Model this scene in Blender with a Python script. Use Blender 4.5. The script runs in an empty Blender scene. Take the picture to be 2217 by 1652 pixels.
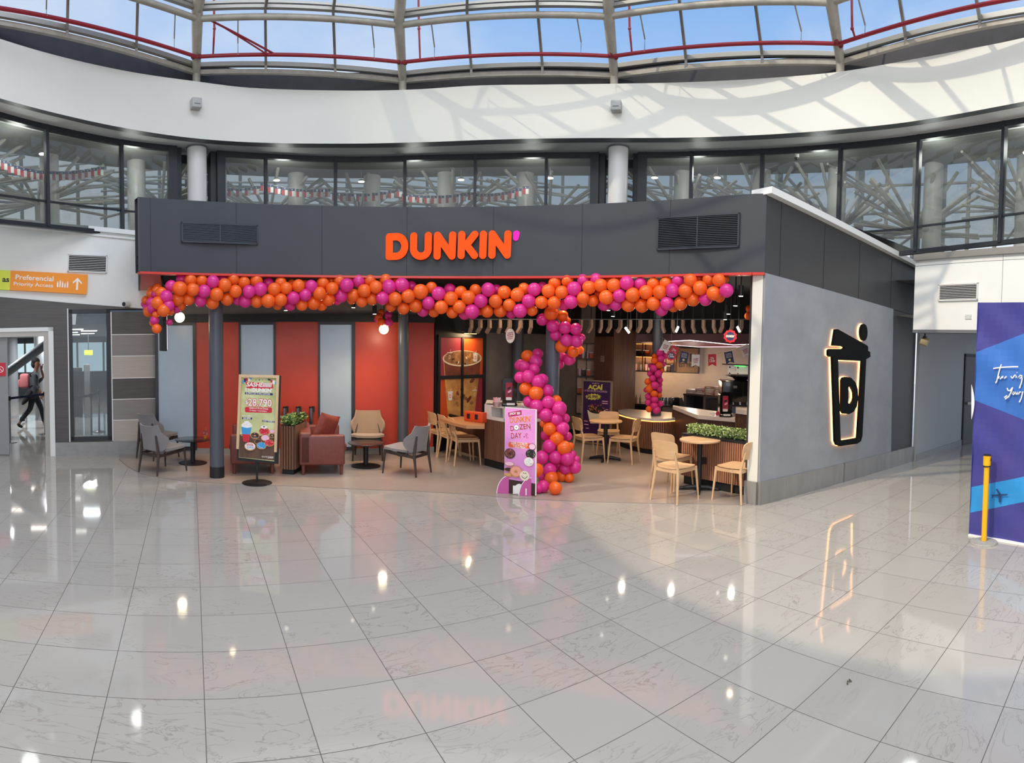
import bpy, bmesh, math, random
import numpy as np
from mathutils import Vector, Matrix
random.seed(7)
SC = bpy.context.scene
COL = SC.collection
PI = math.pi
# ------------------------------------------------------------------ camera
H = 1.95                      # lens height above the floor
S = H / 1.822
F, V0, U0 = 1305.777, 802.418, 1108.5
YAW, PITCH, ROLL = .532, -.041, -.014
cp, sp, cr, sr = math.cos(PITCH), math.sin(PITCH), math.cos(ROLL), math.sin(ROLL)
_R = np.array([[cr, -sr, 0], [sr, cr, 0], [0, 0, 1]]) @ np.array([[1, 0, 0], [0, cp, -sp], [0, sp, cp]])
_Y = np.array([[math.cos(YAW), 0, -math.sin(YAW)], [0, 1, 0], [math.sin(YAW), 0, math.cos(YAW)]])
_M = _R @ _Y
cam = bpy.data.cameras.new('camera'); camo = bpy.data.objects.new('camera', cam); COL.objects.link(camo)
cam.type = 'PANO'
cam.panorama_type = 'CENTRAL_CYLINDRICAL'
cam.central_cylindrical_radius = 1.0
cam.central_cylindrical_range_u_min = -(2217 - U0) / F
cam.central_cylindrical_range_u_max = U0 / F
cam.central_cylindrical_range_v_min = (V0 - 1652) / F
cam.central_cylindrical_range_v_max = V0 / F
cam.clip_end = 500
_sw = np.array([[1, 0, 0], [0, 0, 1], [0, 1, 0]])      # (x, up, forward) -> (x, forward, up)
_W = _sw @ _M.T                                        # columns: where the camera's right, up, forward point
camo.matrix_world = Matrix(((_W[0][0], _W[0][1], -_W[0][2], 0), (_W[1][0], _W[1][1], -_W[1][2], 0), (_W[2][0], _W[2][1], -_W[2][2], H), (0, 0, 0, 1)))
SC.camera = camo

def ray(u, v):
    a = (u - U0) / F
    w = _M.T @ np.array([math.sin(a), (V0 - v) / F, math.cos(a)])
    return Vector((w[0], w[2], w[1]))
def G(u, v, z=0.0):
    "point at height z seen in direction (u, v)"
    r = ray(u, v); t = (z - H) / r.z
    return Vector((r.x * t, r.y * t, z))
def A(u, v, d):
    "point at plan distance d (before scale) seen in direction (u, v)"
    r = ray(u, v); t = d * S / math.hypot(r.x, r.y)
    return Vector((r.x * t, r.y * t, H + r.z * t))
class Plane:
    "upright plane through two plan points; px() gives (s, z) along it"
    def __init__(s, p, q):
        s.o = Vector((p[0], p[1], 0)); d = Vector((q[0] - p[0], q[1] - p[1], 0)); s.L = d.length; s.d = d.normalized()
        s.n = Vector((s.d.y, -s.d.x, 0))               # towards the viewer when q lies right of p
        s.ang = math.atan2(s.d.y, s.d.x)
    def px(s, u, v, off=0.0):
        r = ray(u, v); o = s.o + s.n * off
        t = (o - Vector((0, 0, 0))).dot(s.n) / r.dot(s.n)
        p = r * t
        return (p - o).dot(s.d), H + p.z
    def pt(s, a, z, off=0.0):
        p = s.o + s.d * a + s.n * off; return Vector((p.x, p.y, z))

# ------------------------------------------------------------------ sky, sun, exposure
SC.view_settings.view_transform = 'Standard'; SC.view_settings.look = 'None'
SC.view_settings.gamma = 1; SC.view_settings.use_curve_mapping = False
SC.view_settings.exposure = 0.04
SC.cycles.max_bounces = 7; SC.cycles.diffuse_bounces = 4; SC.cycles.glossy_bounces = 3
SC.cycles.transparent_max_bounces = 14; SC.cycles.transmission_bounces = 4
SC.cycles.use_denoising = True; SC.cycles.sample_clamp_indirect = 6
SC.cycles.caustics_reflective = False; SC.cycles.caustics_refractive = False
w = bpy.data.worlds.new('sky'); SC.world = w; w.use_nodes = True
nt = w.node_tree; nt.nodes.clear()
def N(t, typ, **k):
    n = t.nodes.new(typ)
    for a, b in k.items():
        if a.startswith('i_'):
            key = a[2:]; n.inputs[int(key) if key.isdigit() else key.replace('_', ' ')].default_value = b
        else: setattr(n, a, b)
    return n
out = N(nt, 'ShaderNodeOutputWorld'); bg = N(nt, 'ShaderNodeBackground'); tc = N(nt, 'ShaderNodeTexCoord')
sepx = N(nt, 'ShaderNodeSeparateXYZ'); nt.links.new(tc.outputs['Generated'], sepx.inputs[0])
r1 = N(nt, 'ShaderNodeValToRGB'); nt.links.new(sepx.outputs['Z'], r1.inputs[0])
r1.color_ramp.elements[0].position = 0.0; r1.color_ramp.elements[0].color = (.84, .90, 1.0, 1)
r1.color_ramp.elements[1].position = .75; r1.color_ramp.elements[1].color = (.20, .42, .90, 1)
e = r1.color_ramp.elements.new(.28); e.color = (.60, .76, 1.0, 1)
e = r1.color_ramp.elements.new(.48); e.color = (.30, .55, .96, 1)
nz = N(nt, 'ShaderNodeTexNoise', i_Scale=2.2, i_Detail=6.0, i_Roughness=.55)
mp = N(nt, 'ShaderNodeMapping'); mp.inputs['Scale'].default_value = (1, 1, 2.2); nt.links.new(tc.outputs['Generated'], mp.inputs[0]); nt.links.new(mp.outputs[0], nz.inputs['Vector'])
cl = N(nt, 'ShaderNodeMapRange', i_1=.44, i_2=.72, i_3=0.0, i_4=.75); nt.links.new(nz.outputs[0], cl.inputs[0])
# whiter towards the west (-x)
wx = N(nt, 'ShaderNodeMapRange', i_1=.55, i_2=-.35, i_3=0.0, i_4=.55); nt.links.new(sepx.outputs['X'], wx.inputs[0])
ad = N(nt, 'ShaderNodeMath', operation='ADD', use_clamp=True); nt.links.new(cl.outputs[0], ad.inputs[0]); nt.links.new(wx.outputs[0], ad.inputs[1])
mx = N(nt, 'ShaderNodeMix', data_type='RGBA'); nt.links.new(ad.outputs[0], mx.inputs[0]); nt.links.new(r1.outputs[0], mx.inputs[6]); mx.inputs[7].default_value = (.88, .93, 1, 1)
nt.links.new(mx.outputs[2], bg.inputs[0]); bg.inputs[1].default_value = 1.0; nt.links.new(bg.outputs[0], out.inputs[0])

def lamp(name, kind, loc, energy, color=(1, 1, 1), size=.2, rot=None, spot=None, target=None, size_y=None, blend=.5):
    l = bpy.data.lights.new(name, kind); l.energy = energy; l.color = color
    if kind == 'AREA':
        l.size = size
        if size_y: l.shape = 'RECTANGLE'; l.size_y = size_y
    elif kind != 'SUN': l.shadow_soft_size = size
    if spot: l.spot_size = spot; l.spot_blend = blend
    o = bpy.data.objects.new(name, l); COL.objects.link(o); o.location = loc
    if target is not None:
        o.rotation_euler = (Vector(target) - Vector(loc)).to_track_quat('-Z', 'Y').to_euler()
    elif rot: o.rotation_euler = rot
    return o
sun = lamp('sun', 'SUN', (0, 0, 12), 2.0, (1.0, .85, .62), target=Vector((0, 0, 12)) + Vector((.76, -.15, -.63)))
sun.data.angle = .012
lamp('skylight_fill', 'AREA', (1.5 * S, 2.2 * S, 10.6), 900, (1, .985, .96), size=7.5, rot=(0, 0, 0))  # added area fill over the dome, boosting the light from above
lamp('hall_fill', 'AREA', (-1.5, -7.0, 5.0), 380, (1, .975, .95), size=9, size_y=4, target=(2.5, 5, 2.0))  # added area fill behind the camera, brightening the rotunda

# ------------------------------------------------------------------ materials
def lin(h):
    if isinstance(h, str):
        c = [int(h[i:i + 2], 16) / 255 for i in (0, 2, 4)]
        return tuple((x / 12.92 if x <= .04045 else ((x + .055) / 1.055) ** 2.4) for x in c) + (1,)
    return tuple(h) + (1,) if len(h) == 3 else tuple(h)
MATS = {}
def mat(name, col, rough=.5, metal=0.0, emit=0.0, ecol=None, noise=None, bump=0.0, bscale=200, spec=.5, alpha=None, trans=None, coat=0.0, stretch=(1, 1, 1), sheen=0.0, sub=0.0):
    if name in MATS: return MATS[name]
    m = bpy.data.materials.new(name); m.use_nodes = True; t = m.node_tree; p = t.nodes['Principled BSDF']
    c = lin(col); p.inputs['Base Color'].default_value = c
    p.inputs['Roughness'].default_value = rough; p.inputs['Metallic'].default_value = metal
    p.inputs['Specular IOR Level'].default_value = spec; p.inputs['Coat Weight'].default_value = coat
    p.inputs['Sheen Weight'].default_value = sheen
    if sub: p.inputs['Subsurface Weight'].default_value = sub; p.inputs['Subsurface Radius'].default_value = (.05, .03, .03)
    if emit: p.inputs['Emission Color'].default_value = lin(ecol or col); p.inputs['Emission Strength'].default_value = emit
    if alpha is not None: p.inputs['Alpha'].default_value = alpha
    tc = N(t, 'ShaderNodeTexCoord'); mp = N(t, 'ShaderNodeMapping'); mp.inputs['Scale'].default_value = stretch
    t.links.new(tc.outputs['Object'], mp.inputs[0])
    if noise:                                           # (second colour, scale, detail)
        nz = N(t, 'ShaderNodeTexNoise', i_Scale=noise[1], i_Detail=noise[2] if len(noise) > 2 else 5.0, i_Roughness=.6)
        t.links.new(mp.outputs[0], nz.inputs['Vector'])
        rm = N(t, 'ShaderNodeMapRange', i_1=.32, i_2=.68); t.links.new(nz.outputs[0], rm.inputs[0])
        mx = N(t, 'ShaderNodeMix', data_type='RGBA'); mx.inputs[6].default_value = c; mx.inputs[7].default_value = lin(noise[0])
        t.links.new(rm.outputs[0], mx.inputs[0]); t.links.new(mx.outputs[2], p.inputs['Base Color'])
    if bump:
        nb = N(t, 'ShaderNodeTexNoise', i_Scale=float(bscale), i_Detail=3.0); t.links.new(mp.outputs[0], nb.inputs['Vector'])
        b = N(t, 'ShaderNodeBump', i_Strength=bump, i_Distance=.004); t.links.new(nb.outputs[0], b.inputs['Height']); t.links.new(b.outputs[0], p.inputs['Normal'])
    MATS[name] = m; return m
def glassmat(name, tint, refl=.08, rough=0.0, haze=0.0, hcol=(.8, .85, .9)):
    if name in MATS: return MATS[name]
    m = bpy.data.materials.new(name); m.use_nodes = True; t = m.node_tree; t.nodes.clear()
    o = N(t, 'ShaderNodeOutputMaterial'); tr = N(t, 'ShaderNodeBsdfTransparent'); gl = N(t, 'ShaderNodeBsdfGlossy', i_Roughness=rough)
    tr.inputs[0].default_value = lin(tint); fr = N(t, 'ShaderNodeLayerWeight', i_Blend=.25)
    mr = N(t, 'ShaderNodeMapRange', i_1=0.0, i_2=1.0, i_3=refl, i_4=min(1, refl * 6)); t.links.new(fr.outputs['Fresnel'], mr.inputs[0])
    mx = N(t, 'ShaderNodeMixShader'); t.links.new(mr.outputs[0], mx.inputs[0]); t.links.new(tr.outputs[0], mx.inputs[1]); t.links.new(gl.outputs[0], mx.inputs[2])
    last = mx
    if haze:
        d = N(t, 'ShaderNodeBsdfDiffuse'); d.inputs[0].default_value = lin(hcol)
        m2 = N(t, 'ShaderNodeMixShader', i_0=haze); t.links.new(mx.outputs[0], m2.inputs[1]); t.links.new(d.outputs[0], m2.inputs[2]); last = m2
    t.links.new(last.outputs[0], o.inputs[0]); MATS[name] = m; return m

white_paint = mat('white_paint', 'e4e5e3', .55, noise=('dfe1e0', 1.5))
band_paint = mat('band_paint', 'e6e4dc', .38, noise=('e2e1d9', .8))
soffit_paint = mat('soffit_paint', 'e6e6e5', .6)
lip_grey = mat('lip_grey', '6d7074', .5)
dark_upstand = mat('dark_upstand', '28292c', .7, noise=('34343a', 3))
steel_white = mat('steel_white', 'b9b3a8', .45, noise=('a59e92', 6), metal=.1)
alu = mat('alu', 'a09d97', .4, metal=.5)
black_frame = mat('black_frame', '23272e', .4)
fascia_m = mat('fascia_panel', '3b3e44', .5, noise=('3f4248', 1.2), spec=.35)
fascia_side = mat('fascia_side_panel', '3f3f41', .4, noise=('444446', 1.5), spec=.4)
seam = mat('seam', '24262b', .7)
red_trim = mat('red_trim', 'c8382f', .35)
pipe_red = mat('pipe_red', '9c2330', .4)
sign_orange = mat('sign_orange', 'b03000', .5, emit=.95, ecol='ff4800', spec=.2)
sign_edge = mat('sign_edge', '8a2408', .5)
sign_pink = mat('sign_pink', '8a1268', .5, emit=.8, ecol='e81fb4', spec=.2)
wall_orange = mat('wall_orange', 'bd4029', .42, noise=('b63a25', 2))
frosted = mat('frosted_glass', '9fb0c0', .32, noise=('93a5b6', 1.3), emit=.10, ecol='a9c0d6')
concrete = mat('concrete_panel', '9a9ea4', .5, noise=('8b8f95', 2.2, 8), bump=.15, bscale=14)
concrete_dk = mat('concrete_wall', '77706b', .6, noise=('645e5a', 2.6, 8), bump=.1, bscale=12)
skirt_metal = mat('skirt_metal', '9a9895', .3, metal=.3, noise=('8a8886', 6), stretch=(1, 1, .2))
skirt_tile = mat('skirt_tile', '9a9a99', .35, noise=('8f8f8f', 8))
pillar_cream = mat('pillar_cream', 'dbd9cf', .5)
col_grey = mat('column_grey', '4d525c', .4)
col_white = mat('column_white', 'dcdad8', .35)
matte_black = mat('matte_black', '17181c', .5)
ceiling_black = mat('ceiling_black', '121216', .8)
gloss_black = mat('gloss_black', '0f1013', .18, coat=.3)
oak = mat('oak', 'cfa57c', .45, noise=('bf9268', 9, 6), stretch=(1, 1, .15))
oak_lt = mat('oak_light', 'd9b58c', .45, noise=('caa279', 9, 6), stretch=(.3, 1, 1))
pine = mat('pine', 'dcc09a', .5, noise=('cfae84', 8, 6), stretch=(1, 1, .1))
walnut = mat('walnut_slat', '8a5f48', .5, noise=('74503e', 14, 6), stretch=(1, 1, .08))
walnut_dk = mat('walnut_dark', '4f352c', .5, noise=('5c4034', 14, 6), stretch=(1, 1, .08))
slat_gap = mat('slat_gap', '241a17', .8)
dark_wood = mat('dark_wood', '41352f', .45, noise=('352b27', 20, 5), stretch=(1, 1, .2))
felt = mat('felt_grey', '85817e', .9, noise=('79757a', 120, 3), sheen=.3, bump=.3, bscale=400)
felt_beige = mat('felt_beige', 'a5907c', .9, noise=('98836f', 120, 3), sheen=.3, bump=.3, bscale=400)
leather = mat('leather_brown', '7a4038', .45, noise=('6e3932', 20, 4), bump=.25, bscale=160)
leather_or = mat('leather_tan', '98483a', .4, noise=('823c31', 14, 4), bump=.25, bscale=120)
quartz = mat('quartz_top', 'd9d3cf', .3, noise=('cfc8c4', 20, 4))
white_box = mat('white_laminate', 'e2ddd8', .4)
steel = mat('brushed_steel', '9a9a9c', .25, metal=1.0)
chrome = mat('chrome', 'c8c8c8', .12, metal=1.0)
warm_led = mat('warm_led', 'ffb46a', .5, emit=5.0, ecol='ff9a45')
halo_led = mat('halo_led', 'ffc48a', .5, emit=4.0, ecol='ffb070')
white_led = mat('white_led', 'ffffff', .5, emit=7.0, ecol='fff4e6')
globe_m = mat('globe_light', 'fff3cf', .5, emit=2.6, ecol='ffeec0')
kitchen_white = mat('kitchen_tile', 'c9bcb2', .4, noise=('c0b3aa', 5))
canopy_red = mat('canopy_red', '8d1834', .5)
carpet_pink = mat('print_pink', 'e79ad6', .5, noise=('d98ad0', 2.5))
P_magenta = mat('print_magenta', 'b01658', .5)
P_orange = mat('print_orange', 'e2602a', .5)
P_white = mat('print_white', 'f2efec', .5)
P_red = mat('print_red', 'cf2338', .5)
P_navy = mat('print_navy', '1f2f66', .5)
P_blue = mat('print_blue', '3f9bd8', .5)
P_green = mat('print_green', 'a9ad6c', .5, noise=('d7d9a6', 3, 3))
P_wood = mat('print_wood', '6d4f3c', .5, noise=('4b362b', 12, 4), stretch=(1, 1, .15))
P_dough = mat('print_dough', 'd6a063', .5, noise=('b77b45', 20, 3))
P_choc = mat('print_choc', '3c2420', .5)
P_cream = mat('print_cream', 'efe2c8', .5)
P_purple = mat('print_purple', '38184f', .45)
P_yellow = mat('print_yellow', 'e4dc5a', .5)
P_brown = mat('print_brown', '7b4a33', .5, noise=('b98a55', 10, 4))
P_coffee = mat('print_coffee', '5c2c26', .5, noise=('8d4a33', 5, 3))
P_caramel = mat('print_caramel', 'dfae62', .5, noise=('b87844', 4, 4))
P_plum = mat('print_plum', '9c2a52', .5, noise=('b33a3c', 1.5, 2))
P_dk = mat('print_dark', '1d1b20', .5)
P_grey = mat('print_grey', '8c8580', .5)
P_pinklt = mat('print_pink_light', 'f0bcd6', .5)
skin = mat('skin', '8a5f4c', .5)

# ------------------------------------------------------------------ mesh building
class B:
    def __init__(s): s.v = []; s.f = []; s.mi = []; s.mats = []; s.sm = []
    def _m(s, m):
        if m not in s.mats: s.mats.append(m)
        return s.mats.index(m)
    def add(s, vs, fs, m, smooth=False):
        o = len(s.v); s.v += [tuple(v) for v in vs]; k = s._m(m)
        for f in fs: s.f.append([o + i for i in f]); s.mi.append(k); s.sm.append(smooth)
        return s
    def box(s, x0, x1, y0, y1, z0, z1, m, M=None):
        vs = [Vector(p) for p in ((x0, y0, z0), (x1, y0, z0), (x1, y1, z0), (x0, y1, z0), (x0, y0, z1), (x1, y0, z1), (x1, y1, z1), (x0, y1, z1))]
        if M is not None: vs = [M @ v for v in vs]
        return s.add(vs, [(0, 3, 2, 1), (4, 5, 6, 7), (0, 1, 5, 4), (1, 2, 6, 5), (2, 3, 7, 6), (3, 0, 4, 7)], m)
    def rbox(s, x0, x1, y0, y1, z0, z1, m, r=.02, seg=3, M=None):
        bm = bmesh.new(); bmesh.ops.create_cube(bm, size=1)
        for v in bm.verts: v.co = Vector(((x0 + x1) / 2 + v.co.x * (x1 - x0), (y0 + y1) / 2 + v.co.y * (y1 - y0), (z0 + z1) / 2 + v.co.z * (z1 - z0)))
        bmesh.ops.bevel(bm, geom=bm.edges[:], offset=r, segments=seg, profile=.5, affect='EDGES')
        bm.verts.index_update(); vs = [(M @ v.co if M is not None else v.co.copy()) for v in bm.verts]; fs = [[v.index for v in f.verts] for f in bm.faces]; bm.free()
        return s.add(vs, fs, m, True)
    def tube(s, pts, r, m, n=10, caps=True, smooth=True):
        pts = [Vector(p) for p in pts]; rs = r if isinstance(r, (list, tuple)) else [r] * len(pts)
        vs = []; fs = []; up = None
        for i, p in enumerate(pts):
            d = (pts[min(i + 1, len(pts) - 1)] - pts[max(i - 1, 0)]).normalized()
            if up is None:
                up = Vector((0, 0, 1)) if abs(d.z) < .9 else Vector((1, 0, 0))
            a = d.cross(up)
            if a.length < 1e-5: a = d.orthogonal()
            a.normalize(); b = d.cross(a).normalized(); up = -b if False else up
            for k in range(n):
                t = 2 * PI * k / n; vs.append(p + (a * math.cos(t) + b * math.sin(t)) * rs[i])
        for i in range(len(pts) - 1):
            for k in range(n): fs.append((i * n + k, i * n + (k + 1) % n, (i + 1) * n + (k + 1) % n, (i + 1) * n + k))
        s.add(vs, fs, m, smooth)
        if caps:
            o = len(s.v) - len(vs); k = s._m(m)
            s.f.append([o + j for j in range(n)][::-1]); s.mi.append(k); s.sm.append(False)
            s.f.append([o + (len(pts) - 1) * n + j for j in range(n)]); s.mi.append(k); s.sm.append(False)
        return s
    def bar(s, p, q, w0, w1, m, up=(0, 0, 1)):
        "rectangular bar p->q, section w0 (across) x w1 (along up)"
        p = Vector(p); q = Vector(q); d = (q - p).normalized(); a = d.cross(Vector(up)).normalized(); b = a.cross(d).normalized()
        vs = []
        for c in (p, q):
            for i, j in ((-1, -1), (1, -1), (1, 1), (-1, 1)): vs.append(c + a * i * w0 / 2 + b * j * w1 / 2)
        return s.add(vs, [(0, 1, 2, 3), (7, 6, 5, 4), (0, 4, 5, 1), (1, 5, 6, 2), (2, 6, 7, 3), (3, 7, 4, 0)], m)
    def taper(s, p, q, r0, r1, m, n=8): return s.tube([p, q], [r0, r1], m, n)
    def lathe(s, prof, m, c=(0, 0, 0), n=32, smooth=True, M=None):
        vs = []; fs = []; c = Vector(c)
        for r, z in prof:
            for k in range(n):
                t = 2 * PI * k / n; v = c + Vector((r * math.cos(t), r * math.sin(t), z)); vs.append(M @ v if M is not None else v)
        for i in range(len(prof) - 1):
            for k in range(n): fs.append((i * n + k, i * n + (k + 1) % n, (i + 1) * n + (k + 1) % n, (i + 1) * n + k))
        if prof[0][0] > 1e-4: fs.append(tuple(range(n))[::-1])
        if prof[-1][0] > 1e-4: fs.append(tuple((len(prof) - 1) * n + k for k in range(n)))
        return s.add(vs, fs, m, smooth)
    def sphere(s, c, r, m, n=16, sc=(1, 1, 1)):
        vs = []; fs = []; h = n // 2; c = Vector(c)
        for i in range(h + 1):
            a = PI * i / h
            for k in range(n):
                t = 2 * PI * k / n; vs.append(c + Vector((math.sin(a) * math.cos(t) * sc[0], math.sin(a) * math.sin(t) * sc[1], math.cos(a) * sc[2])) * r)
        for i in range(h):
            for k in range(n): fs.append((i * n + k, (i + 1) * n + k, (i + 1) * n + (k + 1) % n, i * n + (k + 1) % n))
        return s.add(vs, fs, m, True)
    def poly(s, pts, y0, y1, m, side=None, M=None):
        "polygon in x,z extruded from y0 (front, towards -y) to y1"
        n = len(pts); vs = [Vector((p[0], y0, p[1])) for p in pts] + [Vector((p[0], y1, p[1])) for p in pts]
        if M is not None: vs = [M @ v for v in vs]
        ar = sum(pts[i][0] * pts[(i + 1) % n][1] - pts[(i + 1) % n][0] * pts[i][1] for i in range(n))
        fr = list(range(n)); bk = list(range(n, 2 * n))
        s.add(vs, [fr if ar > 0 else fr[::-1], bk[::-1] if ar > 0 else bk], m)
        o = len(s.v) - 2 * n; k = s._m(side or m)
        for i in range(n):
            j = (i + 1) % n; s.f.append([o + i, o + n + i, o + n + j, o + j] if ar > 0 else [o + i, o + j, o + n + j, o + n + i]); s.mi.append(k); s.sm.append(False)
        return s
    def ringpoly(s, outer, inner, y0, y1, m, side=None, M=None):
        n = len(outer)
        vs = [(p[0], y0, p[1]) for p in outer] + [(p[0], y0, p[1]) for p in inner] + [(p[0], y1, p[1]) for p in outer] + [(p[0], y1, p[1]) for p in inner]
        vs = [Vector(v) for v in vs]
        if M is not None: vs = [M @ v for v in vs]
        o = len(s.v); s.v += [tuple(v) for v in vs]; k = s._m(m); k2 = s._m(side or m)
        for i in range(n):
            j = (i + 1) % n
            for f, kk in (((i, j, n + j, n + i), k), ((2 * n + i, 3 * n + i, 3 * n + j, 2 * n + j), k), ((i, 2 * n + i, 2 * n + j, j), k2), ((n + i, n + j, 3 * n + j, 3 * n + i), k2)):
                s.f.append([o + a for a in f]); s.mi.append(kk); s.sm.append(False)
        return s
    def disc(s, x, z, rx, rz, y, m, n=24, rot=0):
        pts = []
        for k in range(n):
            t = 2 * PI * k / n; a, b = rx * math.cos(t), rz * math.sin(t)
            pts.append((x + a * math.cos(rot) - b * math.sin(rot), z + a * math.sin(rot) + b * math.cos(rot)))
        return s.poly(pts, y, y + .001, m)
    def build(s, name, parent=None, loc=None, rot=None, m=None):
        me = bpy.data.meshes.new(name); me.from_pydata(s.v, [], s.f); me.update()
        for mm in s.mats: me.materials.append(mm)
        me.polygons.foreach_set('material_index', s.mi); me.polygons.foreach_set('use_smooth', s.sm)
        if any(s.sm) :
            try: me.set_sharp_from_angle(angle=math.radians(42))
            except Exception: pass
        me.update()
        o = bpy.data.objects.new(name, me); COL.objects.link(o)
        if parent is not None: o.parent = parent
        if loc is not None: o.location = loc
        if rot is not None: o.rotation_euler = (0, 0, rot)
        return o
def tag(o, label=None, cat=None, group=None, kind=None):
    if label: o['label'] = label
    if cat: o['category'] = cat
    if group: o['group'] = group
    if kind: o['kind'] = kind
    return o
def struct(o): o['kind'] = 'structure'; return o
def thing(name, label, cat, loc=(0, 0, 0), rot=0, group=None):
    o = bpy.data.objects.new(name, None); COL.objects.link(o); o.empty_display_size = .1
    o.location = loc; o.rotation_euler = (0, 0, rot); return tag(o, label, cat, group)
def copy_tree(o, parent=None):
    c = o.copy(); COL.objects.link(c)
    if parent is not None: c.parent = parent
    for ch in list(o.children): copy_tree(ch, c)
    return c
_tcache = {}
def text_geo(body, off=0.0, res=3):
    key = (body, off)
    if key in _tcache: return _tcache[key]
    cu = bpy.data.curves.new('t', 'FONT'); cu.body = body; cu.size = 1; cu.offset = off; cu.resolution_u = res; cu.fill_mode = 'FRONT'
    ob = bpy.data.objects.new('t', cu); me = ob.to_mesh()
    vs = [v.co.copy() for v in me.vertices]; fs = [list(p.vertices) for p in me.polygons]
    ob.to_mesh_clear(); bpy.data.objects.remove(ob); bpy.data.curves.remove(cu)
    xs = [v.x for v in vs]; ys = [v.y for v in vs]
    r = (vs, fs, min(xs), max(xs), min(ys), max(ys)); _tcache[key] = r; return r
def text(b, body, x0, x1, z0, z1, y, m, off=0.0, rot=0.0, shear=0.0, M=None):
    "lettering filling the box x0..x1, z0..z1, at depth y"
    vs, fs = text_geo(body, off)[:2]; a0, a1, b0, b1 = text_geo(body, 0.0)[2:]
    cx, cz = (x0 + x1) / 2, (z0 + z1) / 2; out = []
    for v in vs:
        x = (v.x - a0) / (a1 - a0) * (x1 - x0) - (x1 - x0) / 2; z = (v.y - b0) / (b1 - b0) * (z1 - z0) - (z1 - z0) / 2
        x += shear * z
        p = Vector((cx + x * math.cos(rot) - z * math.sin(rot), y, cz + x * math.sin(rot) + z * math.cos(rot)))
        out.append(M @ p if M is not None else p)
    b.add(out, fs, m)
def rrect(x0, x1, z0, z1, r, n=5):
    pts = []
    for cx, cz, a in ((x1 - r, z1 - r, 0), (x0 + r, z1 - r, PI / 2), (x0 + r, z0 + r, PI), (x1 - r, z0 + r, 1.5 * PI)):
        for k in range(n + 1):
            t = a + PI / 2 * k / n; pts.append((cx + r * math.cos(t), cz + r * math.sin(t)))
    return pts
def interp(tr, u):
    tr = sorted(tr)
    us = [a for a, _ in tr]; vs = [b for _, b in tr]
    # monotone-ish cubic through the samples
    if u <= us[0]: i = 0
    elif u >= us[-1]: i = len(us) - 2
    else: i = max(k for k in range(len(us) - 1) if us[k] <= u)
    x0, x1 = us[i], us[i + 1]
    def sl(k):
        if k <= 0: return (vs[1] - vs[0]) / (us[1] - us[0])
        if k >= len(us) - 1: return (vs[-1] - vs[-2]) / (us[-1] - us[-2])
        return (vs[k + 1] - vs[k - 1]) / (us[k + 1] - us[k - 1])
    t = (u - x0) / (x1 - x0); h = x1 - x0; m0, m1 = sl(i), sl(i + 1)
    if t < 0 or t > 1: return vs[0] + m0 * (u - us[0]) if t < 0 else vs[-1] + m1 * (u - us[-1])
    return (2 * t**3 - 3 * t**2 + 1) * vs[i] + (t**3 - 2 * t**2 + t) * h * m0 + (-2 * t**3 + 3 * t**2) * vs[i + 1] + (t**3 - t**2) * h * m1
def zat(u, v, p): r = ray(u, v); return H + r.z * math.hypot(p[0], p[1]) / math.hypot(r.x, r.y)
def strip(b, P, Q, m, smooth=True):
    "quad strip between two point lists"
    n = len(P); b.add(list(P) + list(Q), [(i, i + 1, n + i + 1, n + i) for i in range(n - 1)], m, smooth); return b
def xy(p, z): return Vector((p[0], p[1], z))
def out_from(p, c, d): v = Vector((p[0] - c[0], p[1] - c[1], 0)); v.normalize(); return Vector((p[0], p[1], p[2] if len(p) > 2 else 0)) + v * d

# ================================================================== SETTING
CEN = (1.9 * S, 3.8 * S)
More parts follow.
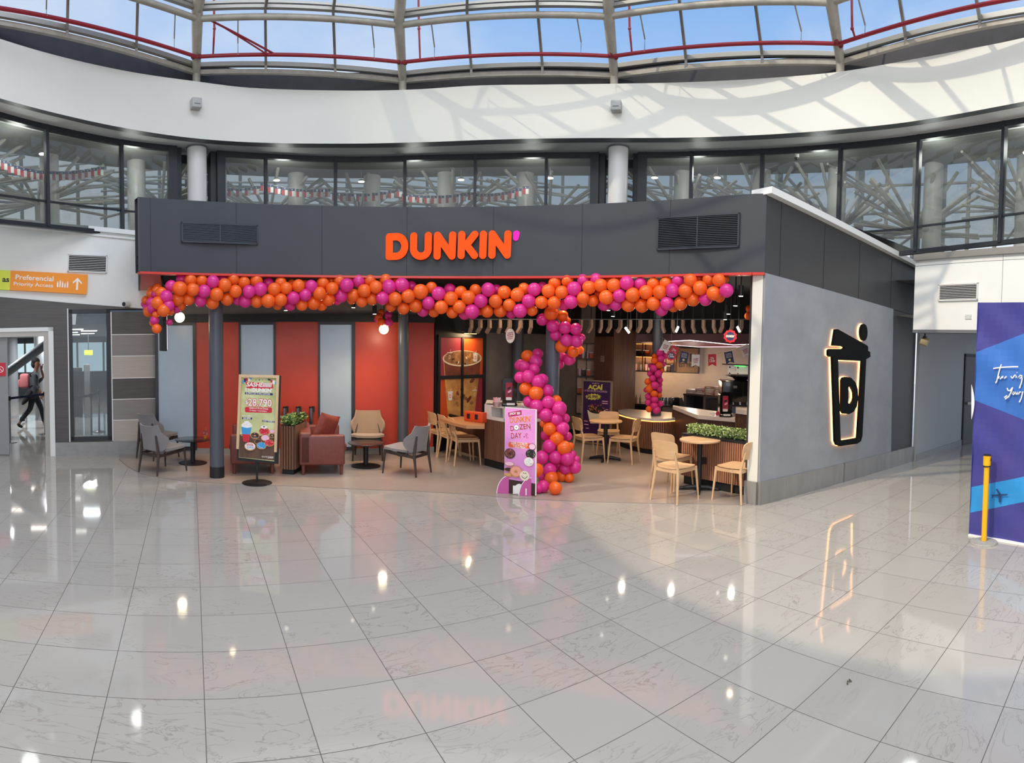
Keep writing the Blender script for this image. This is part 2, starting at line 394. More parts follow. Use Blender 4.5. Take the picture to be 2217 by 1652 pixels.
# ---- hall floor: glossy veined tiles with thin dark joints
def floor_material():
    m = bpy.data.materials.new('floor_tiles'); m.use_nodes = True; t = m.node_tree; p = t.nodes['Principled BSDF']; L = t.links.new
    tc = N(t, 'ShaderNodeTexCoord'); sx = N(t, 'ShaderNodeSeparateXYZ'); L(tc.outputs['Object'], sx.inputs[0])
    U = .48 * S
    def grid(sock, pitch, org):
        a = N(t, 'ShaderNodeMath', operation='SUBTRACT', i_1=org); L(sock, a.inputs[0])
        d = N(t, 'ShaderNodeMath', operation='DIVIDE', i_1=pitch); L(a.outputs[0], d.inputs[0])
        r = N(t, 'ShaderNodeMath', operation='ROUND'); L(d.outputs[0], r.inputs[0])
        s_ = N(t, 'ShaderNodeMath', operation='SUBTRACT'); L(d.outputs[0], s_.inputs[0]); L(r.outputs[0], s_.inputs[1])
        ab = N(t, 'ShaderNodeMath', operation='ABSOLUTE'); L(s_.outputs[0], ab.inputs[0])
        mu = N(t, 'ShaderNodeMath', operation='MULTIPLY', i_1=pitch); L(ab.outputs[0], mu.inputs[0])
        fl = N(t, 'ShaderNodeMath', operation='FLOOR'); L(d.outputs[0], fl.inputs[0])
        return mu.outputs[0], fl.outputs[0]
    gx, fx = grid(sx.outputs['X'], U * 1.05, .103 * U * 1.05)
    gy, fy = grid(sx.outputs['Y'], U, 7.306 * U)
    mn = N(t, 'ShaderNodeMath', operation='MINIMUM'); L(gx, mn.inputs[0]); L(gy, mn.inputs[1])
    jt = N(t, 'ShaderNodeMapRange', i_1=.0012, i_2=.0030, i_3=1.0, i_4=0.0); L(mn.outputs[0], jt.inputs[0])
    cb = N(t, 'ShaderNodeCombineXYZ'); L(fx, cb.inputs[0]); L(fy, cb.inputs[1])
    wn = N(t, 'ShaderNodeTexWhiteNoise', noise_dimensions='3D'); L(cb.outputs[0], wn.inputs['Vector'])
    off = N(t, 'ShaderNodeVectorMath', operation='MULTIPLY_ADD'); L(wn.outputs['Color'], off.inputs[0]); off.inputs[1].default_value = (7, 7, 7); L(tc.outputs['Object'], off.inputs[2])
    mp = N(t, 'ShaderNodeMapping'); mp.inputs['Rotation'].default_value = (0, 0, .5); mp.inputs['Scale'].default_value = (1.6, 4.4, 1); L(off.outputs[0], mp.inputs[0])
    v1 = N(t, 'ShaderNodeTexNoise', i_Scale=1.5, i_Detail=4.0, i_Roughness=.55, i_Distortion=1.5); L(mp.outputs[0], v1.inputs['Vector'])
    a = N(t, 'ShaderNodeMath', operation='SUBTRACT', i_1=.5); L(v1.outputs[0], a.inputs[0])
    ab = N(t, 'ShaderNodeMath', operation='ABSOLUTE'); L(a.outputs[0], ab.inputs[0])
    ve = N(t, 'ShaderNodeMapRange', i_1=0.0, i_2=.018, i_3=1.0, i_4=0.0); L(ab.outputs[0], ve.inputs[0])
    v2 = N(t, 'ShaderNodeTexNoise', i_Scale=1.1, i_Detail=3.0); L(off.outputs[0], v2.inputs['Vector'])
    vm = N(t, 'ShaderNodeMapRange', i_1=.42, i_2=.6, i_3=0.0, i_4=.6); L(v2.outputs[0], vm.inputs[0])
    vf = N(t, 'ShaderNodeMath', operation='MULTIPLY'); L(ve.outputs[0], vf.inputs[0]); L(vm.outputs[0], vf.inputs[1])
    base = N(t, 'ShaderNodeMix', data_type='RGBA'); base.inputs[6].default_value = lin('aca79f'); base.inputs[7].default_value = lin('b1aca4'); L(wn.outputs['Value'], base.inputs[0])
    m1 = N(t, 'ShaderNodeMix', data_type='RGBA'); L(vf.outputs[0], m1.inputs[0]); L(base.outputs[2], m1.inputs[6]); m1.inputs[7].default_value = lin('857c70')
    m2 = N(t, 'ShaderNodeMix', data_type='RGBA'); L(jt.outputs[0], m2.inputs[0]); L(m1.outputs[2], m2.inputs[6]); m2.inputs[7].default_value = lin('4a4744')
    L(m2.outputs[2], p.inputs['Base Color'])
    rg = N(t, 'ShaderNodeMapRange', i_1=0.0, i_2=1.0, i_3=.055, i_4=.6); L(jt.outputs[0], rg.inputs[0]); L(rg.outputs[0], p.inputs['Roughness'])
    p.inputs['Specular IOR Level'].default_value = .62
    return m
floor_m = floor_material()
b = B(); b.box(-30, 40, -25, 45, -.2, 0, floor_m); struct(b.build('floor'))

# ---- the front edge of the shop floor (seen points on the ground)
edge_tr = [(258, 994), (275, 1010), (305, 1026), (345, 1035), (400, 1042), (470, 1047), (560, 1051), (640, 1053), (780, 1060), (900, 1064), (1000, 1070), (1100, 1078), (1250, 1086), (1400, 1090), (1520, 1092), (1625, 1094)]
edge = [G(u, v) for u, v in edge_tr]
shop_floor_m = mat('shop_floor', 'a3978e', .28, noise=('9c9188', 5, 4), spec=.45)
joint_m = mat('shop_floor_joint', '7e746d', .5)
b = B()
loop = [G(258, 975)] + edge + [G(1973, 998), Vector((15, 12, 0)), Vector((12, 20, 0)), Vector((0, 18, 0)), G(262, 960)]
b.add([Vector((p.x, p.y, .003)) for p in loop] + [Vector((p.x, p.y, .0)) for p in loop], [list(range(len(loop)))[::-1]] , shop_floor_m)
fo = b.build('floor_shop'); struct(fo)
fo.data.flip_normals()
b = B(); b.tube([p + Vector((0, 0, .001)) for p in edge], .006, joint_m, 6); struct(b.build('trim_shop_floor_edge'))

# ---- upper rotunda: white band, soffit, window ring
band_bot = [(-60, 193), (0, 213), (129, 247), (258, 275), (400, 297), (542, 308), (740, 311), (909, 308), (1079, 302), (1248, 299), (1480, 298), (1649, 292), (1819, 280), (1988, 261), (2217, 220), (2280, 206)]
lip_bot = [(-60, 201), (0, 221), (129, 255), (258, 284), (400, 306), (542, 317), (740, 320), (909, 318), (1079, 312), (1248, 309), (1480, 308), (1649, 302), (1819, 290), (1988, 271), (2217, 230), (2280, 216)]
band_top = [(-60, 62), (0, 83), (95, 112), (203, 139), (305, 159), (417, 175), (542, 190), (740, 196), (889, 194), (1035, 185), (1181, 183), (1330, 181), (1480, 178), (1649, 169.5), (1822, 154), (1988, 125), (2158, 93), (2217, 80), (2280, 66)]
win_head = [(-60, 222), (0, 242), (102, 269), (264, 302), (373, 315), (475, 326), (740, 339), (984, 334), (1181, 330), (1394, 329), (1480, 328), (1649, 322), (1819, 310), (1988, 291), (2217, 254), (2280, 243)]
Z0 = H + 3.46 * S
US = list(range(-60, 2290, 25))
BB = [G(u, interp(band_bot, u), Z0) for u in US]
LB = [G(u, interp(lip_bot, u), Z0) for u in US]
WH = [G(u, interp(win_head, u), Z0) for u in US]
BT = [xy(p, zat(u, interp(band_top, u), p)) for u, p in zip(US, BB)]
b = B()
BBo = [out_from(p, CEN, .22) for p in BB]; BTo = [out_from(p, CEN, .22) for p in BT]
strip(b, BB, BT, band_paint); strip(b, BT, BTo, band_paint, False); strip(b, BTo, BBo, band_paint)
b.build('wall_upper_band')['kind'] = 'structure'
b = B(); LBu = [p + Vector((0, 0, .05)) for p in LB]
strip(b, BB, LB, lip_grey, False); struct(b.build('trim_gap_shade'))  # flat grey strip; the shade of a recess is put into its colour
b = B(); W2 = [out_from(p, CEN, .35) for p in WH]
strip(b, [p + Vector((0, 0, .001)) for p in LB], [p + Vector((0, 0, .001)) for p in W2], soffit_paint, False); struct(b.build('ceiling_soffit'))

# the rest of the ring, behind and beside the camera, and the flat roof around the skylight
zr_ = sum(p.z for p in BT) / len(BT)
def pol(p): return math.atan2(p.y - CEN[1], p.x - CEN[0]), math.hypot(p.x - CEN[0], p.y - CEN[1])
(a0_, r0_), (a1_, r1_) = pol(BB[0]), pol(BB[-1]); sweep = (a1_ - a0_) % (2 * PI); back_ring = []
for k in range(41):
    t_ = k / 40; a_ = a0_ + sweep * t_ if sweep > PI / 2 else a0_; rr_ = r0_ + (r1_ - r0_) * t_; back_ring.append(Vector((CEN[0] + rr_ * math.cos(a_), CEN[1] + rr_ * math.sin(a_), Z0)))
b = B(); strip(b, back_ring, [xy(p, zr_) for p in back_ring], band_paint); bo_ = [out_from(p, CEN, .22) for p in back_ring]; strip(b, bo_, [xy(p, zr_) for p in bo_], band_paint); strip(b, back_ring, bo_, band_paint, False); struct(b.build('wall_back_band'))
b = B(); ring_ = [xy(p, zr_ - .02) for p in bo_]; strip(b, ring_, [out_from(p, CEN, 9) for p in ring_], lip_grey, False)
struct(b.build('roof_back'))
def head_pt(u, z=None):
    p = G(u, interp(win_head, u), Z0); return p if z is None else xy(p, z)
sill_tr = [(-60, 472), (0, 479), (295, 508), (480, 522), (1000, 545), (1700, 560), (1954, 549), (1986, 545), (2217, 520), (2280, 511)]
def sill_z(u): p = head_pt(u); return zat(u, interp(sill_tr, u), p)
# glazing of the ring: one window per bay between the white columns
wglass = glassmat('ring_glass', (.33, .365, .36), refl=.06, haze=.14, hcol=(.5, .52, .48))
bays = [(-60, 375, [102, 264]), (478, 1289, [576, 727, 877, 1029, 1183]), (1390, 2280, [1497, 1650, 1819, 1989, 2173])]
wi = 0
for (u0, u1, mull) in bays:
    wi += 1
    us = [u0] + [u for u in range(u0 + 12, u1, 24)] + [u1]
    root = bpy.data.objects.new('window_%d' % wi, None); COL.objects.link(root); struct(root)
    fr = B()
    P = [head_pt(u) for u in us]; zs = [sill_z(u) for u in us]
    def inn(p, d): return out_from(p, CEN, d)
    for a_, c_, za, zc in zip(P[:-1], P[1:], zs[:-1], zs[1:]):
        fr.bar(inn(a_, .05) - Vector((0, 0, .045)), inn(c_, .05) - Vector((0, 0, .045)), .10, .09, black_frame)
        fr.bar(inn(xy(a_, za), .05), inn(xy(c_, zc), .05), .08, .07, black_frame)
    if wi in (1, 3):                                    # transom rail across the lower panes
        for a_, c_, za, zc, uu in zip(P[:-1], P[1:], zs[:-1], zs[1:], us):
            if wi == 1 or uu > 1700: fr.bar(inn(xy(a_, za + .42), .05), inn(xy(c_, zc + .42), .05), .03, .03, black_frame)
    for u in mull + [u0 + 1, u1 - 1]:
        p = head_pt(u); wd = .055
        if u in (u0 + 1, u1 - 1): wd = .16
        t = Vector((-(p.y - CEN[1]), p.x - CEN[0], 0)).normalized()
        fr.bar(inn(xy(p, sill_z(u)), .05), inn(xy(p, Z0), .05), wd, .12, black_frame, up=out_from(p, CEN, 1) - p)
    fr.build('window_frame', parent=root)
    cuts = [u0] + mull + [u1]
    for a_, c_ in zip(cuts[:-1], cuts[1:]):
        g = B(); n = 5; uu = [a_ + (c_ - a_) * k / n for k in range(n + 1)]
        Q = [inn(head_pt(u), .06) for u in uu]; R_ = [xy(q, sill_z(u)) for q, u in zip(Q, uu)]
        strip(g, R_, Q, wglass, False); g.build('pane', parent=root)
# recessed dark returns beside the white columns, and the columns
for i, (ua, ub, uc) in enumerate([(376, 477, 426), (1290, 1389, 1339)]):
    b = B()
    for u in (ua + 8, ub - 8):
        p = out_from(head_pt(u), CEN, .22); b.bar(xy(p, 3.3), xy(p, Z0), .2, .28, black_frame, up=out_from(p, CEN, 1) - p)
    pa, pb = out_from(head_pt(ua), CEN, .5), out_from(head_pt(ub), CEN, .5)
    b.bar(xy(pa, Z0 - .08), xy(pb, Z0 - .08), .06, .16, black_frame); b.bar(xy(pa, 3.4), xy(pb, 3.4), .06, .2, black_frame)
    for u in (ua + 22, ub - 22):
        p = out_from(head_pt(u), CEN, .5); b.bar(xy(p, 3.3), xy(p, Z0), .04, .06, black_frame, up=out_from(p, CEN, 1) - p)
    struct(b.build('window_%d' % (4 + i)))
    g = B(); strip(g, [xy(pa, 3.3), xy(pb, 3.3)], [xy(pa, Z0), xy(pb, Z0)], wglass, False); g.build('pane', parent=bpy.data.objects['window_%d' % (4 + i)])
    p = G(uc, 320, Z0 - .01)
    b = B(); b.lathe([(.185, 3.3), (.185, Z0 + .02)], col_white, (p.x, p.y, 0), 36)
    b.lathe([(.20, Z0 - .03), (.20, Z0)], lip_grey, (p.x, p.y, 0), 36)
    struct(b.build('column_white'))
# ---- room behind the ring of windows
ring_in = [out_from(p, CEN, .12) for p in WH]; ring_out = [out_from(p, CEN, 5.2) for p in WH]
room_grey = mat('back_room_ceiling', '8f918e', .8); room_fl = mat('back_room_floor', '6c6e6c', .6)
b = B(); ring_mid = [out_from(p, CEN, 1.75) for p in WH]
strip(b, [xy(p, Z0 + .05) for p in BBo], [xy(p, Z0 + .05) for p in ring_mid], room_grey, False)
strip(b, [xy(p, Z0 + .3) for p in BBo], [xy(p, Z0 + .3) for p in ring_mid], room_grey, False); struct(b.build('ceiling_back_room'))
for u_ in (60, 300, 620, 900, 1150, 1500, 1760, 2000, 2200):
    p_ = out_from(head_pt(u_), CEN, .42); lamp('back_room_fill', 'POINT', (p_.x, p_.y, Z0 - .3), 30, (1, .97, .9), .15)  # added fill points without fixtures, brightening the flags and tubes
_lw = Plane(A(0, 850, 10.1), G(297, 982)); fl_in = []
for u, p in zip(US, ring_in):
    if u < 345: s_, _z = _lw.px(u, 520); q = _lw.pt(s_, 3.25, -.3); p = q if math.hypot(q.x, q.y) > math.hypot(p.x, p.y) else p
    fl_in.append(xy(p, 3.25))
b = B(); strip(b, fl_in, [xy(p, 3.25) for p in ring_out], room_fl, False); struct(b.build('floor_back_room'))
b = B(); rp = [out_from(p, CEN, 4.6) for p in WH]
for a_, c_ in zip(rp[:-1], rp[1:]):
    b.bar(xy(a_, 3.5), xy(c_, 3.5), .1, .5, room_grey)
    for zz_ in (4.3, 4.9, 5.5, 6.2): b.bar(xy(a_, zz_), xy(c_, zz_), .06, .05, room_grey)
for k in range(0, len(rp), 2): b.bar(xy(rp[k], 3.3), xy(rp[k], 6.9), .08, .08 if k % 3 else .7, room_grey, up=(rp[k] - Vector((CEN[0], CEN[1], rp[k].z))))
struct(b.build('wall_back_room'))
for u, dd in ((20, 1.3), (170, 1.6), (335, 1.3), (505, 1.5), (665, 1.5), (820, 1.6), (970, 1.5), (1130, 1.6), (1450, 1.5), (1610, 1.5), (1760, 1.6), (1950, 1.7), (2130, 1.8)):
    p = out_from(head_pt(u), CEN, dd); b = B(); b.lathe([(.19, 3.25), (.19, Z0 + .05)], col_white, (p.x, p.y, 0), 24); struct(b.build('column_back_room'))

# tube "trees" added behind the glass, imitating the reflected dome frame
tube_grey_m = mat('tube_grey', 'c9c6bc', .5)
trees = [(8, 410, 2.3), (173, 440, 2.5), (410, 440, 2.4), (620, 470, 2.3), (800, 470, 2.4), (985, 470, 2.3), (1175, 470, 2.4), (1440, 480, 2.3), (1600, 480, 2.4), (1740, 500, 2.5), (1900, 500, 2.4), (2110, 455, 2.5)]
names_ = ['beside the left edge of the left windows', 'in the second pane of the left windows', 'just left of the left white column', 'behind the second middle pane', 'behind the third middle pane', 'behind the fourth middle pane', 'behind the last middle pane', 'just right of the right white column', 'above the right grille', 'above the sloping white coping', 'behind the third pane right of the shop corner', 'above the blue banner']
for (u, v, dd), nm in zip(trees, names_):
    p = out_from(head_pt(u), CEN, dd); z = zat(u, v, p); c = Vector((p.x, p.y, z)); rr = random.Random(int(u) + 3)
    b = B(); n = 15
    for k in range(n):
        t = 2 * PI * k / n + rr.random() * .2; R2 = 1.25 + .45 * rr.random()
        b.tube([c, c + Vector((R2 * math.cos(t), R2 * math.sin(t) * .8, min(1.6, Z0 + .15 - z) * (.6 + .4 * rr.random())))], .036, tube_grey_m, 7)
    for k in range(12):
        t = 2 * PI * k / 12 + rr.random() * .3
        b.tube([c, c + Vector((1.6 * math.cos(t), 1.3 * math.sin(t), -.05 + .22 * rr.random() - .2 * (k % 2)))], .03, tube_grey_m, 7)
    b.tube([c - Vector((0, 0, .9)), c], [.05, .07], tube_grey_m, 10)
    for k in range(6):
        a_ = c + Vector((-1.5, .35 + .2 * k, .12 + .2 * k)); b.tube([a_, a_ + Vector((3.0, .1 * (k % 3) - .1, .1 * (k % 2)))], .026, tube_grey_m, 6)
    tag(b.build('reflected_truss'), 'grey tubes imitating the reflected dome frame ' + nm, 'roof truss', 'tubes imitating reflections in the upper windows')

# ---- skylight: polygonal dome on ribs
cT = [(-25, 47), (425, 158), (872, 176), (1330, 165), (1820, 137), (2300, 30)]
zt0 = sum(p.z for p in BT) / len(BT)
def band_z(u): q = G(u, interp(band_bot, u), Z0); return zat(u, interp(band_top, u), q), q
ribs = []
for i, (u, v) in enumerate(cT):
    z, q = band_z(u); r = ray(u, v); dq = math.hypot(q.x, q.y) + .12
    base = Vector((r.x, r.y, 0)).normalized() * dq; zb = H + r.z * dq / math.hypot(r.x, r.y)
    P0 = xy(base, zb)
    def at(v2, du, dx=0):
        r = ray(u + dx, v2); d = dq - du; k = math.hypot(r.x, r.y); return Vector((r.x / k * d, r.y / k * d, H + r.z * d / k))
    rail = [28, 141, 160, 144, 118, 12][i]; tube_ = [-75, 41, 55, 36, 6, -112][i]; up_ = [-97, 19, 36, 14, -16, -135][i]; pipe = [14, 123, 135, 122, 95, -18][i]
    dx = [0, 2, -8, -12, -20, -22][i]
    d = dict(P0=P0, rail=at(rail, .06), tube=at(tube_, .95, dx), up=at(up_, 1.02, dx), pipe=at(pipe, .42, dx * .2), foot=xy(base, z - .02))
    # above the picture the dome carries on towards its crown ring
    c3 = Vector((CEN[0] * .8, CEN[1] * .7, 0)); t = d['up']
    d['p3'] = Vector((t.x + (c3.x - t.x) * .38, t.y + (c3.y - t.y) * .38, t.z + 1.0)); d['p4'] = Vector((t.x + (c3.x - t.x) * .72, t.y + (c3.y - t.y) * .72, t.z + 1.5))
    ribs.append(d)
dome_glass = glassmat('dome_glass', (.90, .94, .98), refl=.03, haze=.10, hcol=(.95, .97, 1.0))
b = B(); strip(b, [p + Vector((0, 0, -.01)) for p in BTo], [p + Vector((0, 0, .42)) for p in BTo], dark_upstand, False)
struct(b.build('trim_skylight_upstand'))
rib_labels = ['first steel rib, beside the left edge of the skylight', 'thick steel rib above the left white column', 'thick steel rib above the orange sign letters', 'thick steel rib above the right white column', 'thick steel rib above the sunlit right band', 'last steel rib beyond the right edge of the skylight']
for i, d in enumerate(ribs):
    if i in (0, 5): pass
    b = B(); pts = [d['foot'], d['P0'], d['rail'] , d['tube'], d['up'], d['p3'], d['p4']]
    b.tube([pts[0], pts[1].lerp(pts[3], .05), pts[3], pts[4], pts[5], pts[6]], [.07, .075, .095, .095, .095, .08], steel_white, 12)
    tag(b.build('skylight_rib'), rib_labels[i], 'roof rib', 'steel ribs of the skylight')
def lerp(a_, c_, t): return a_ + (c_ - a_) * t
frames = B(); lower = B(); panes = []
for i in range(len(ribs) - 1):
    a_, c_ = ribs[i], ribs[i + 1]
    lower.bar(a_['P0'] - Vector((0, 0, .0)), c_['P0'], .07, .075, steel_white)
    lower.bar(a_['P0'] + Vector((0, 0, .10)), c_['P0'] + Vector((0, 0, .10)), .05, .03, dark_upstand)
    frames.bar(a_['rail'], c_['rail'], .06, .075, alu)
    frames.bar(a_['up'], c_['up'], .08, .05, alu); frames.bar(a_['up'] + Vector((0, 0, .075)), c_['up'] + Vector((0, 0, .075)), .06, .04, alu)
    frames.tube([a_['tube'], c_['tube']], .052, steel_white, 10)
    frames.bar(a_['p3'], c_['p3'], .08, .06, alu); frames.bar(a_['p4'], c_['p4'], .08, .06, alu)
    for j in (1, 2):
        t = j / 3; q = [lerp(a_[k], c_[k], t) for k in ('P0', 'rail', 'up', 'p3', 'p4')]
        frames.bar(q[0] - Vector((0, 0, .03)), q[1], .045, .06, alu)
        frames.bar(q[1], q[2], .045, .07, alu); frames.bar(q[2], q[3], .045, .07, alu); frames.bar(q[3], q[4], .045, .07, alu)
    for k0, k1 in (('rail', 'up'), ('up', 'p3'), ('p3', 'p4')):
        g = B(); o_ = Vector((0, 0, .06))
        strip(g, [a_[k0] + o_, c_[k0] + o_], [a_[k1] + o_, c_[k1] + o_], dome_glass, False); panes.append(g)
sk = bpy.data.objects.new('window_6', None); COL.objects.link(sk); struct(sk)
frames.build('glazing_frame', parent=sk); lower.build('ring_beam', parent=sk)
for g in panes: g.build('pane', parent=sk)

# ---- red sprinkler main following the ring, with drops
pm = B()
for i in range(len(ribs) - 1): pm.tube([ribs[i]['pipe'], ribs[i + 1]['pipe']], .032, pipe_red, 10)
for d in ribs[1:5]:
    for s_ in (-.06, .06):
        t = (ribs[2]['pipe'] - ribs[1]['pipe']).normalized() * s_; pm.sphere(d['pipe'] + t, .042, mat('pipe_clamp', '7a1c26', .5), 10)
po = pm.build('sprinkler_pipe'); tag(po, 'long red sprinkler main pipe running around the foot of the skylight', 'pipe')
for i, (u, vb, ut, vt, nm) in enumerate([(458, 124, 462, 0, 'above the left part of the shop'), (903, 131, 905, 0, 'just right of the rib over the sign'), (1361, 119, 1361, 0, 'just right of the rib over the right column'), (1841, 90, 1843, 0, 'above the sunlit right band')]):
    k = 1 + i; a_ = ribs[k]['pipe']; c_ = ribs[k + 1]['pipe']; p = a_.lerp(c_, .09 if i else .08)
    q = A(ut, vt - 60, math.hypot(p.x, p.y) / S - .25); mid = A(ut + 2, 62, math.hypot(p.x, p.y) / S - .06)
    b = B(); b.tube([p, mid, q], [.016, .02, .02], pipe_red, 8); b.sphere(mid, .03, pipe_red, 10)
    tag(b.build('sprinkler_riser'), 'thin vertical red pipe ' + nm, 'pipe', 'red risers of the sprinkler main')
b = B(); p = G(430, 8, 7.2); q0 = ribs[1]['up'].lerp(ribs[1]['tube'], .5); q1 = ribs[1]['pipe'].lerp(ribs[2]['pipe'], .38)
b.tube([q0, q1], .018, pipe_red, 8); b.tube([q0 + (q1 - q0) * .3, q1 + Vector((-.12, 0, -.02))], .014, pipe_red, 8)
tag(b.build('brace_pipe'), 'slanting red brace pipe from the left rib down to the main', 'pipe')
for i, (t_, nm) in enumerate([(.18, 'left of the thick left rib'), (.68, 'left bay')]): pass
k_ = 0
for i, ts, nms in ((0, (.24, .87), ('at the far left bay', 'just left of the left rib')), (1, (.2, .86), ('right of the slanting brace', 'left of the rib over the sign')), (2, (.16, .85), ('right of the rib over the sign', 'left of the rib over the right column')), (3, (.15, .84), ('right of the rib over the right column', 'left of the sunlit rib')), (4, (.14,), ('right of the sunlit rib',))):
    for t, nm in zip(ts, nms):
        a_ = ribs[i]['pipe'].lerp(ribs[i + 1]['pipe'], t); c_ = ribs[i]['tube'].lerp(ribs[i + 1]['tube'], t)
        b = B(); b.tube([a_, Vector((lerp(a_.x, c_.x, .0), a_.y, c_.z - .12))], .006, steel, 6)
        b.bar(Vector((a_.x, a_.y, c_.z - .16)), c_, .02, .02, steel_white); b.sphere(a_, .036, chrome, 8, (1, 1, .6))
        tag(b.build('pipe_hanger'), 'thin steel hanger rod holding the red pipe, ' + nm, 'hanger', 'hangers of the sprinkler main')

# ---- wall speakers on the band
for u, v, nm in ((422, 229, 'above the left white column'), (1335, 235, 'above the right white column')):
    q = G(u, interp(band_bot, u), Z0); z = zat(u, v, q); n = (Vector((CEN[0], CEN[1], 0)) - Vector((q.x, q.y, 0))).normalized(); ang = math.atan2(n.y, n.x) + PI / 2
    t = thing('wall_speaker', 'small pale grey box speaker mounted on the white band ' + nm, 'speaker', (q.x, q.y, z), ang, 'box speakers on the white band')
    b = B(); b.rbox(-.09, .09, -.17, -.005, -.085, .085, mat('speaker_grey', 'b4b4b2', .5), .012); b.build('housing', parent=t)
    b = B(); b.box(-.055, .055, -.174, -.168, -.03, -.015, lip_grey); b.build('badge', parent=t)

# ---- hall wall on the left
LW = Plane(A(0, 850, 10.1), G(297, 982)); 
x_l = -2.2; x_r = LW.px(338, 700)[0]
zw = LW.px(150, 652)[1]                                # top of the timber-look cladding
ztop = LW.px(200, 499)[1]
dx0, dx1 = LW.px(-95, 850)[0], LW.px(107, 850)[0]; dz = LW.px(60, 718)[1]
wx0, wx1 = LW.px(151, 800)[0], LW.px(240, 800)[0]; wz0, wz1 = LW.px(190, 953)[1], LW.px(190, 670)[1]
MW = Matrix.Translation(LW.o) @ Matrix.Rotation(LW.ang, 4, 'Z')
b = B()
def wall_seg(b, x0, x1, z0, z1, m, y0=0, y1=.25): b.box(x0, x1, y0, y1, z0, z1, m, MW)
def edge_l(tr): return [LW.px(u, v) for u, v in tr]
clad_t = edge_l([(-60, 638), (0, 643), (150, 656), (295, 667), (338, 670)]); wall_t = edge_l([(-60, 474), (0, 479), (150, 494), (295, 508), (338, 511)])
L3 = [(clad_t[0][0] - 3, clad_t[0][1] + .3)]; L4 = [(wall_t[0][0] - 3, wall_t[0][1] + .3)]
b.poly(L3 + clad_t + wall_t[::-1] + L4, 0, .25, white_paint, M=MW)
struct(b.build('wall_left'))
clad_dk = mat('cladding_dark', '5a5654', .5, noise=('4d4a49', 9, 6), stretch=(.25, .25, 5)); clad_md = mat('cladding_mid', '8f8986', .5, noise=('858080', 9, 6), stretch=(.25, .25, 5)); clad_lt = mat('cladding_light', 'b7afa9', .5, noise=('aea69f', 9, 6), stretch=(.25, .25, 5))
b = B(); wall_seg(b, x_l - 4, dx0, 0, dz, clad_dk, -.01); b.poly([(clad_t[0][0] - 3, dz), (dx1, dz), (wx0, wz1), (x_r, wz1)] + clad_t[::-1] + L3, -.01, .25, clad_dk, M=MW)
wall_seg(b, dx1, wx0, 0, min(dz, wz1), clad_dk, -.01); b.poly([(dx1, min(dz, wz1)), (wx0, min(dz, wz1)), (wx0, wz1), (dx1, dz)], -.01, .25, clad_dk, M=MW); wall_seg(b, wx0, wx1, 0, wz0, clad_dk, -.01)
struct(b.build('wall_left_cladding'))
rows = [675, 725, 771.5, 819, 864.5, 909.5, 957]; cols = [clad_dk, clad_md, clad_lt, clad_dk, clad_md, clad_lt]
sx0 = LW.px(243, 800)[0]; b = B()
for i in range(6):
    z1_, z0_ = LW.px(290, rows[i])[1], LW.px(290, rows[i + 1])[1]
    wall_seg(b, sx0, x_r, z0_ + .012, z1_, cols[i], -.018, .2); wall_seg(b, sx0, x_r, z0_ - .0, z0_ + .014, white_paint, -.024, .2)
wall_seg(b, sx0 - .02, sx0, wz0 - .02, LW.px(243, 676)[1], white_paint, -.028, .1); wall_seg(b, x_r - .02, x_r, .0, wz1, white_paint, -.028, .1)
wall_seg(b, wx0 - .03, wx0 - .01, wz0 - .02, wz1 + .02, white_paint, -.028, .1)
struct(b.build('wall_left_striped_panels'))
b = B(); wall_seg(b, LW.px(113, 960)[0], x_r, 0, LW.px(190, 953)[1] - .03, skirt_tile, -.04, .1); struct(b.build('baseboard_left'))
b = B(); sl_ = L4 + wall_t[:4]
for dz_, y_, t_ in ((.02, -.06, .08), (-.085, -.03, .03)): b.poly([(x, z + dz_ - t_ / 2) for x, z in sl_] + [(x, z + dz_ + t_ / 2) for x, z in sl_[::-1]], y_, .3, white_paint, M=MW)
struct(b.build('trim_sill_left'))
# door
fr = struct(bpy.data.objects.new('door_1', None)); COL.objects.link(fr)
b = B(); fw = .07
wall_seg(b, dx1, dx1 + fw + .02, 0, dz + .07, white_paint, -.05, .25); wall_seg(b, dx0 - fw, dx1 + fw + .02, dz, dz + .07, white_paint, -.05, .25)
b.build('door_frame', parent=fr)
b = B(); wall_seg(b, dx1 - .09, dx1, 0, dz, alu, -.02, .22); wall_seg(b, dx0, dx1 - .09, dz - .09, dz, alu, -.02, .22); b.build('inner_frame', parent=fr)
leaf_x1 = LW.px(17, 850)[0]; b = B(); leaf_m = mat('door_leaf', '8e8e90', .4); wall_seg(b, dx0, leaf_x1, .02, dz - .1, leaf_m, .06, .12); lf = b.build('sliding_leaf', parent=fr)
# notice on the leaf
cx_, cz_ = LW.px(-1, 800, -.05); b = B(); b.box(cx_ - .13, cx_ + .11, .045, .055, cz_ - .12, cz_ + .12, P_red, MW)
ring = [(cx_ + .02 + .055 * math.cos(t * PI / 10), cz_ + .055 * math.sin(t * PI / 10)) for t in range(20)]; rin = [(cx_ + .02 + .045 * math.cos(t * PI / 10), cz_ + .045 * math.sin(t * PI / 10)) for t in range(20)]
b.ringpoly(ring, rin, .041, .045, P_white, M=MW); b.bar(MW @ Vector((cx_ - .018, .043, cz_ + .04)), MW @ Vector((cx_ + .058, .043, cz_ - .04)), .004, .01, P_white, up=(0, 0, 1))
tag(b.build('notice_sign'), 'red square prohibition sign stuck on the grey sliding door', 'sign')
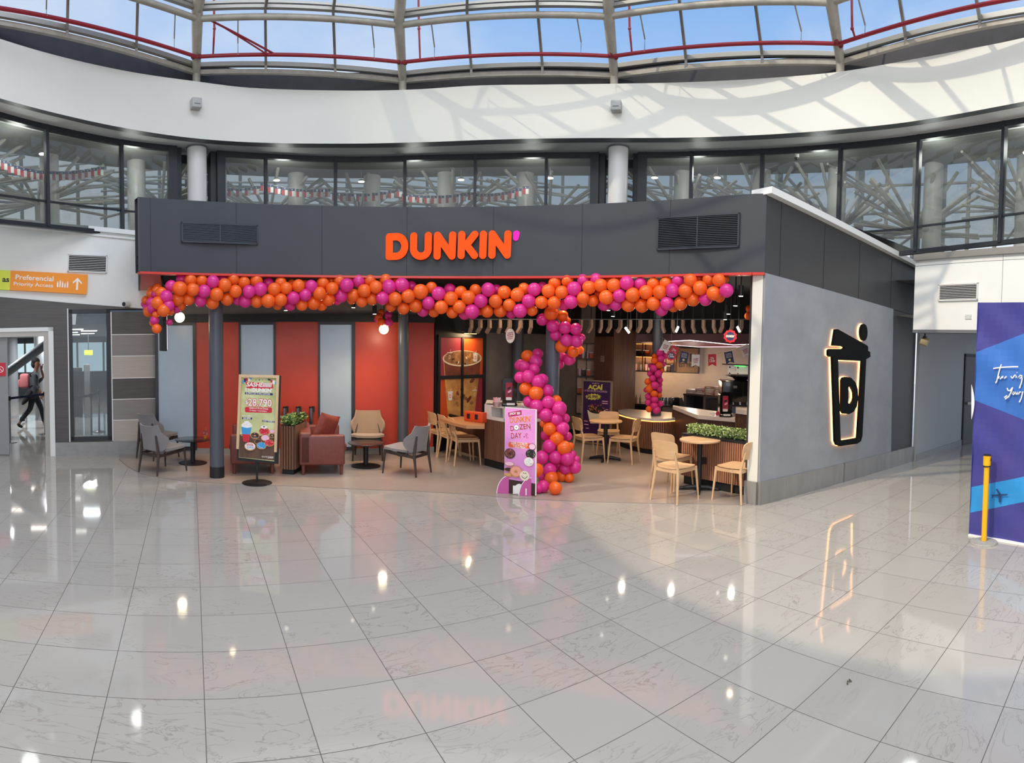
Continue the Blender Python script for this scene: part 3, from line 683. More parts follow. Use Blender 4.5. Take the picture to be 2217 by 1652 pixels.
# tall dark-framed window in the left wall
wn_ = struct(bpy.data.objects.new('window_7', None)); COL.objects.link(wn_)
b = B()
for a_ in ((wx0, wx0 + .06, wz0, wz1), (wx1 - .07, wx1, wz0, wz1), (wx0, wx1, wz0, wz0 + .07), (wx0, wx1, wz1 - .07, wz1)): wall_seg(b, *a_, black_frame, -.03, .12)
b.build('window_frame', parent=wn_)
clear = glassmat('hall_glass', (.72, .76, .78), refl=.08, haze=.05, hcol=(.4, .43, .45))
g = B(); wall_seg(g, wx0 + .06, wx1 - .07, wz0 + .07, wz1 - .07, clear, .03, .04); g.build('pane', parent=wn_)
# supply grille and wayfinding sign, both on the left wall
slat_w = mat('grille_white', 'd5d5d5', .4)
def grille(name, label, P, M, u0, v0_, u1, v1_, frm, bars, back, n=15, depth=.03, group=None, vertical=True, cen=None):
    s0, z1_ = P.px(u0, v0_); s1, z0_ = P.px(u1, v1_); c_ = ((s0 + s1) / 2, (z0_ + z1_) / 2); hw, hh = (s1 - s0) / 2, (z1_ - z0_) / 2
    t = thing(name, label, 'vent grille', P.pt(c_[0], c_[1]), P.ang, group)
    b = B(); e_ = .022
    for a_ in ((-hw, hw, hh - e_, hh), (-hw, hw, -hh, -hh + e_), (-hw, -hw + e_, -hh, hh), (hw - e_, hw, -hh, hh)): b.box(a_[0], a_[1], -depth, .0, a_[2], a_[3], frm)
    b.build('grille_frame', parent=t)
    b = B()
    for k in range(n):
        z = -hh + e_ + (k + .5) * (2 * hh - 2 * e_) / n; b.box(-hw + e_, hw - e_, -depth * .8, -.006, z - .0035, z + .0035, bars)
    if vertical:
        b.box(-.004, .004, -depth * .85, -.004, -hh + e_, hh - e_, bars)
    b.build('louvre_blades', parent=t)
    b = B(); b.box(-hw + e_, hw - e_, -.004, -.001, -hh + e_, hh - e_, back); b.build('duct_back', parent=t); return t
grille('vent_grille', 'white louvred air grille on the white wall above the wayfinding sign', LW, MW, 146, 552, 232, 590, slat_w, slat_w, mat('duct_dark', '2a2a30', .7), 9, vertical=False).rotation_euler = (0, .05, LW.ang)
s0, z1_ = LW.px(22, 577); s1, z0_ = LW.px(189, 636); z1b = LW.px(189, 594)[1]; 
s_l = LW.px(-200, 570)[0]
t = thing('wayfinding_sign', 'orange and yellow overhead sign with white arrow reading Preferencial Priority Access', 'sign', LW.pt(s0, (z0_ + LW.px(22, 577)[1] - (LW.px(22, 577)[1] - z1b) * .5) / 2 + .045, .07), LW.ang); t.rotation_euler = (0, .075, LW.ang)
hh = (z1b - z0_) / 2; Wd = s1 - s0
b = B(); sign_or = mat('way_orange', 'e58a1c', .5, emit=.12, ecol='e58a1c'); sign_ye = mat('way_yellow', 'c9d23f', .5, emit=.12, ecol='c9d23f')
b.box(0, Wd, 0, .06, -hh, hh, sign_or)
text(b, 'Preferencial', .07 * Wd, .56 * Wd, .12 * hh, .62 * hh, -.002, P_white, .012); text(b, 'Priority Access', .05 * Wd, .56 * Wd, -.62 * hh, -.14 * hh, -.002, P_white, .006)
for k, hgt in enumerate((.75, .95, .8, .55, .85)):
    x = Wd * (.61 + .032 * k); b.poly(rrect(x, x + Wd * .018, -.45 * hh, -.45 * hh + hgt * .62 * hh, .004), -.003, 0, P_white); b.disc(x + Wd * .009, -.45 * hh + hgt * .62 * hh + .012, .009, .009, -.003, P_white, 12)
b.poly([(.86 * Wd, -.62 * hh), (.885 * Wd, -.62 * hh), (.885 * Wd, .3 * hh), (.93 * Wd, -.02 * hh), (.93 * Wd, .18 * hh), (.8725 * Wd, .62 * hh), (.815 * Wd, .18 * hh), (.815 * Wd, -.02 * hh), (.86 * Wd, .3 * hh)], -.003, 0, P_white)
b.build('direction_panel', parent=t)
b = B(); b.box(s_l - s0, 0, 0, .06, -hh, hh, sign_ye); text(b, 'as', -.135, -.02, -.18 * hh, .18 * hh, -.002, P_dk, .03); b.build('yellow_panel', parent=t)
# bullet camera
p = LW.px(272, 659); t = thing('security_camera', 'white bullet security camera on the left wall beside the balloons', 'security camera', LW.pt(p[0], p[1]), LW.ang)
b = B(); b.tube([(.02, 0, 0), (.02, -.1, 0)], [.055, .05], white_paint, 20); b.build('mount', parent=t)
b = B(); b.tube([(.05, -.1, .0), (-.05, -.2, -.01)], .045, white_paint, 18); bo = b.build('body', parent=t)
b = B(); b.tube([(-.045, -.195, -.01), (-.056, -.206, -.011)], .038, matte_black, 18); b.build('lens', parent=t)

# ---- departure hall beyond the left door
MH = MW @ Matrix.Translation((LW.px(113, 974)[0], 0, 0))
hall_fl = mat('hall_wall', 'b9bfc4', .6)
b = B(); Mb = MH
b.box(-9, x_r + 3, .26, 15, dz + .12, dz + .3, mat('hall_ceiling', 'a8adb3', .7), MH); struct(b.build('ceiling_hall'))
b = B(); b.box(-9, x_r + 3, 14.5, 14.7, 0, .9, mat('far_wall_grey', '6c7278', .6), MH); b.box(-9, x_r + 3, 14.5, 14.7, dz - .12, dz + 2, mat('far_wall_grey', '6c7278', .6), MH)
for k in range(12): b.box(-8 + k * 1.1, -7.92 + k * 1.1, 14.5, 14.65, .9, dz + .4, alu, MH)
struct(b.build('wall_hall_far'))
b = B(); b.box(x_r + .8, x_r + 1.0, .3, 14.5, 0, dz + 1, mat('far_wall_grey', '6c7278', .6), MH); struct(b.build('wall_hall_side'))
day_glass = mat('bright_window', 'b9d4dc', .4, emit=.8, ecol='cfe9f2')
b = B(); b.box(-9, x_r + 3, 15.0, 15.1, .6, dz + .6, day_glass, MH); tag(struct(b.build('window_8')))
for x_, y_ in ((-1.2, 3), (-.1, 5.2), (-1.6, 7), (.9, 4.6), (1.0, 7.8), (-.6, 10)): lamp('hall_lamp', 'AREA', MH @ Vector((x_, y_, dz + .09)), 32, (.96, .98, 1), .4, size_y=.18, rot=(0, 0, LW.ang))
b = B(); b.tube([A(-12, 826, 12.6), A(117, 733, 12.6)], .10, mat('strut_grey', '8b929a', .5), 14); tag(b.build('diagonal_strut'), 'thick grey diagonal strut seen through the left doorway', 'strut')
for k, (x, y) in enumerate(((-.35, 5.5), (.25, 7.2), (-1.6, 11.0))):
    b = B(); q = MH @ Vector((x, y, 0)); b.lathe([(.2, 0), (.2, dz + .12)], mat('hall_column', 'aab0b6', .5), (q.x, q.y, 0), 20); struct(b.build('column_hall'))
for i, (x, y) in enumerate([(-1.2, 3), (-.4, 3.4), (-1.0, 5), (-.1, 5.2), (-1.6, 7), (-.6, 7.4), (.5, 3.1), (.9, 4.6), (.45, 6.1), (1.0, 7.8), (.6, 9.4)]):
    b = B(); b.box(x - .2, x + .2, y - .09, y + .09, dz + .1, dz + .12, white_led, MH)
    tag(b.build('ceiling_light'), 'small bright ceiling light of the hall beyond the left doorway', 'ceiling light', 'hall ceiling lights beyond the door')
# kiosks and a yellow sign far in the hall
b = B(); b.box(.2, .75, 5.9, 6.4, 0, 1.35, matte_black, MH); b.box(.05, .3, 5.7, 6.2, 0, 1.5, matte_black, MH); b.box(.8, .95, 5.6, 6.0, .0, 1.45, alu, MH)
tag(b.build('check_in_kiosk'), 'black check-in kiosk seen through the tall dark-framed window', 'kiosk')
b = B(); b.box(.78, 1.0, 4.9, 4.95, 1.72, 1.85, sign_ye, MH); b.box(.88, .9, 4.92, 4.93, 1.85, dz + .12, matte_black, MH); tag(b.build('hanging_sign'), 'small yellow hanging sign seen through the tall window', 'sign')
# belt barriers
belt_blue = mat('belt_navy', '232f55', .6)
def barrier_post(x, y, label, group):
    q = MH @ Vector((x, y, 0)); t = thing('belt_barrier_post', label, 'barrier post', q, LW.ang, group)
    b = B(); b.lathe([(.15, 0), (.15, .012), (.03, .03), (.024, .04), (.024, .86)], steel, (0, 0, 0), 20); b.build('post', parent=t)
    b = B(); b.lathe([(.034, .86), (.034, .95), (.02, .96)], matte_black, (0, 0, 0), 16); b.build('belt_head', parent=t); return q
for i, (xs_, nm, gp) in enumerate((((-1.9, -1.35, -.9, -.2), 'steel belt barrier post in the hall beyond the open left doorway', 'barrier posts beyond the doorway'), ((.28, .42, .8, 1.02), 'steel belt barrier post seen through the tall dark-framed window', 'barrier posts beyond the tall window'))):
    ys_ = (1.3, 2.4, 1.6, 2.6) if i == 0 else (1.15, 1.5, 2.0, 2.9)
    qs = [barrier_post(x, y, nm, gp) for x, y in zip(xs_, ys_)]
    for j, (a_, c_) in enumerate(zip(qs[:-1], qs[1:])):
        b = B(); b.bar(a_ + Vector((0, 0, .905)), c_ + Vector((0, 0, .905)), .004, .05, belt_blue)
        tag(b.build('barrier_belt'), 'navy retractable belt strung between posts ' + ('beyond the open doorway' if i == 0 else 'behind the tall window'), 'belt', 'belts ' + gp[14:])

# ================================================================== THE SHOP SHELL
# fascia follows an arc
ftop = [(300, 431), (400, 433), (512, 437), (697, 441), (880, 440), (1068, 435), (1260, 430), (1450, 424), (1646, 415)]
FCc, FRr = Vector((1.23 * S, 3.42 * S, 0)), 4.52 * S
def arc_pt(u, v):
    r = ray(u, v); d = Vector((r.x, r.y, 0)).normalized(); o = -FCc
    bq = d.dot(o); cq = o.dot(o) - FRr * FRr; return d * (-bq + math.sqrt(bq * bq - cq))
P1 = G(1639, 1093); P3 = G(1973, 998); P2 = G(1616, 1089)
SW = Plane(P1, P3)
zfb = SW.px(1641, 589)[1]; zft = SW.px(1646, 415)[1]
us = [301] + list(range(312, 1640, 24)) + [1643]
FA = [arc_pt(u, 520) for u in us]; FA[-1] = Vector((P1.x, P1.y, 0)) + SW.n * .01
# blend the last stretch into the corner
for k in range(2, 9):
    w_ = 1 - k / 9; FA[-k] = FA[-k].lerp(Vector((P1.x, P1.y, 0)) + (FA[-9] - Vector((P1.x, P1.y, 0))) * ((k - 1) / 8), w_ * .8)
def fascia_frame(u, v):
    "point on the fascia, height, heading of its face"
    r = ray(u, v); d = Vector((r.x, r.y, 0)).normalized(); best = None
    for a_, c_ in zip(FA[:-1], FA[1:]):
        e_ = c_ - a_; den = d.x * e_.y - d.y * e_.x
        if abs(den) < 1e-9: continue
        t = (a_.x * e_.y - a_.y * e_.x) / den; s_ = (a_.x * d.y - a_.y * d.x) / den
        if -.001 <= s_ <= 1.001 and t > 0: best = (d * t, math.atan2(e_.y, e_.x))
    p, ang = best; return Vector((p.x, p.y, zat(u, v, p))), ang
def foff(p, d): return out_from(Vector((p.x, p.y, p.z)), FCc, d)
FAi = [foff(p, .16) for p in FA]
b = B()
strip(b, [xy(p, zfb) for p in FA], [xy(p, zft) for p in FA], fascia_m)
strip(b, [xy(p, zft) for p in FA], [xy(p, zft) for p in FAi], fascia_m, False)
strip(b, [xy(p, zft) for p in FAi], [xy(p, zfb) for p in FAi], fascia_m)
strip(b, [xy(p, zfb) for p in FAi], [xy(p, zfb) for p in FA], red_trim, False)
struct(b.build('wall_shop_fascia'))
b = B()
for u in (326, 512, 697, 881, 1068, 1260, 1450):
    p, ang = fascia_frame(u, 520); n = foff(p, -.0015) - p; b.bar(xy(p + n, zfb), xy(p + n, zft), .007, .002, seam, up=n)
struct(b.build('trim_fascia_joints'))
b = B(); FAr = [foff(p, -.012) for p in FA]
for a_, c_ in zip([foff(p, .02) for p in FA][:-1], [foff(p, .02) for p in FA][1:]): b.bar(xy(a_, zfb - .012), xy(c_, zfb - .012), .12, .03, red_trim)
struct(b.build('trim_red_fascia_edge'))
# left return of the box and its red soffit
LE = FA[0]; LBk = LW.pt(LW.px(300, 700)[0] + .02, 0)
b = B(); dirL = (Vector((LBk.x, LBk.y, 0)) - LE).normalized(); nL = Vector((dirL.y, -dirL.x, 0))
b.bar(xy(LE, (zfb + zft) / 2), xy(LBk, (zfb + zft) / 2), .03, zft - zfb, fascia_m)
struct(b.build('wall_shop_left_return'))
b = B(); wS = .42
q = [xy(LE, zfb + .005), xy(LBk, zfb + .005), xy(LBk + Vector((wS, 0, 0)), zfb + .005), xy(foff(FA[3], .3), zfb + .005)]
b.add(q + [p + Vector((0, 0, .03)) for p in q], [(0, 1, 2, 3), (4, 7, 6, 5), (0, 3, 7, 4), (2, 6, 7, 3), (1, 5, 6, 2), (0, 4, 5, 1)], red_trim)
struct(b.build('trim_red_soffit'))

# shop ceiling (black)
back_tr = [(300, 982), (420, 982), (520, 983), (640, 983), (760, 983), (870, 981), (942, 979)]
BW = [G(u, v) for u, v in back_tr]
PW0 = BW[-1]; PW1 = A(1052, 800, 11.0); PW2 = A(1256, 800, 12.5)
KW0 = A(1300, 800, 14.3); KW1 = A(1520, 800, 13.6); KW2 = A(1700, 800, 12.6)
b = B(); loop = [xy(foff(p, .1), 0) for p in FA] + [xy(P3, 0), Vector((14, 9, 0)), Vector((11, 17, 0)), Vector((2, 16.5, 0)), BW[2] + Vector((0, .3, 0)), LBk + Vector((0, .3, 0))]
zc = zfb + .10
b.add([xy(p, zc) for p in loop] + [xy(p, zc + .12) for p in loop], [list(range(len(loop))), list(range(len(loop), 2 * len(loop)))[::-1]], ceiling_black)
struct(b.build('ceiling_shop'))
b = B(); b.add([xy(p, zft - .03) for p in loop], [list(range(len(loop)))], fascia_side); struct(b.build('roof_shop'))

# curved back wall: orange panels, frosted glass, dark frames, grey skirting
def bw_pt(u, z=0.0):
    r = ray(u, 820); d = Vector((r.x, r.y, 0)).normalized()
    for a_, c_ in zip(BW[:-1], BW[1:]):
        e_ = c_ - a_; den = d.x * e_.y - d.y * e_.x
        t = (a_.x * e_.y - a_.y * e_.x) / den; s_ = (a_.x * d.y - a_.y * d.x) / den
        if -.02 <= s_ <= 1.02: return xy(d * t, z)
    return xy(BW[0] if u < 500 else BW[-1], z)
pz = bw_pt(640); zb_top = zat(640, 697, pz); zb_beam = zat(640, 684, pz); z_skt = zat(800, 970, bw_pt(800))
def bw_panel(b, u0, u1, z0, z1, off, th, m, seg=4):
    n = max(1, int((u1 - u0) / 30)); uu = [u0 + (u1 - u0) * k / n for k in range(n + 1)]; Q = [bw_pt(u) for u in uu]
    Qi = [q + (Vector((0, 0, 0)) - q).normalized() * off for q in Q]; Qo = [q + (Vector((0, 0, 0)) - q).normalized() * (off - th) for q in Q]
    strip(b, [xy(p, z0) for p in Qi], [xy(p, z1) for p in Qi], m, False); strip(b, [xy(p, z1) for p in Qi], [xy(p, z1) for p in Qo], m, False); strip(b, [xy(p, z0) for p in Qo], [xy(p, z0) for p in Qi], m, False)
    for p_, q_ in ((Qi[0], Qo[0]), (Qi[-1], Qo[-1])): b.add([xy(p_, z0), xy(q_, z0), xy(q_, z1), xy(p_, z1)], [(0, 1, 2, 3)], m)
b = B(); bw_panel(b, 337, 941, 0, zc, -.02, .2, concrete_dk); struct(b.build('wall_back'))
b = B(); bw_panel(b, 336, 941, zb_top, zb_beam + .03, .05, .06, matte_black); struct(b.build('trim_back_beam'))
b = B()
for u0, u1 in ((425, 519), (597, 691), (769, 939)): bw_panel(b, u0, u1, z_skt, zb_top, .02, .04, wall_orange)
struct(b.build('wall_back_orange_panels'))
b = B(); bw_panel(b, 336, 941, 0, z_skt, .03, .05, skirt_tile); struct(b.build('baseboard_back'))
for i, (u0, u1, g0, g1) in enumerate(((336, 425, 343, 418), (517, 597, 522, 592), (689, 769, 693, 761))):
    o = struct(bpy.data.objects.new('window_%d' % (9 + i), None)); COL.objects.link(o); b = B()
    bw_panel(b, u0, g0, z_skt - .03, zb_top, .05, .06, black_frame); bw_panel(b, g1, u1, z_skt - .03, zb_top, .05, .06, black_frame)
    bw_panel(b, u0, u1, zb_top - .05, zb_top, .05, .06, black_frame); bw_panel(b, u0, u1, z_skt - .03, z_skt + .03, .05, .06, black_frame); b.build('window_frame', parent=o)
    g = B(); bw_panel(g, g0, g1, z_skt + .03, zb_top - .05, .03, .03, frosted); g.build('frosted_pane', parent=o)

# dark poster wall and the grey wall beyond
PW = Plane(PW0, PW1); GW = Plane(PW1, PW2)
MP = Matrix.Translation(PW.o) @ Matrix.Rotation(PW.ang, 4, 'Z'); MG = Matrix.Translation(GW.o) @ Matrix.Rotation(GW.ang, 4, 'Z')
b = B(); b.box(-.02, PW.L, 0, .2, 0, zc, matte_black, MP); struct(b.build('wall_poster'))
b = B(); b.box(0, GW.L, 0, .2, 0, zc, concrete_dk, MG); b.box(.0, GW.L, -.02, 0, GW.px(1150, 723)[1], zc, matte_black, MG); b.box(0, GW.L, -.03, 0, 0, .14, matte_black, MG); struct(b.build('wall_grey'))
KA = Plane(KW0, KW1); KB = Plane(KW1, KW2); MKA = Matrix.Translation(KA.o) @ Matrix.Rotation(KA.ang, 4, 'Z'); MKB = Matrix.Translation(KB.o) @ Matrix.Rotation(KB.ang, 4, 'Z')
b = B(); b.box(-1.5, KA.L, 0, .2, 0, zc, kitchen_white, MKA); b.box(0, KB.L + .5, 0, .2, 0, zc, kitchen_white, MKB); struct(b.build('wall_kitchen'))

# side wall with concrete panel, seen from outside
MS = Matrix.Translation(SW.o) @ Matrix.Rotation(SW.ang, 4, 'Z')
b = B()
zf1, zf3 = zft, SW.px(1978, 580)[1]; Ls = SW.L
b.add([MS @ Vector(v) for v in ((0, 0, 0), (Ls, 0, 0), (Ls, 0, zf3), (0, 0, zf1), (0, .22, 0), (Ls, .22, 0), (Ls, .22, zf3), (0, .22, zf1))], [(0, 1, 2, 3), (5, 4, 7, 6), (1, 5, 6, 2), (4, 0, 3, 7), (3, 2, 6, 7)], fascia_side)
struct(b.build('wall_right_side'))
cpt = [SW.px(1641, 589), SW.px(1931, 669), SW.px(1926, 977), SW.px(1640, 1043)]
sk_pts = [(0, 0), (Ls, 0), (Ls, SW.px(1973, 966)[1]), (0, SW.px(1640, 1043)[1])]
cp_pts = [(.0, sk_pts[3][1]), (cpt[2][0], sk_pts[3][1] + (sk_pts[2][1] - sk_pts[3][1]) * cpt[2][0] / Ls), (cpt[1][0], cpt[1][1]), (.0, cpt[0][1])]
b = B(); b.poly(cp_pts, -.03, 0, concrete, M=MS); struct(b.build('wall_right_concrete_panel'))
b = B(); b.poly(sk_pts, -.045, 0, skirt_metal, M=MS); j = SW.px(1822, 1020)[0]; b.box(j, j + .008, -.047, 0, 0, sk_pts[3][1] * .98, seam, MS); struct(b.build('baseboard_right'))
b = B()
for u, v0_, v1_ in ((1692, 437, 603), (1786, 487, 628), (1862, 526, 648), (1931, 560, 670)):
    s_, za = SW.px(u, v0_); _, zb_ = SW.px(u, v1_); b.box(s_, s_ + .007, -.003, 0, zb_, za, seam, MS)
b.bar(MS @ Vector((cpt[1][0], -.002, cpt[1][1])), MS @ Vector((Ls, -.002, SW.px(1975, 683)[1])), .004, .006, seam)
struct(b.build('trim_side_joints'))
b = B(); b.bar(MS @ Vector((-.02, .06, zf1 + .03)), MS @ Vector((Ls + .05, .06, zf3 + .03)), .34, .085, white_paint); struct(b.build('trim_coping'))
# lit end face of the wall
EP = Plane(P2, P1); ME = Matrix.Translation(EP.o) @ Matrix.Rotation(EP.ang, 4, 'Z')
e0 = EP.px(1624, 800)[0]
b = B(); b.box(max(.0, e0), EP.L - .005, -.004, .05, 0, zfb, pillar_cream, ME); b.box(-.02, EP.L, -.04, .1, 0, sk_pts[3][1] * .99, skirt_metal, ME); struct(b.build('trim_wall_end'))

# white wall to the right with the corridor opening
wr_tr = [(1986, 565), (2100, 557), (2217, 548), (2300, 540)]
zs_ = H + ray(1986, 565).z / math.hypot(ray(1986, 565).x, ray(1986, 565).y) * (math.hypot(head_pt(1986).x, head_pt(1986).y) - .02)
q0, q1 = G(1986, 565, zs_), G(2217, 548, zs_); RW = Plane(q0, q1); MR = Matrix.Translation(RW.o) @ Matrix.Rotation(RW.ang, 4, 'Z')
zh = RW.px(2050, 714)[1]; Lr = RW.L + 4
ox1 = RW.px(2150, 800)[0]
b = B(); b.box(-.04, Lr, 0, .25, zh, zs_, white_paint, MR); b.box(ox1, Lr, 0, .25, 0, zh, white_paint, MR); struct(b.build('wall_right'))
b = B(); b.box(-.04, Lr, -.05, .3, zs_, zs_ + .10, alu, MR); struct(b.build('trim_sill_right'))
b = B(); s_ = RW.px(2170, 600)[0]; b.box(s_, s_ + .006, -.002, 0, zh, zs_, lip_grey, MR); b.box(-.04, Lr, -.002, 0, zs_ - .09, zs_ - .084, lip_grey, MR); b.box(-.04, ox1, -.01, .3, zh - .05, zh, lip_grey, MR); struct(b.build('trim_right_wall_joints'))
cor_w = mat('corridor_wall', 'aeb0b2', .6)
cw0 = RW.px(1985, 900)[0]
cA, cB, cC, cD = G(1979, 998), G(2078, 963), G(2107, 957), G(2150, 953); ch_ = zh + .25
b = B(); ext = cB + (cB - cA) * .02
for p_, q_ in ((cA, cB), (cC, cD)): b.bar(xy(p_, ch_ / 2), xy(q_, ch_ / 2), .06, ch_, cor_w)
far = Plane(cB, cD); b.bar(xy(cB, 2.05 + (ch_ - 2.05) / 2), xy(cC, 2.05 + (ch_ - 2.05) / 2), .06, ch_ - 2.05, cor_w)
e1_ = cD + Vector((1.5, -1.0, 0)); b.bar(xy(cD, ch_ / 2), xy(e1_, ch_ / 2), .06, ch_, cor_w)
struct(b.build('wall_corridor'))
b = B(); b.bar(xy(cA, .06) - Vector((0, .04, 0)), xy(cB, .06) - Vector((0, .04, 0)), .02, .12, skirt_tile); struct(b.build('baseboard_corridor'))
b = B(); q_ = [RW.pt(-.3, ch_), RW.pt(5, ch_), xy(e1_ + Vector((2, 2, 0)), ch_), xy(cD + Vector((0, 2, 0)), ch_), xy(cB + Vector((-2, 2, 0)), ch_)]
b.add(q_, [list(range(5))], cor_w); struct(b.build('ceiling_corridor'))
dm = (cB + cC) / 2; DL = (cC - cB).length / 2
cd = thing('corridor_door', 'dark metal service door with push bar at the far end of the corridor', 'door', (dm.x, dm.y, .003), math.atan2((cC - cB).y, (cC - cB).x))
b = B(); b.box(-DL + .05, DL - .05, -.05, 0, 0, 1.98, mat('service_door', '4b4c50', .4)); b.build('door_leaf', parent=cd)
b = B(); b.box(-DL * .6, DL * .6, -.1, -.05, .9, .96, alu); b.build('push_bar', parent=cd)
b = B(); b.box(-DL, -DL + .05, -.06, 0, 0, 2.05, matte_black); b.box(DL - .05, DL, -.06, 0, 0, 2.05, matte_black); b.box(-DL, DL, -.06, 0, 1.98, 2.05, matte_black); b.build('door_frame', parent=cd)
grille('vent_grille', 'white louvred air grille on the white wall right of the dark shop', RW, MR, 2034, 616, 2118, 650, slat_w, slat_w, mat('duct_dark', '2a2a30', .7), 9, vertical=False)
p = RW.px(2097, 686); b = B(); b.box(-.06, .06, -.012, 0, -.035, .035, mat('cover_plate', 'c9cccf', .4)); b.disc(-.045, 0, .006, .006, -.014, lip_grey, 8); b.disc(.045, 0, .006, .006, -.014, lip_grey, 8)
tag(b.build('cover_plate', loc=RW.pt(p[0], p[1]), rot=RW.ang), 'small pale cover plate on the white wall beside the blue banner', 'cover plate')
p = RW.px(2002, 740, -.5); c_ = RW.pt(p[0], p[1], -.5); t = thing('corridor_floodlight', 'square beige floodlight hanging under the corridor ceiling', 'floodlight', c_, RW.ang + .3)
b = B(); Mx = Matrix.Rotation(.25, 4, 'Y') @ Matrix.Rotation(-.5, 4, 'X'); b.box(-.07, .07, -.03, .03, -.07, .07, mat('flood_beige', 'c7b68d', .5), Mx); b.build('head', parent=t)
b = B(); b.tube([(0, 0, .07), (0, 0, zh - p[1])], .015, matte_black, 8); b.box(-.03, .03, -.03, .03, .06, .1, matte_black); b.build('bracket', parent=t)

# ---- fascia grilles and lettering
def on_fascia(u, v): return fascia_frame(u, v)
for (u0, v0_, u1, v1_, nm) in ((392, 476, 558, 537, 'left of the orange letters'), (1424, 471, 1600, 535, 'right of the orange letters')):
    uc, vc = (u0 + u1) / 2, (v0_ + v1_) / 2; p, ang = on_fascia(uc, vc); pl, _ = on_fascia(u0, v0_ + 2); pr, _ = on_fascia(u1, v1_ - 2)
    hw = (Vector((pr.x - pl.x, pr.y - pl.y, 0))).length / 2; hh = .5 * (pl.z - pr.z); 
    if nm.startswith('left'): hh *= .86
    else: hh *= 1.06
    t = thing('vent_grille', 'black louvred vent grille on the dark fascia ' + nm, 'vent grille', foff(p, -.03), math.atan2(pr.y - pl.y, pr.x - pl.x), 'black grilles on the shop fascia')
    b = B(); e_ = .022; y0 = -.022
    for a_ in ((-hw, hw, hh - e_, hh), (-hw, hw, -hh, -hh + e_), (-hw, -hw + e_, -hh, hh), (hw - e_, hw, -hh, hh)): b.box(a_[0], a_[1], y0, .04, a_[2], a_[3], mat('grille_frame', '2c313a', .4))
    b.build('grille_frame', parent=t)
    b = B(); n = 17
    for k in range(n):
        z = -hh + e_ + (k + .5) * (2 * hh - 2 * e_) / n; b.box(-hw + e_, hw - e_, -.016, .0, z - .004, z + .003, mat('grille_blade', '3a404b', .4))
    b.box(-.005, .005, -.018, .0, -hh + e_, hh - e_, mat('grille_blade', '3a404b', .4)); b.build('louvre_blades', parent=t)
    b = B(); b.box(-hw + e_, hw - e_, .004, .02, -hh + e_, hh - e_, mat('duct_black', '0c0d12', .7))
    b.build('duct_back', parent=t)

def stroke(pts, r, n=10, closed=False):
    "outlines of the stadium shapes that make a thick rounded stroke"
    out_ = []
    for a_, c_ in zip(pts[:-1], pts[1:]):
        t = math.atan2(c_[1] - a_[1], c_[0] - a_[0]); o = []
        for k in range(n + 1): o.append((c_[0] + r * math.cos(t - PI / 2 + PI * k / n), c_[1] + r * math.sin(t - PI / 2 + PI * k / n)))
        for k in range(n + 1): o.append((a_[0] + r * math.cos(t + PI / 2 + PI * k / n), a_[1] + r * math.sin(t + PI / 2 + PI * k / n)))
        out_.append(o)
    return out_
def strokes_thing(b, polys, y0, y1, m, side):
    for i, o in enumerate(polys): b.poly(o, y0 - .0004 * i, y1, m, side)
def arcpts(cx, cz, rx, rz, a0, a1, n): return [(cx + rx * math.cos(a0 + (a1 - a0) * k / n), cz + rz * math.sin(a0 + (a1 - a0) * k / n)) for k in range(n + 1)]
# letters traced in a crop 6.928x: pixel (820 + x / 6.928, 490 + y / 6.928)
def lp(x, y): return 820 + x / 6.928, 490 + y / 6.928
pc, angc = on_fascia(*lp(1050, 300))
tl = thing('shop_sign', 'large illuminated orange letters DUNKIN with pink apostrophe on the dark fascia', 'sign', foff(pc, -.05), 0)
pxm = (on_fascia(*lp(2100, 300))[0] - on_fascia(*lp(100, 300))[0]).length / 2000
angs = math.atan2(*(list((on_fascia(*lp(2100, 300))[0] - on_fascia(*lp(100, 300))[0]).to_2d())[::-1]))
tl.rotation_euler = (0, 0, angs)
zpx = (on_fascia(*lp(1050, 100))[0].z - on_fascia(*lp(1050, 500))[0].z) / 400
def LX(x): return (x - 1050) * pxm
def LZ(y, x=1050): return (300 - y) * zpx + (x - 1050) * (.012) * zpx
def letter(name, polys, m=sign_orange, side=sign_edge):
    b = B(); strokes_thing(b, [[(LX(x), LZ(y, x)) for x, y in p] for p in polys], -.05, .045, m, side); b.build(name, parent=tl)
W = 54
D_out = [(105, 460)] + [(105, 150), (118, 118), (150, 100), (275, 100)] + [(275 + 175 * math.cos(a), 300 - 200 * math.sin(a)) for a in [PI / 2 - PI * k / 14 for k in range(1, 14)]] + [(275, 503), (150, 503), (115, 490)]
D_in = [(215, 392), (215, 212), (216, 211), (217, 211), (262, 211)] + [(262 + 80 * math.cos(a), 303 - 92 * math.sin(a)) for a in [PI / 2 - PI * k / 14 for k in range(1, 14)]] + [(262, 394), (220, 394), (216, 394)]
b = B(); b.ringpoly([(LX(x), LZ(y, x)) for x, y in D_out], [(LX(x), LZ(y, x)) for x, y in D_in], -.05, .045, sign_orange, sign_edge); b.build('letter_d', parent=tl)
Ul = [(531, 152), (529, 360)] + [(641 - 110 * math.cos(PI * k / 12), 350 + 108 * math.sin(PI * k / 12)) for k in range(1, 12)] + [(749, 350), (751, 152)]
letter('letter_u', stroke(Ul, W))
letter('letter_n', stroke([(884, 460), (888, 152), (1106, 462), (1115, 152)], W))
letter('letter_k', stroke([(1243, 455), (1250, 145)], W) + stroke([(1443, 145), (1320, 300), (1441, 455)], W))
letter('letter_i', stroke([(1565, 455), (1573, 142)], W))
letter('letter_n', stroke([(1700, 452), (1704, 140), (1928, 450), (1936, 138)], W))
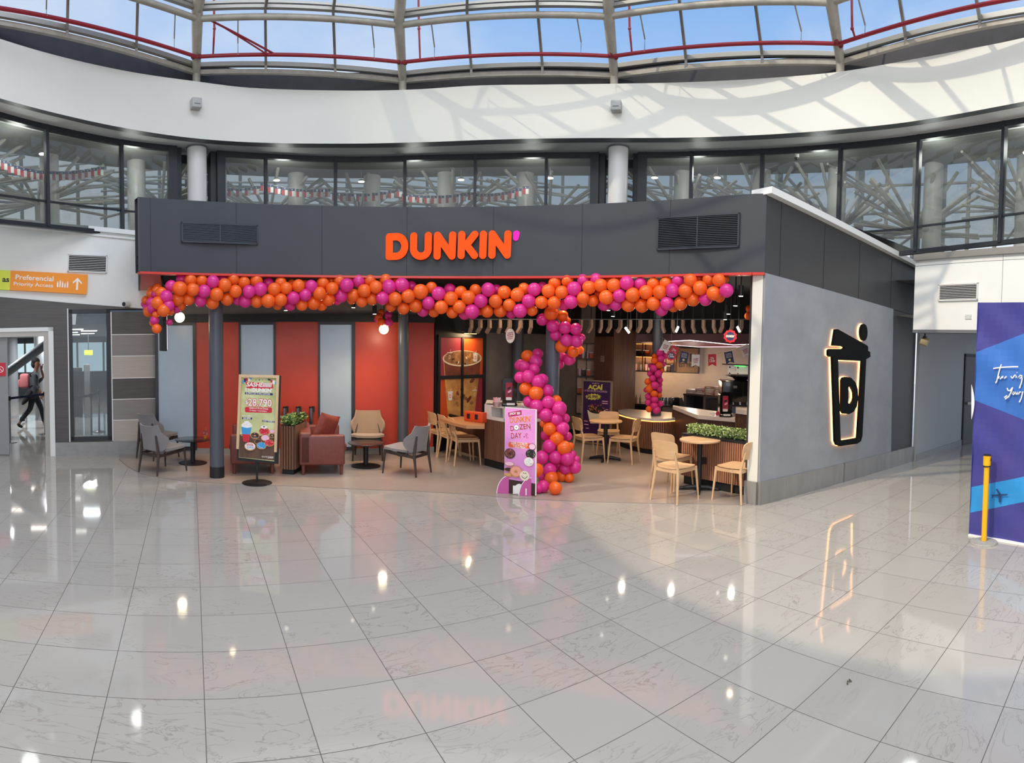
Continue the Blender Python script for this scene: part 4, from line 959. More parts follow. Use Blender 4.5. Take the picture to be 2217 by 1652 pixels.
ap = [(2062 + 50 * math.cos(a), 132 + 47 * math.sin(a)) for a in [PI + PI * k / 10 for k in range(11)]] + [(2053 + 42 * math.cos(a), 200 + 40 * math.sin(a)) for a in [PI * k / 10 for k in range(11)]]
b = B(); b.poly([(LX(x), LZ(y, x)) for x, y in ap], -.05, .045, sign_pink, mat('pink_edge', '6a1052', .5)); b.build('apostrophe', parent=tl)

# ---- cup emblem on the concrete wall, standing off with a warm glow behind
def s8(x, y): return SW.px(1640 + x * .3875, 560 + y * .3875, .08)
cs, cz0 = s8(505, 700)
te = thing('cup_emblem', 'black backlit cup emblem with letter D and straw on grey concrete wall', 'sign', SW.pt(cs, cz0, .03), SW.ang)
def e8(p): a_, z = s8(*p); return (a_ - cs, z - cz0)
def grow(pts, d):
    c = (sum(p[0] for p in pts) / len(pts), sum(p[1] for p in pts) / len(pts)); return [(p[0] + (1 if p[0] > c[0] else -1) * d, p[1] + (1 if p[1] > c[1] else -1) * d) for p in pts]
emb = mat('emblem_black', '060607', .6, spec=.15)
lid = [e8(p) for p in ((428, 396), (442, 394), (604, 484), (611, 492), (611, 516), (622, 520), (624, 548), (604, 560), (500, 554), (398, 548), (389, 540), (389, 512), (398, 504), (470, 505), (480, 497), (470, 490), (414, 486))]
b = B(); b.poly(lid, -.075, -.035, emb); b.build('lid', parent=te)
cup_o = [e8(p) for p in ((412, 545), (601, 556), (590, 780), (579, 990), (572, 1018), (552, 1033), (500, 1040), (455, 1047), (436, 1040), (427, 1018), (420, 780))]
cup_i = [e8(p) for p in ((443, 566), (578, 572), (567, 780), (554, 985), (552, 1000), (540, 1003), (500, 1010), (465, 1016), (459, 1012), (457, 1000), (450, 780))]
b = B(); b.ringpoly(cup_o, cup_i, -.0745, -.035, emb); b.build('cup_outline', parent=te)
d_o = [e8(p) for p in ((463, 850), (465, 680), (472, 665), (490, 660), (515, 664), (540, 690), (553, 730), (556, 780), (548, 825), (530, 855), (505, 868), (475, 866))]
d_i = [e8(p) for p in ((500, 805), (501, 720), (503, 715), (508, 713), (516, 716), (526, 732), (532, 750), (533, 775), (528, 795), (520, 808), (510, 811), (503, 811))]
b = B(); b.ringpoly(d_o, d_i, -.075, -.035, emb); b.build('letter_d', parent=te)
st = [e8((589 + 19 * math.cos(t * PI / 10), 412 + 47 * math.sin(t * PI / 10))) for t in range(20)]
b = B(); b.poly(st, -.075, -.035, emb); b.build('straw', parent=te)
b = B(); gr = 1.0
b.poly(grow(lid, -.004), -.026, -.004, halo_led)
def scl(pts, k):
    c = (sum(p[0] for p in pts) / len(pts), sum(p[1] for p in pts) / len(pts)); return [(c[0] + (p[0] - c[0]) * k, c[1] + (p[1] - c[1]) * k) for p in pts]
b.ringpoly(scl(cup_o, 1.004), scl(cup_i, .985), -.026, -.004, halo_led); b.ringpoly(scl(d_o, 1.02), scl(d_i, .9), -.026, -.004, halo_led); b.poly(scl(st, 1.05), -.026, -.004, halo_led)
b.build('glow_strip', parent=te)

# ================================================================== COLUMNS, LAMPS, CEILING OF THE SHOP
def shop_column(p, r, ztop, label):
    t = thing('shop_column', label, 'column', (p.x, p.y, 0), 0, None)
    b = B(); b.lathe([(r, .16), (r, ztop)], col_grey, n=32); b.build('shaft', parent=t)
    b = B(); b.lathe([(r + .004, 0), (r + .004, .165)], matte_black, n=32); b.build('base_ring', parent=t); t['kind'] = 'structure'
    return t
shop_column(G(470, 1033), .105, zc, 'slate grey round column at the front left of the shop')
shop_column(A(872, 900, 9.85), .094, zc, 'slate grey round column by the orange wall panels')
shop_column(G(1192, 1030), .105, zc, 'slate grey round column wrapped by the balloon spiral')
shop_column(A(1119, 900, 11.3), .11, zc, 'dark round column behind the cup dispenser')
pc5 = A(1420, 900, 10.75); shop_column(pc5, .10, zc, 'dark round column rising through the round counter')

def globe(u, v, d, nm):
    p = A(u, v, d); t = thing('globe_pendant', 'glowing white globe pendant lamp ' + nm, 'pendant lamp', p, 0, 'globe pendants')
    b = B(); b.sphere((0, 0, 0), .082, globe_m, 24); b.build('globe', parent=t)
    b = B(); b.tube([(0, 0, .075), (0, 0, zc - p.z)], .008, matte_black, 8); b.lathe([(.03, .07), (.03, .11), (.01, .12)], matte_black); b.build('stem', parent=t)
    lamp('globe_lamp', 'POINT', p + Vector((0, 0, -.14)), 5, (1, .82, .55), .07)
    return p
gp1 = globe(389, 687, 9.0, 'under the left end of the balloon garland')
gp2 = globe(831, 713, 9.6, 'below a small bunch of balloons')
def downlight(u, v, d, nm, e=26, r=.035, col=(1, .72, .45)):
    p = A(u, v, d); p.z = min(p.z, zc - .05)
    t = thing('ceiling_spotlight', 'black cylinder spotlight with lit lens ' + nm, 'spotlight', p, 0, 'cylinder spotlights under the black ceiling')
    b = B(); b.lathe([(r, 0), (r, .14)], matte_black, n=20); b.tube([(0, 0, .14), (0, 0, zc - p.z)], .01, matte_black, 8); b.build('housing', parent=t)
    b = B(); b.lathe([(r * .82, -.004), (r * .82, .0)], white_led, n=20); b.build('lens', parent=t)
    if e: lamp('spot_lamp', 'SPOT', p + Vector((0, 0, -.03)), e, col, .04, rot=(0, 0, 0), spot=2.2, blend=.9)
    return p
for i, a_ in enumerate([(619, 672, 8.6, 'above the left planter'), (765, 666, 9.0, 'above the low table of the lounge'), (811, 680, 9.2, 'left of the small balloon bunch'), (1604, 641, 7.4, 'nearest the wall end'), (1592, 662, 8.2, 'second from the wall end'), (1577, 680, 9.2, 'third from the wall end'), (1570, 692, 10.2, 'farthest from the wall end'), (1317, 672, 8.6, 'above the middle cafe table'), (1327, 685, 9.8, 'above the round counter')]): downlight(*a_, e=55 if i < 3 else 42)
for u, v, d in ((500, 660, 8.8), (700, 690, 8.6), (1000, 700, 8.9), (1110, 690, 9.6), (1230, 690, 8.4), (1440, 700, 7.6)):
    p = A(u, v, d); lamp('ceiling_lamp', 'SPOT', Vector((p.x, p.y, zc - .08)), 45, (1, .72, .46), .05, rot=(0, 0, 0), spot=2.3, blend=.9)

# bent timber fins under the ceiling
fins = [1022, 1042.5, 1062.6, 1084, 1106, 1129.6, 1151, 1260, 1282, 1303, 1323.6, 1345.8, 1366, 1388.7, 1411, 1433.6, 1455.8, 1477.4, 1499, 1522, 1544, 1565.5, 1587, 1607.5]
proto = None
fin_m = mat('fin_wood', 'b59a88', .55, noise=('a58b7a', 20, 4))
for i, u in enumerate(fins):
    p = A(u, 695, 10.6 if u > 1200 else 10.0); zt_ = min(p.z, zc - .02)
    if proto is None:
        b = B(); pr = [(0, .02), (0, -.12), (.09, -.225), (.13, -.19), (.06, -.10), (.06, .02)]
        Mf = Matrix.Rotation(PI / 2, 4, 'Z'); b.poly(pr, -.026, .026, fin_m, M=Mf); b.box(-.006, .006, .02, .034, .0, .4, matte_black)
        proto = b.build('timber_fin', loc=(p.x, p.y, zt_), rot=-.55 + (0 if u < 1200 else 0)); o = proto
    else:
        o = proto.copy(); COL.objects.link(o); o.location = (p.x, p.y, zt_)
    o.rotation_euler = (0, 0, -math.atan2(p.x, p.y) + ((.75 if i % 3 else .4) if u < 1420 else (-.45 if u < 1560 else .5)))
    tag(o, 'bent timber fin hanging under the black shop ceiling', 'ceiling fin', 'timber fins under the shop ceiling')
fr_ = [A(u_, 695, 10.6) for u_ in (1235, 1330, 1420, 1520, 1625)]; fl0 = [A(u_, 695, 10.0) for u_ in (1012, 1090, 1165)]
b = B()
for L_ in (fr_, fl0):
    for a_, c_ in zip(L_[:-1], L_[1:]): b.bar(xy(a_, min(a_.z, zc - .02) + .03), xy(c_, min(c_.z, zc - .02) + .03), .012, .012, lip_grey)
    for a_ in L_: b.bar(xy(a_, min(a_.z, zc - .02) + .02), xy(a_, zc + .02), .01, .01, matte_black, up=(1, 0, 0))
struct(b.build('beam_fin_rail'))
for u, v, dx, nm in ((1358, 715, 9, 'over the slatted wood pillar'), (1466, 713, -5, 'right of the kitchen balloon column'), (1599, 713, 6, 'beside the navy star badge')):
    p = A(u - dx * .5, v - 6, 9.9); q = A(u + dx * .5, v + 6, 9.9); t = thing('track_light', 'short white glowing track light ' + nm, 'track light', p.lerp(q, .5), 0, 'track lights under the fins')
    b = B(); c_ = p.lerp(q, .5); b.bar(p - c_, q - c_, .035, .02, white_led, up=(p - Vector((0, 0, H)))); b.build('diffuser', parent=t)
    b = B(); b.tube([(0, 0, .04), (0, 0, zc - c_.z)], .008, matte_black, 6); b.build('stem', parent=t)
    lamp('track_lamp', 'POINT', c_ + (Vector((0, 0, H)) - c_).normalized() * .1, 8, (1, .9, .75), .04)

# ================================================================== POSTERS AND SIGNS
# framed iced-drink poster of four panes
s0, _ = PW.px(949, 800); s1, _ = PW.px(1045, 800); zt_, zb_ = PW.px(997, 729)[1], PW.px(997, 902)[1]
pw_, ph_ = s1 - s0, zt_ - zb_
t = thing('drink_poster', 'tall four-pane poster of an iced coffee cup on the dark wall', 'poster', PW.pt((s0 + s1) / 2, (zt_ + zb_) / 2, .0), PW.ang)
b = B(); X = lambda f: (f - .5) * pw_; Z = lambda f: (.5 - f) * ph_
b.box(X(.02), X(.48), -.02, 0, Z(.48), Z(.01), P_plum); b.box(X(.52), X(.98), -.02, 0, Z(.48), Z(.01), mat('print_burnt', 'd2521f', .5)); b.box(X(.02), X(.48), -.02, 0, Z(.99), Z(.52), mat('print_burnt', 'd2521f', .5)); b.box(X(.52), X(.98), -.02, 0, Z(.99), Z(.52), P_plum)
cup = [(X(.08), Z(.25)), (X(.20), Z(.99)), (X(.80), Z(.99)), (X(.94), Z(.25))]
b.poly([cup[0], cup[1], cup[2], cup[3]], -.022, -.02, P_caramel)
b.poly([(X(.10), Z(.26)), (X(.14), Z(.52)), (X(.90), Z(.52)), (X(.93), Z(.26))], -.0225, -.022, P_coffee)
for k in range(16):
    rr = random.Random(k); b.disc(X(.3 + .45 * rr.random()), Z(.55 + .3 * rr.random()), .05 + .03 * rr.random(), .035, -.0228 - k * .0001, [P_coffee, P_caramel, P_brown][k % 3], 12, rr.random() * 3)
b.disc(X(.51), Z(.27), pw_ * .44, ph_ * .10, -.0246, P_cream, 40); b.disc(X(.51), Z(.265), pw_ * .415, ph_ * .088, -.0250, P_brown, 40)
for k in range(26):
    rr = random.Random(k + 50); a_ = rr.random() * 6.28; q_ = rr.random() ** .5
    b.disc(X(.51 + .36 * q_ * math.cos(a_)), Z(.265 + .075 * q_ * math.sin(a_)), .028, .016, -.0254 - k * .00004, [P_caramel, P_choc, P_cream, P_brown][k % 4], 8, rr.random() * 3)
for fx, fz, c_ in ((.22, .25, P_brown), (.80, .26, P_white), (.24, .73, P_white), (.79, .73, P_caramel)):
    x, z = X(fx), Z(fz); w_ = .055; b.poly([(x - w_, z + .07), (x + w_, z + .07), (x + w_ * .75, z - .08), (x - w_ * .75, z - .08)], -.0282, -.027, c_); b.box(x - w_ * 1.15, x + w_ * 1.15, -.0285, -.027, z + .07, z + .085, P_white)
    b.bar((x + .01, -.028, z + .085), (x + .025, -.028, z + .14), .004, .004, P_white); text(b, 'D', x - .022, x + .022, z - .035, z + .03, -.0288, P_orange if c_ is P_white else P_cream, .02)
b.build('print', parent=t)
b = B()
for a_ in ((-.03, .02, -.02, 1.02), (.98, 1.03, -.02, 1.02)): b.box(X(a_[0]), X(a_[1]), -.04, 0, Z(a_[3]), Z(a_[2]), matte_black)
for a_ in ((-.02, .01), (.99, 1.02), (.478, .522)): b.box(X(-.03), X(1.03), -.042, 0, Z(a_[1]), Z(a_[0]), matte_black)
b.box(X(.478), X(.522), -.042, 0, Z(1), Z(0), matte_black); b.build('poster_frame', parent=t)
pl_ = thing('picture_light', 'slim warm picture light above the iced coffee poster', 'picture light', PW.pt((s0 + s1) / 2 + .0, zt_ + .06, .0), PW.ang)
b = B(); b.box(-.06, .24, -.16, -.13, 0, .02, matte_black); b.box(.0, .02, -.14, 0, -.0, .02, matte_black); b.build('arm', parent=pl_)
b = B(); b.box(-.055, .235, -.158, -.132, -.006, 0, mat('picture_led', 'ffd27a', .5, emit=8, ecol='ffcb74')); b.build('light_strip', parent=pl_)
lamp('picture_lamp', 'AREA', PW.pt((s0 + s1) / 2 + .1, zt_ + .05, .15), 5, (1, .7, .38), .25, size_y=.03, target=PW.pt((s0 + s1) / 2, zt_ - .5, .0))

def donut(b, x, z, r, y, dough, ice, hole=True, spr=None, rz=1.0, seed=0):
    rr = random.Random(seed)
    b.disc(x, z, r, r * rz, y, dough, 22); b.disc(x, z + r * .04, r * .88, r * .84 * rz, y - .0006, ice, 22)
    if spr:
        for k in range(14):
            a_ = rr.random() * 6.28; q_ = (.45 + .35 * rr.random()) * r; b.disc(x + q_ * math.cos(a_), z + q_ * math.sin(a_) * rz, r * .07, r * .03, y - .0012, spr, 6, rr.random() * 3)
    if hole: b.disc(x, z, r * .27, r * .24 * rz, y - .0015, dough, 14)
# price poster in its pine frame on a pole stand
pL, pR = A(520.4, 810.5, 7.9), A(607, 812.6, 7.75)
base = G(556.5, 1046); 
r_ = ray(556.5, 1046); dd_ = math.hypot(base.x, base.y) / S
pL, pR = A(517, 900, dd_ + .05), A(604, 900, dd_ - .09); ang = math.atan2(pR.y - pL.y, pR.x - pL.x); PS = Plane(pL, pR)
t = thing('price_sign', 'pine-framed poster stand reading $28.790, between the brown sofas', 'poster stand', base, ang)
ox, _ = PS.px(556.5, 900)
def ps(u, v): a_, z = PS.px(u, v); return (a_ - ox, z)
y0 = -.03
b = B(); o_ = [ps(520.4, 810.5), ps(607, 812.6), ps(601.5, 978), ps(514.5, 971)]; i_ = [ps(525.5, 817), ps(601, 819), ps(597, 978), ps(520, 971)]
b.poly([ps(520.4, 810.5), ps(607, 812.6), ps(606.8, 818.5), ps(520.2, 816.5)], y0 - .03, y0, pine)
b.poly([ps(520.2, 816.5), ps(525.8, 816.6), ps(520, 971.5), ps(514.5, 970.7)], y0 - .03, y0, pine); b.poly([ps(601.2, 818.4), ps(606.8, 818.5), ps(601.5, 978.2), ps(596.2, 977.6)], y0 - .03, y0, pine)
b.build('pine_frame', parent=t)
b = B(); b.poly([ps(521, 812), ps(609.5, 813), ps(603.5, 1004.5), ps(514.6, 996)], y0, y0 + .035, matte_black); b.build('backing_board', parent=t)
b = B(); yb = y0 - .004
b.poly([ps(525.5, 817), ps(601, 819), ps(595.6, 998.5), ps(519, 990)], yb, y0, P_green)
def pq(x, y): return ps(500 + x * .1634, 795 + y * .1634)           # crop pixels of the poster
b.poly([pq(130, 890), pq(620, 900), pq(590, 1235), pq(118, 1190)], yb - .0005, yb, P_wood)
b.poly([pq(235, 860), pq(520, 870), pq(590, 905), pq(140, 905)], yb - .0006, yb, P_green)
b.poly([pq(200, 195), pq(560, 210), pq(575, 275), pq(545, 290), pq(215, 280), pq(225, 250)], yb - .0006, yb, P_red)
for k, x in enumerate((343, 388, 430)):
    c_ = pq(x, 168); R0 = .014 if k == 1 else .009; b.poly([(c_[0] + (R0 if j % 2 == 0 else R0 * .42) * math.sin(j * PI / 5), c_[1] + (R0 if j % 2 == 0 else R0 * .42) * math.cos(j * PI / 5)) for j in range(10)], yb - .0008, yb, P_navy)
for pts, m_ in (((180, 145, 215, 200), P_navy), ((205, 140, 240, 190), P_red), ((235, 140, 270, 185), P_white), ((250, 135, 290, 160), P_blue), ((500, 150, 540, 180), P_navy), ((535, 165, 565, 205), P_red), ((560, 170, 600, 225), P_white), ((590, 190, 612, 235), P_blue), ((160, 170, 185, 225), P_blue)):
    x0_, y0_, x1_, y1_ = pts; b.poly([pq(x0_, y0_), pq(x1_, y0_ + 8), pq(x1_ - 6, y1_), pq(x0_ + 4, y1_ - 6)], yb - .0009, yb, m_)
def tx(s, x0_, x1_, y0_, y1_, m_, off=0.0, dy=-.0022, shear=0, rot=0): a_ = pq(x0_, y1_); c_ = pq(x1_, y0_); text(b, s, a_[0], c_[0], a_[1], c_[1], yb + dy, m_, off, rot, shear)
tx('SASHEIIIIII', 225, 548, 208, 256, P_white, .03, shear=.2, rot=-.02); tx('EN', 206, 285, 276, 318, P_white, 0.0, rot=-.02); tx('DUNKIN\'', 300, 555, 280, 326, P_white, .045, rot=-.02)
b.poly([pq(198, 330), pq(566, 345), pq(566, 373), pq(198, 357)], yb - .001, yb, P_navy); tx('EL SNACK QUE TE HACE ZAPATEAR', 215, 530, 338, 362, P_white, .01, rot=-.03)
for dx_, dz_, m_, of, dy_ in ((0, 0, P_red, .06, -.0016), (0, 0, P_white, .012, -.0024)):
    tx('$', 205, 238, 440, 492, m_, of, dy_); tx('28.790', 243, 550, 425, 512, m_, of, dy_, rot=-.02)
a_ = pq(198, 520); c_ = pq(556, 605); b.poly(rrect(a_[0], c_[0], c_[1], a_[1] - .005, .02), yb - .0012, yb, P_red)
tx('Celebra el 18 con Donuts', 255, 505, 534, 552, P_white, .01, rot=-.03); tx('12 classic + 6 premium', 262, 485, 568, 588, P_white, .01, rot=-.03)
tx('ENVASE RETORNABLE', 160, 295, 636, 652, P_white, .01); b.poly([pq(160, 662), pq(295, 668), pq(292, 692), pq(160, 686)], yb - .001, yb, P_navy); tx('$5.890', 178, 272, 664, 690, P_white, .02)
b.poly([pq(425, 698), pq(592, 712), pq(592, 735), pq(425, 722)], yb - .001, yb, P_navy); tx('DONUT TERREMOTO', 435, 585, 706, 726, P_white, .005, rot=-.04)
# cup with cream
b.poly([pq(150, 790), pq(285, 800), pq(268, 890), pq(160, 885)], yb - .0014, yb, P_blue); b.poly([pq(160, 885), pq(268, 890), pq(252, 978), pq(240, 990), pq(190, 988), pq(175, 975)], yb - .0015, yb, P_red)
for k, (x, y, r2) in enumerate(((222, 770, 76), (222, 748, 58), (222, 725, 36))): c_ = pq(x, y); b.disc(c_[0], c_[1], r2 * .1634 / 1306 * 8.4, r2 * .1634 / 1306 * 8.4 * .42, yb - .0018 - k * .0002, P_white, 20)
for k in range(14): rr = random.Random(k); c_ = pq(165 + 115 * rr.random(), 725 + 60 * rr.random()); b.disc(c_[0], c_[1], .003, .0018, yb - .0026, [P_choc, P_red, P_brown][k % 3], 6)
for k, (x, y, r2, ic, sp_) in enumerate(((330, 905, 62, P_choc, P_white), (455, 850, 75, P_red, P_white), (560, 850, 38, P_pinklt, None), (560, 905, 42, P_choc, P_white), (375, 985, 50, P_choc, P_blue), (470, 935, 60, P_pinklt, P_white), (420, 1035, 70, P_blue, P_white), (525, 1000, 66, P_red, P_white), (270, 1045, 80, P_white, P_red))):
    c_ = pq(x, y); donut(b, c_[0], c_[1], r2 * .00105, yb - .003 - k * .002, P_dough, ic, hole=k in (0, 3), spr=sp_, rz=.72, seed=k)
c_ = pq(455, 790); b.disc(c_[0], c_[1], .048, .022, yb - .022, P_white, 16); b.disc(c_[0], c_[1] + .004, .015, .009, yb - .0225, P_choc, 12)
a_ = pq(270, 1035); text(b, 'VIVA', a_[0] - .05, a_[0] + .045, a_[1] - .005, a_[1] + .03, yb - .0215, P_red, .02); text(b, 'CHILE', a_[0] - .045, a_[0] + .05, a_[1] - .038, a_[1] - .01, yb - .0215, P_blue, .01)
tx('SÓLO EN', 420, 490, 1172, 1192, P_white, .01); tx("DUNKIN'", 500, 575, 1180, 1204, P_white, .02)
b.build('print', parent=t)
b = B(); b.tube([(0, .0, .02), (0, .0, ps(556, 1000)[1] + .05)], .016, matte_black, 12); b.box(-.03, .03, -.01, .02, ps(556, 1000)[1] - .03, ps(556, 990)[1] + .1, matte_black); b.build('pole', parent=t)
b = B(); b.lathe([(.215, 0), (.215, .006), (.2, .012), (.02, .018)], matte_black, n=40); b.build('base_plate', parent=t)

# pink cardboard standee
pL, pR = G(1092, 1068), G(1161, 1075); ST = Plane(pL, pR); zt_ = ST.px(1094, 882)[1]; Wd = ST.L
t = thing('promo_standee', 'pink cardboard standee reading Dunkin Dozen Day in front of the balloon spiral', 'standee', pL.lerp(pR, .5), ST.ang)
def sq(x, y): a_, z = ST.px(1070 + x * .13926, 860 + y * .13926); return (a_ - Wd / 2, z)
b = B(); tl_ = sq(175, 160); tr_ = sq(662, 190); br_ = (Wd / 2, .015); bl_ = (-Wd / 2, .015)
b.poly([tl_, tr_, br_, bl_], -.012, .012, P_white); zz = -.0125
b.poly([(tl_[0] + .002, tl_[1] - .004), (tr_[0] - .012, tr_[1] - .004), (br_[0] - .012, br_[1] + .01), (bl_[0] + .002, bl_[1] + .01)], zz, -.012, carpet_pink)
def tb(s, x0_, x1_, y0_, y1_, m_, off=0.0, y=-.016, rot=0, shear=0): a_ = sq(x0_, y1_); c_ = sq(x1_, y0_); text(b, s, a_[0], c_[0], a_[1], c_[1], y, m_, off, rot, shear)
b.poly([sq(222, 238), sq(428, 200), sq(432, 272), sq(232, 308)], -.0135, -.012, P_magenta); tb('¡HOY ES!', 246, 410, 238, 274, P_white, .03, rot=.12)
for of, m2, y_ in ((.055, P_white, -.014), (.024, None, -.0155)):
    tb("DUNKIN'", 248, 580, 305, 378, m2 or P_orange, of, y_, rot=.12); tb('D', 258, 312, 446, 518, m2 or P_magenta, of, y_, rot=.10); tb('ZEN', 396, 568, 418, 488, m2 or P_magenta, of, y_, rot=.12); tb('DAY', 268, 428, 556, 632, m2 or P_magenta, of, y_, rot=.10)
c_ = sq(350, 470); donut(b, c_[0], c_[1], .037, -.0165, P_grey, P_white, True, None)
for k in range(11):
    rr = random.Random(k + 9); c_ = sq(450 + 120 * rr.random(), 510 + 150 * rr.random()); b.disc(c_[0], c_[1], .009, .0035, -.0135, P_magenta, 8, rr.random() * 3)
for k in range(34):
    rr = random.Random(k + 99); c_ = sq(190 + 440 * rr.random(), 190 + 900 * rr.random()); b.disc(c_[0], c_[1], .006, .002, -.0130, [P_magenta, P_pinklt, P_plum][k % 3], 6, rr.random() * 3)
a_ = sq(225, 690); c_ = sq(575, 800); b.poly(rrect(a_[0], c_[0], c_[1], a_[1], .03), -.0138, -.012, P_orange); tb('LLEVA 12 DONUTS', 270, 522, 705, 733, P_white, .02, rot=-.04); tb('Y SÓLO PAGA 5', 295, 505, 746, 782, P_white, .02, rot=-.04)
k_ = 0
for x, y, r2, dg, ic, sp_ in ((600, 770, .050, P_choc, P_pinklt, None), (590, 880, .068, P_choc, P_dk, P_white), (228, 870, .075, P_choc, P_coffee, P_pinklt), (545, 1000, .066, P_cream, P_white, P_choc), (225, 1030, .070, P_dough, P_pinklt, P_white), (225, 1120, .070, P_brown, P_choc, None), (228, 1200, .066, P_dough, P_dough, None), (350, 1150, .085, P_dough, mat('print_peach', 'eda38f', .5), None)):
    k_ += 1; c_ = sq(x, y); xx = max(min(c_[0], Wd / 2 - .012 - r2), -Wd / 2 + r2 + .002); donut(b, xx, c_[1], r2, -.0150 - k_ * .0018, dg, ic, k_ in (2, 3, 4, 8), sp_, rz=.9 if k_ not in (5, 6, 7) else .4, seed=k_)
c_ = sq(485, 1215); b.disc(c_[0], c_[1], .066, .066, -.034, P_cream, 26)
b.disc(c_[0] - .012, c_[1] + .036, .007, .007, -.035, P_dk, 10); b.disc(c_[0] + .014, c_[1] + .035, .007, .007, -.035, P_dk, 10)
for a2, a3 in zip(arcpts(c_[0], c_[1] + .004, .038, .034, PI * 1.03, PI * 1.97, 10)[:-1], arcpts(c_[0], c_[1] + .004, .038, .034, PI * 1.03, PI * 1.97, 10)[1:]): b.bar((a2[0], -.0355, a2[1]), (a3[0], -.0355, a3[1]), .003, .005, P_dk)
b.poly([(bl_[0] + .002, .012), (br_[0] - .012, .012), (br_[0] - .012, .17), (bl_[0] + .002, .2)], -.0142, -.012, P_choc)
b.poly([(-.09, .012), (.10, .012), (.10, .10), (-.09, .12)], -.0345, -.012, P_white)
b.poly([(-.055 + .065 * math.cos(k * PI / 12) + .05, .075 + .075 * math.sin(k * PI / 12)) for k in range(13)] + [(-.07, .03), (.06, .03)], -.036, -.012, P_white)
for k in range(5): b.box(-.08, .09, -.0352, -.034, .022 + k * .009, .0245 + k * .009, P_grey)
b.build('printed_board', parent=t)
for x in (-.155, .155):
    b = B(); pr = [(0, 0), (.0, .19)] + [(.14 * math.sin(a_), .19 * math.cos(a_)) for a_ in [PI / 2 * k / 8 for k in range(1, 9)]]
    Mf = Matrix.Rotation(-PI / 2, 4, 'Z') @ Matrix.Identity(4)
    b.poly(pr, x - .004, x + .004, mat('foot_pink', 'c55a9c', .5), P_white, M=Matrix.Rotation(-PI / 2, 4, 'Z') @ Matrix.Identity(4)) if False else b.add(
        [Vector((x - p[0] * 1.05, -.014 - p[0] * .30, p[1] * 1.25)) for p in pr] + [Vector((x + .003 - p[0] * 1.05, -.004 - p[0] * .30, p[1] * 1.25)) for p in pr],
        [list(range(len(pr))), list(range(len(pr), 2 * len(pr)))[::-1]], mat('foot_pink', 'c55a9c', .5))
    b.add([Vector((x - p[0] * 1.12, -.0135 - p[0] * .32 + .001, p[1] * 1.29)) for p in pr] + [Vector((x + .003 - p[0] * 1.12, -.002 - p[0] * .32, p[1] * 1.29)) for p in pr],
        [list(range(len(pr))), list(range(len(pr), 2 * len(pr)))[::-1]] + [(i, (i + 1) % len(pr), len(pr) + (i + 1) % len(pr), len(pr) + i) for i in range(len(pr))], P_white)
    b.build('foot_fin', parent=t)

# acai poster leaning on the slatted pillar
pL, pR = A(1259.5, 940, 11.35), A(1324, 940, 11.0); AC = Plane(pL, pR); acx = AC.L / 2
zt_, zb_ = AC.px(1290, 823)[1], .02
t = thing('acai_poster', 'purple framed poster reading AÇAÍ leaning behind the middle cafe table', 'poster', (pL.x / 2 + pR.x / 2, pL.y / 2 + pR.y / 2, 0), AC.ang)
def aq(x, y): a_, z = AC.px(1230 + x * .2058, 680 + y * .2058); return (a_ - acx, z)
Lh = AC.L / 2; b = B(); fr_ = .03
for a_ in ((-Lh, Lh, zt_ - fr_, zt_), (-Lh, -Lh + fr_, zb_, zt_), (Lh - fr_, Lh, zb_, zt_), (-Lh, Lh, zb_, zb_ + fr_)): b.box(a_[0], a_[1], -.03, .01, a_[2], a_[3], mat('frame_grey_wood', '8a7a6a', .5))
b.build('wood_frame', parent=t)
b = B(); b.box(-Lh + fr_, Lh - fr_, -.01, .005, zb_ + fr_, zt_ - fr_, P_purple)
def ta(s, x0_, x1_, y0_, y1_, m_, off=0.0, y=-.013): a_ = aq(x0_, y1_); c_ = aq(x1_, y0_); text(b, s, a_[0], c_[0], a_[1], c_[1], y, m_, off)
ta('NUEVO', 258, 330, 724, 736, P_pinklt); ta('AÇAÍ', 216, 365, 742, 796, P_yellow, .05); ta('LA FRESCURA QUE TE ACOMPAÑA', 175, 415, 804, 816, P_pinklt)
st_ = []
for k in range(28):
    a_ = 2 * PI * k / 28; rx = (88 if k % 2 == 0 else 66); rz = (36 if k % 2 == 0 else 26); st_.append(aq(267 + rx * math.cos(a_), 870 + rz * math.sin(a_)))
b.poly(st_, -.012, -.01, P_yellow); ta('$6.990', 205, 318, 856, 886, P_purple, .03, -.0135)
bowl = [aq(205, 1010), aq(395, 1010), aq(370, 1110), aq(350, 1150), aq(240, 1150), aq(225, 1110)]
b.poly(bowl, -.012, -.01, P_cream); c_ = aq(298, 1010); b.disc(c_[0], c_[1], .162 * 1.15, .07, -.0128, P_dk, 26); 
for k in range(50):
    rr = random.Random(k + 300); a_ = rr.random() * 6.28; q_ = rr.random() ** .5; c_ = aq(298 + 84 * q_ * math.cos(a_), 985 + 44 * q_ * math.sin(a_)); b.disc(c_[0], c_[1], .016, .012, -.0136 - k * .00003, [P_brown, P_dough, P_choc, P_plum][k % 4], 7, rr.random() * 3)
for x, y, w_ in ((390, 918, 30), (390, 940, 30), (410, 1005, 14), (400, 1075, 16), (190, 1125, 20), (195, 1160, 22), (205, 1200, 16)): a_ = aq(x - w_, y + 2); c_ = aq(x + w_, y - 2); b.box(a_[0], c_[0], -.0115, -.01, a_[1], c_[1], P_pinklt)
b.build('print', parent=t)

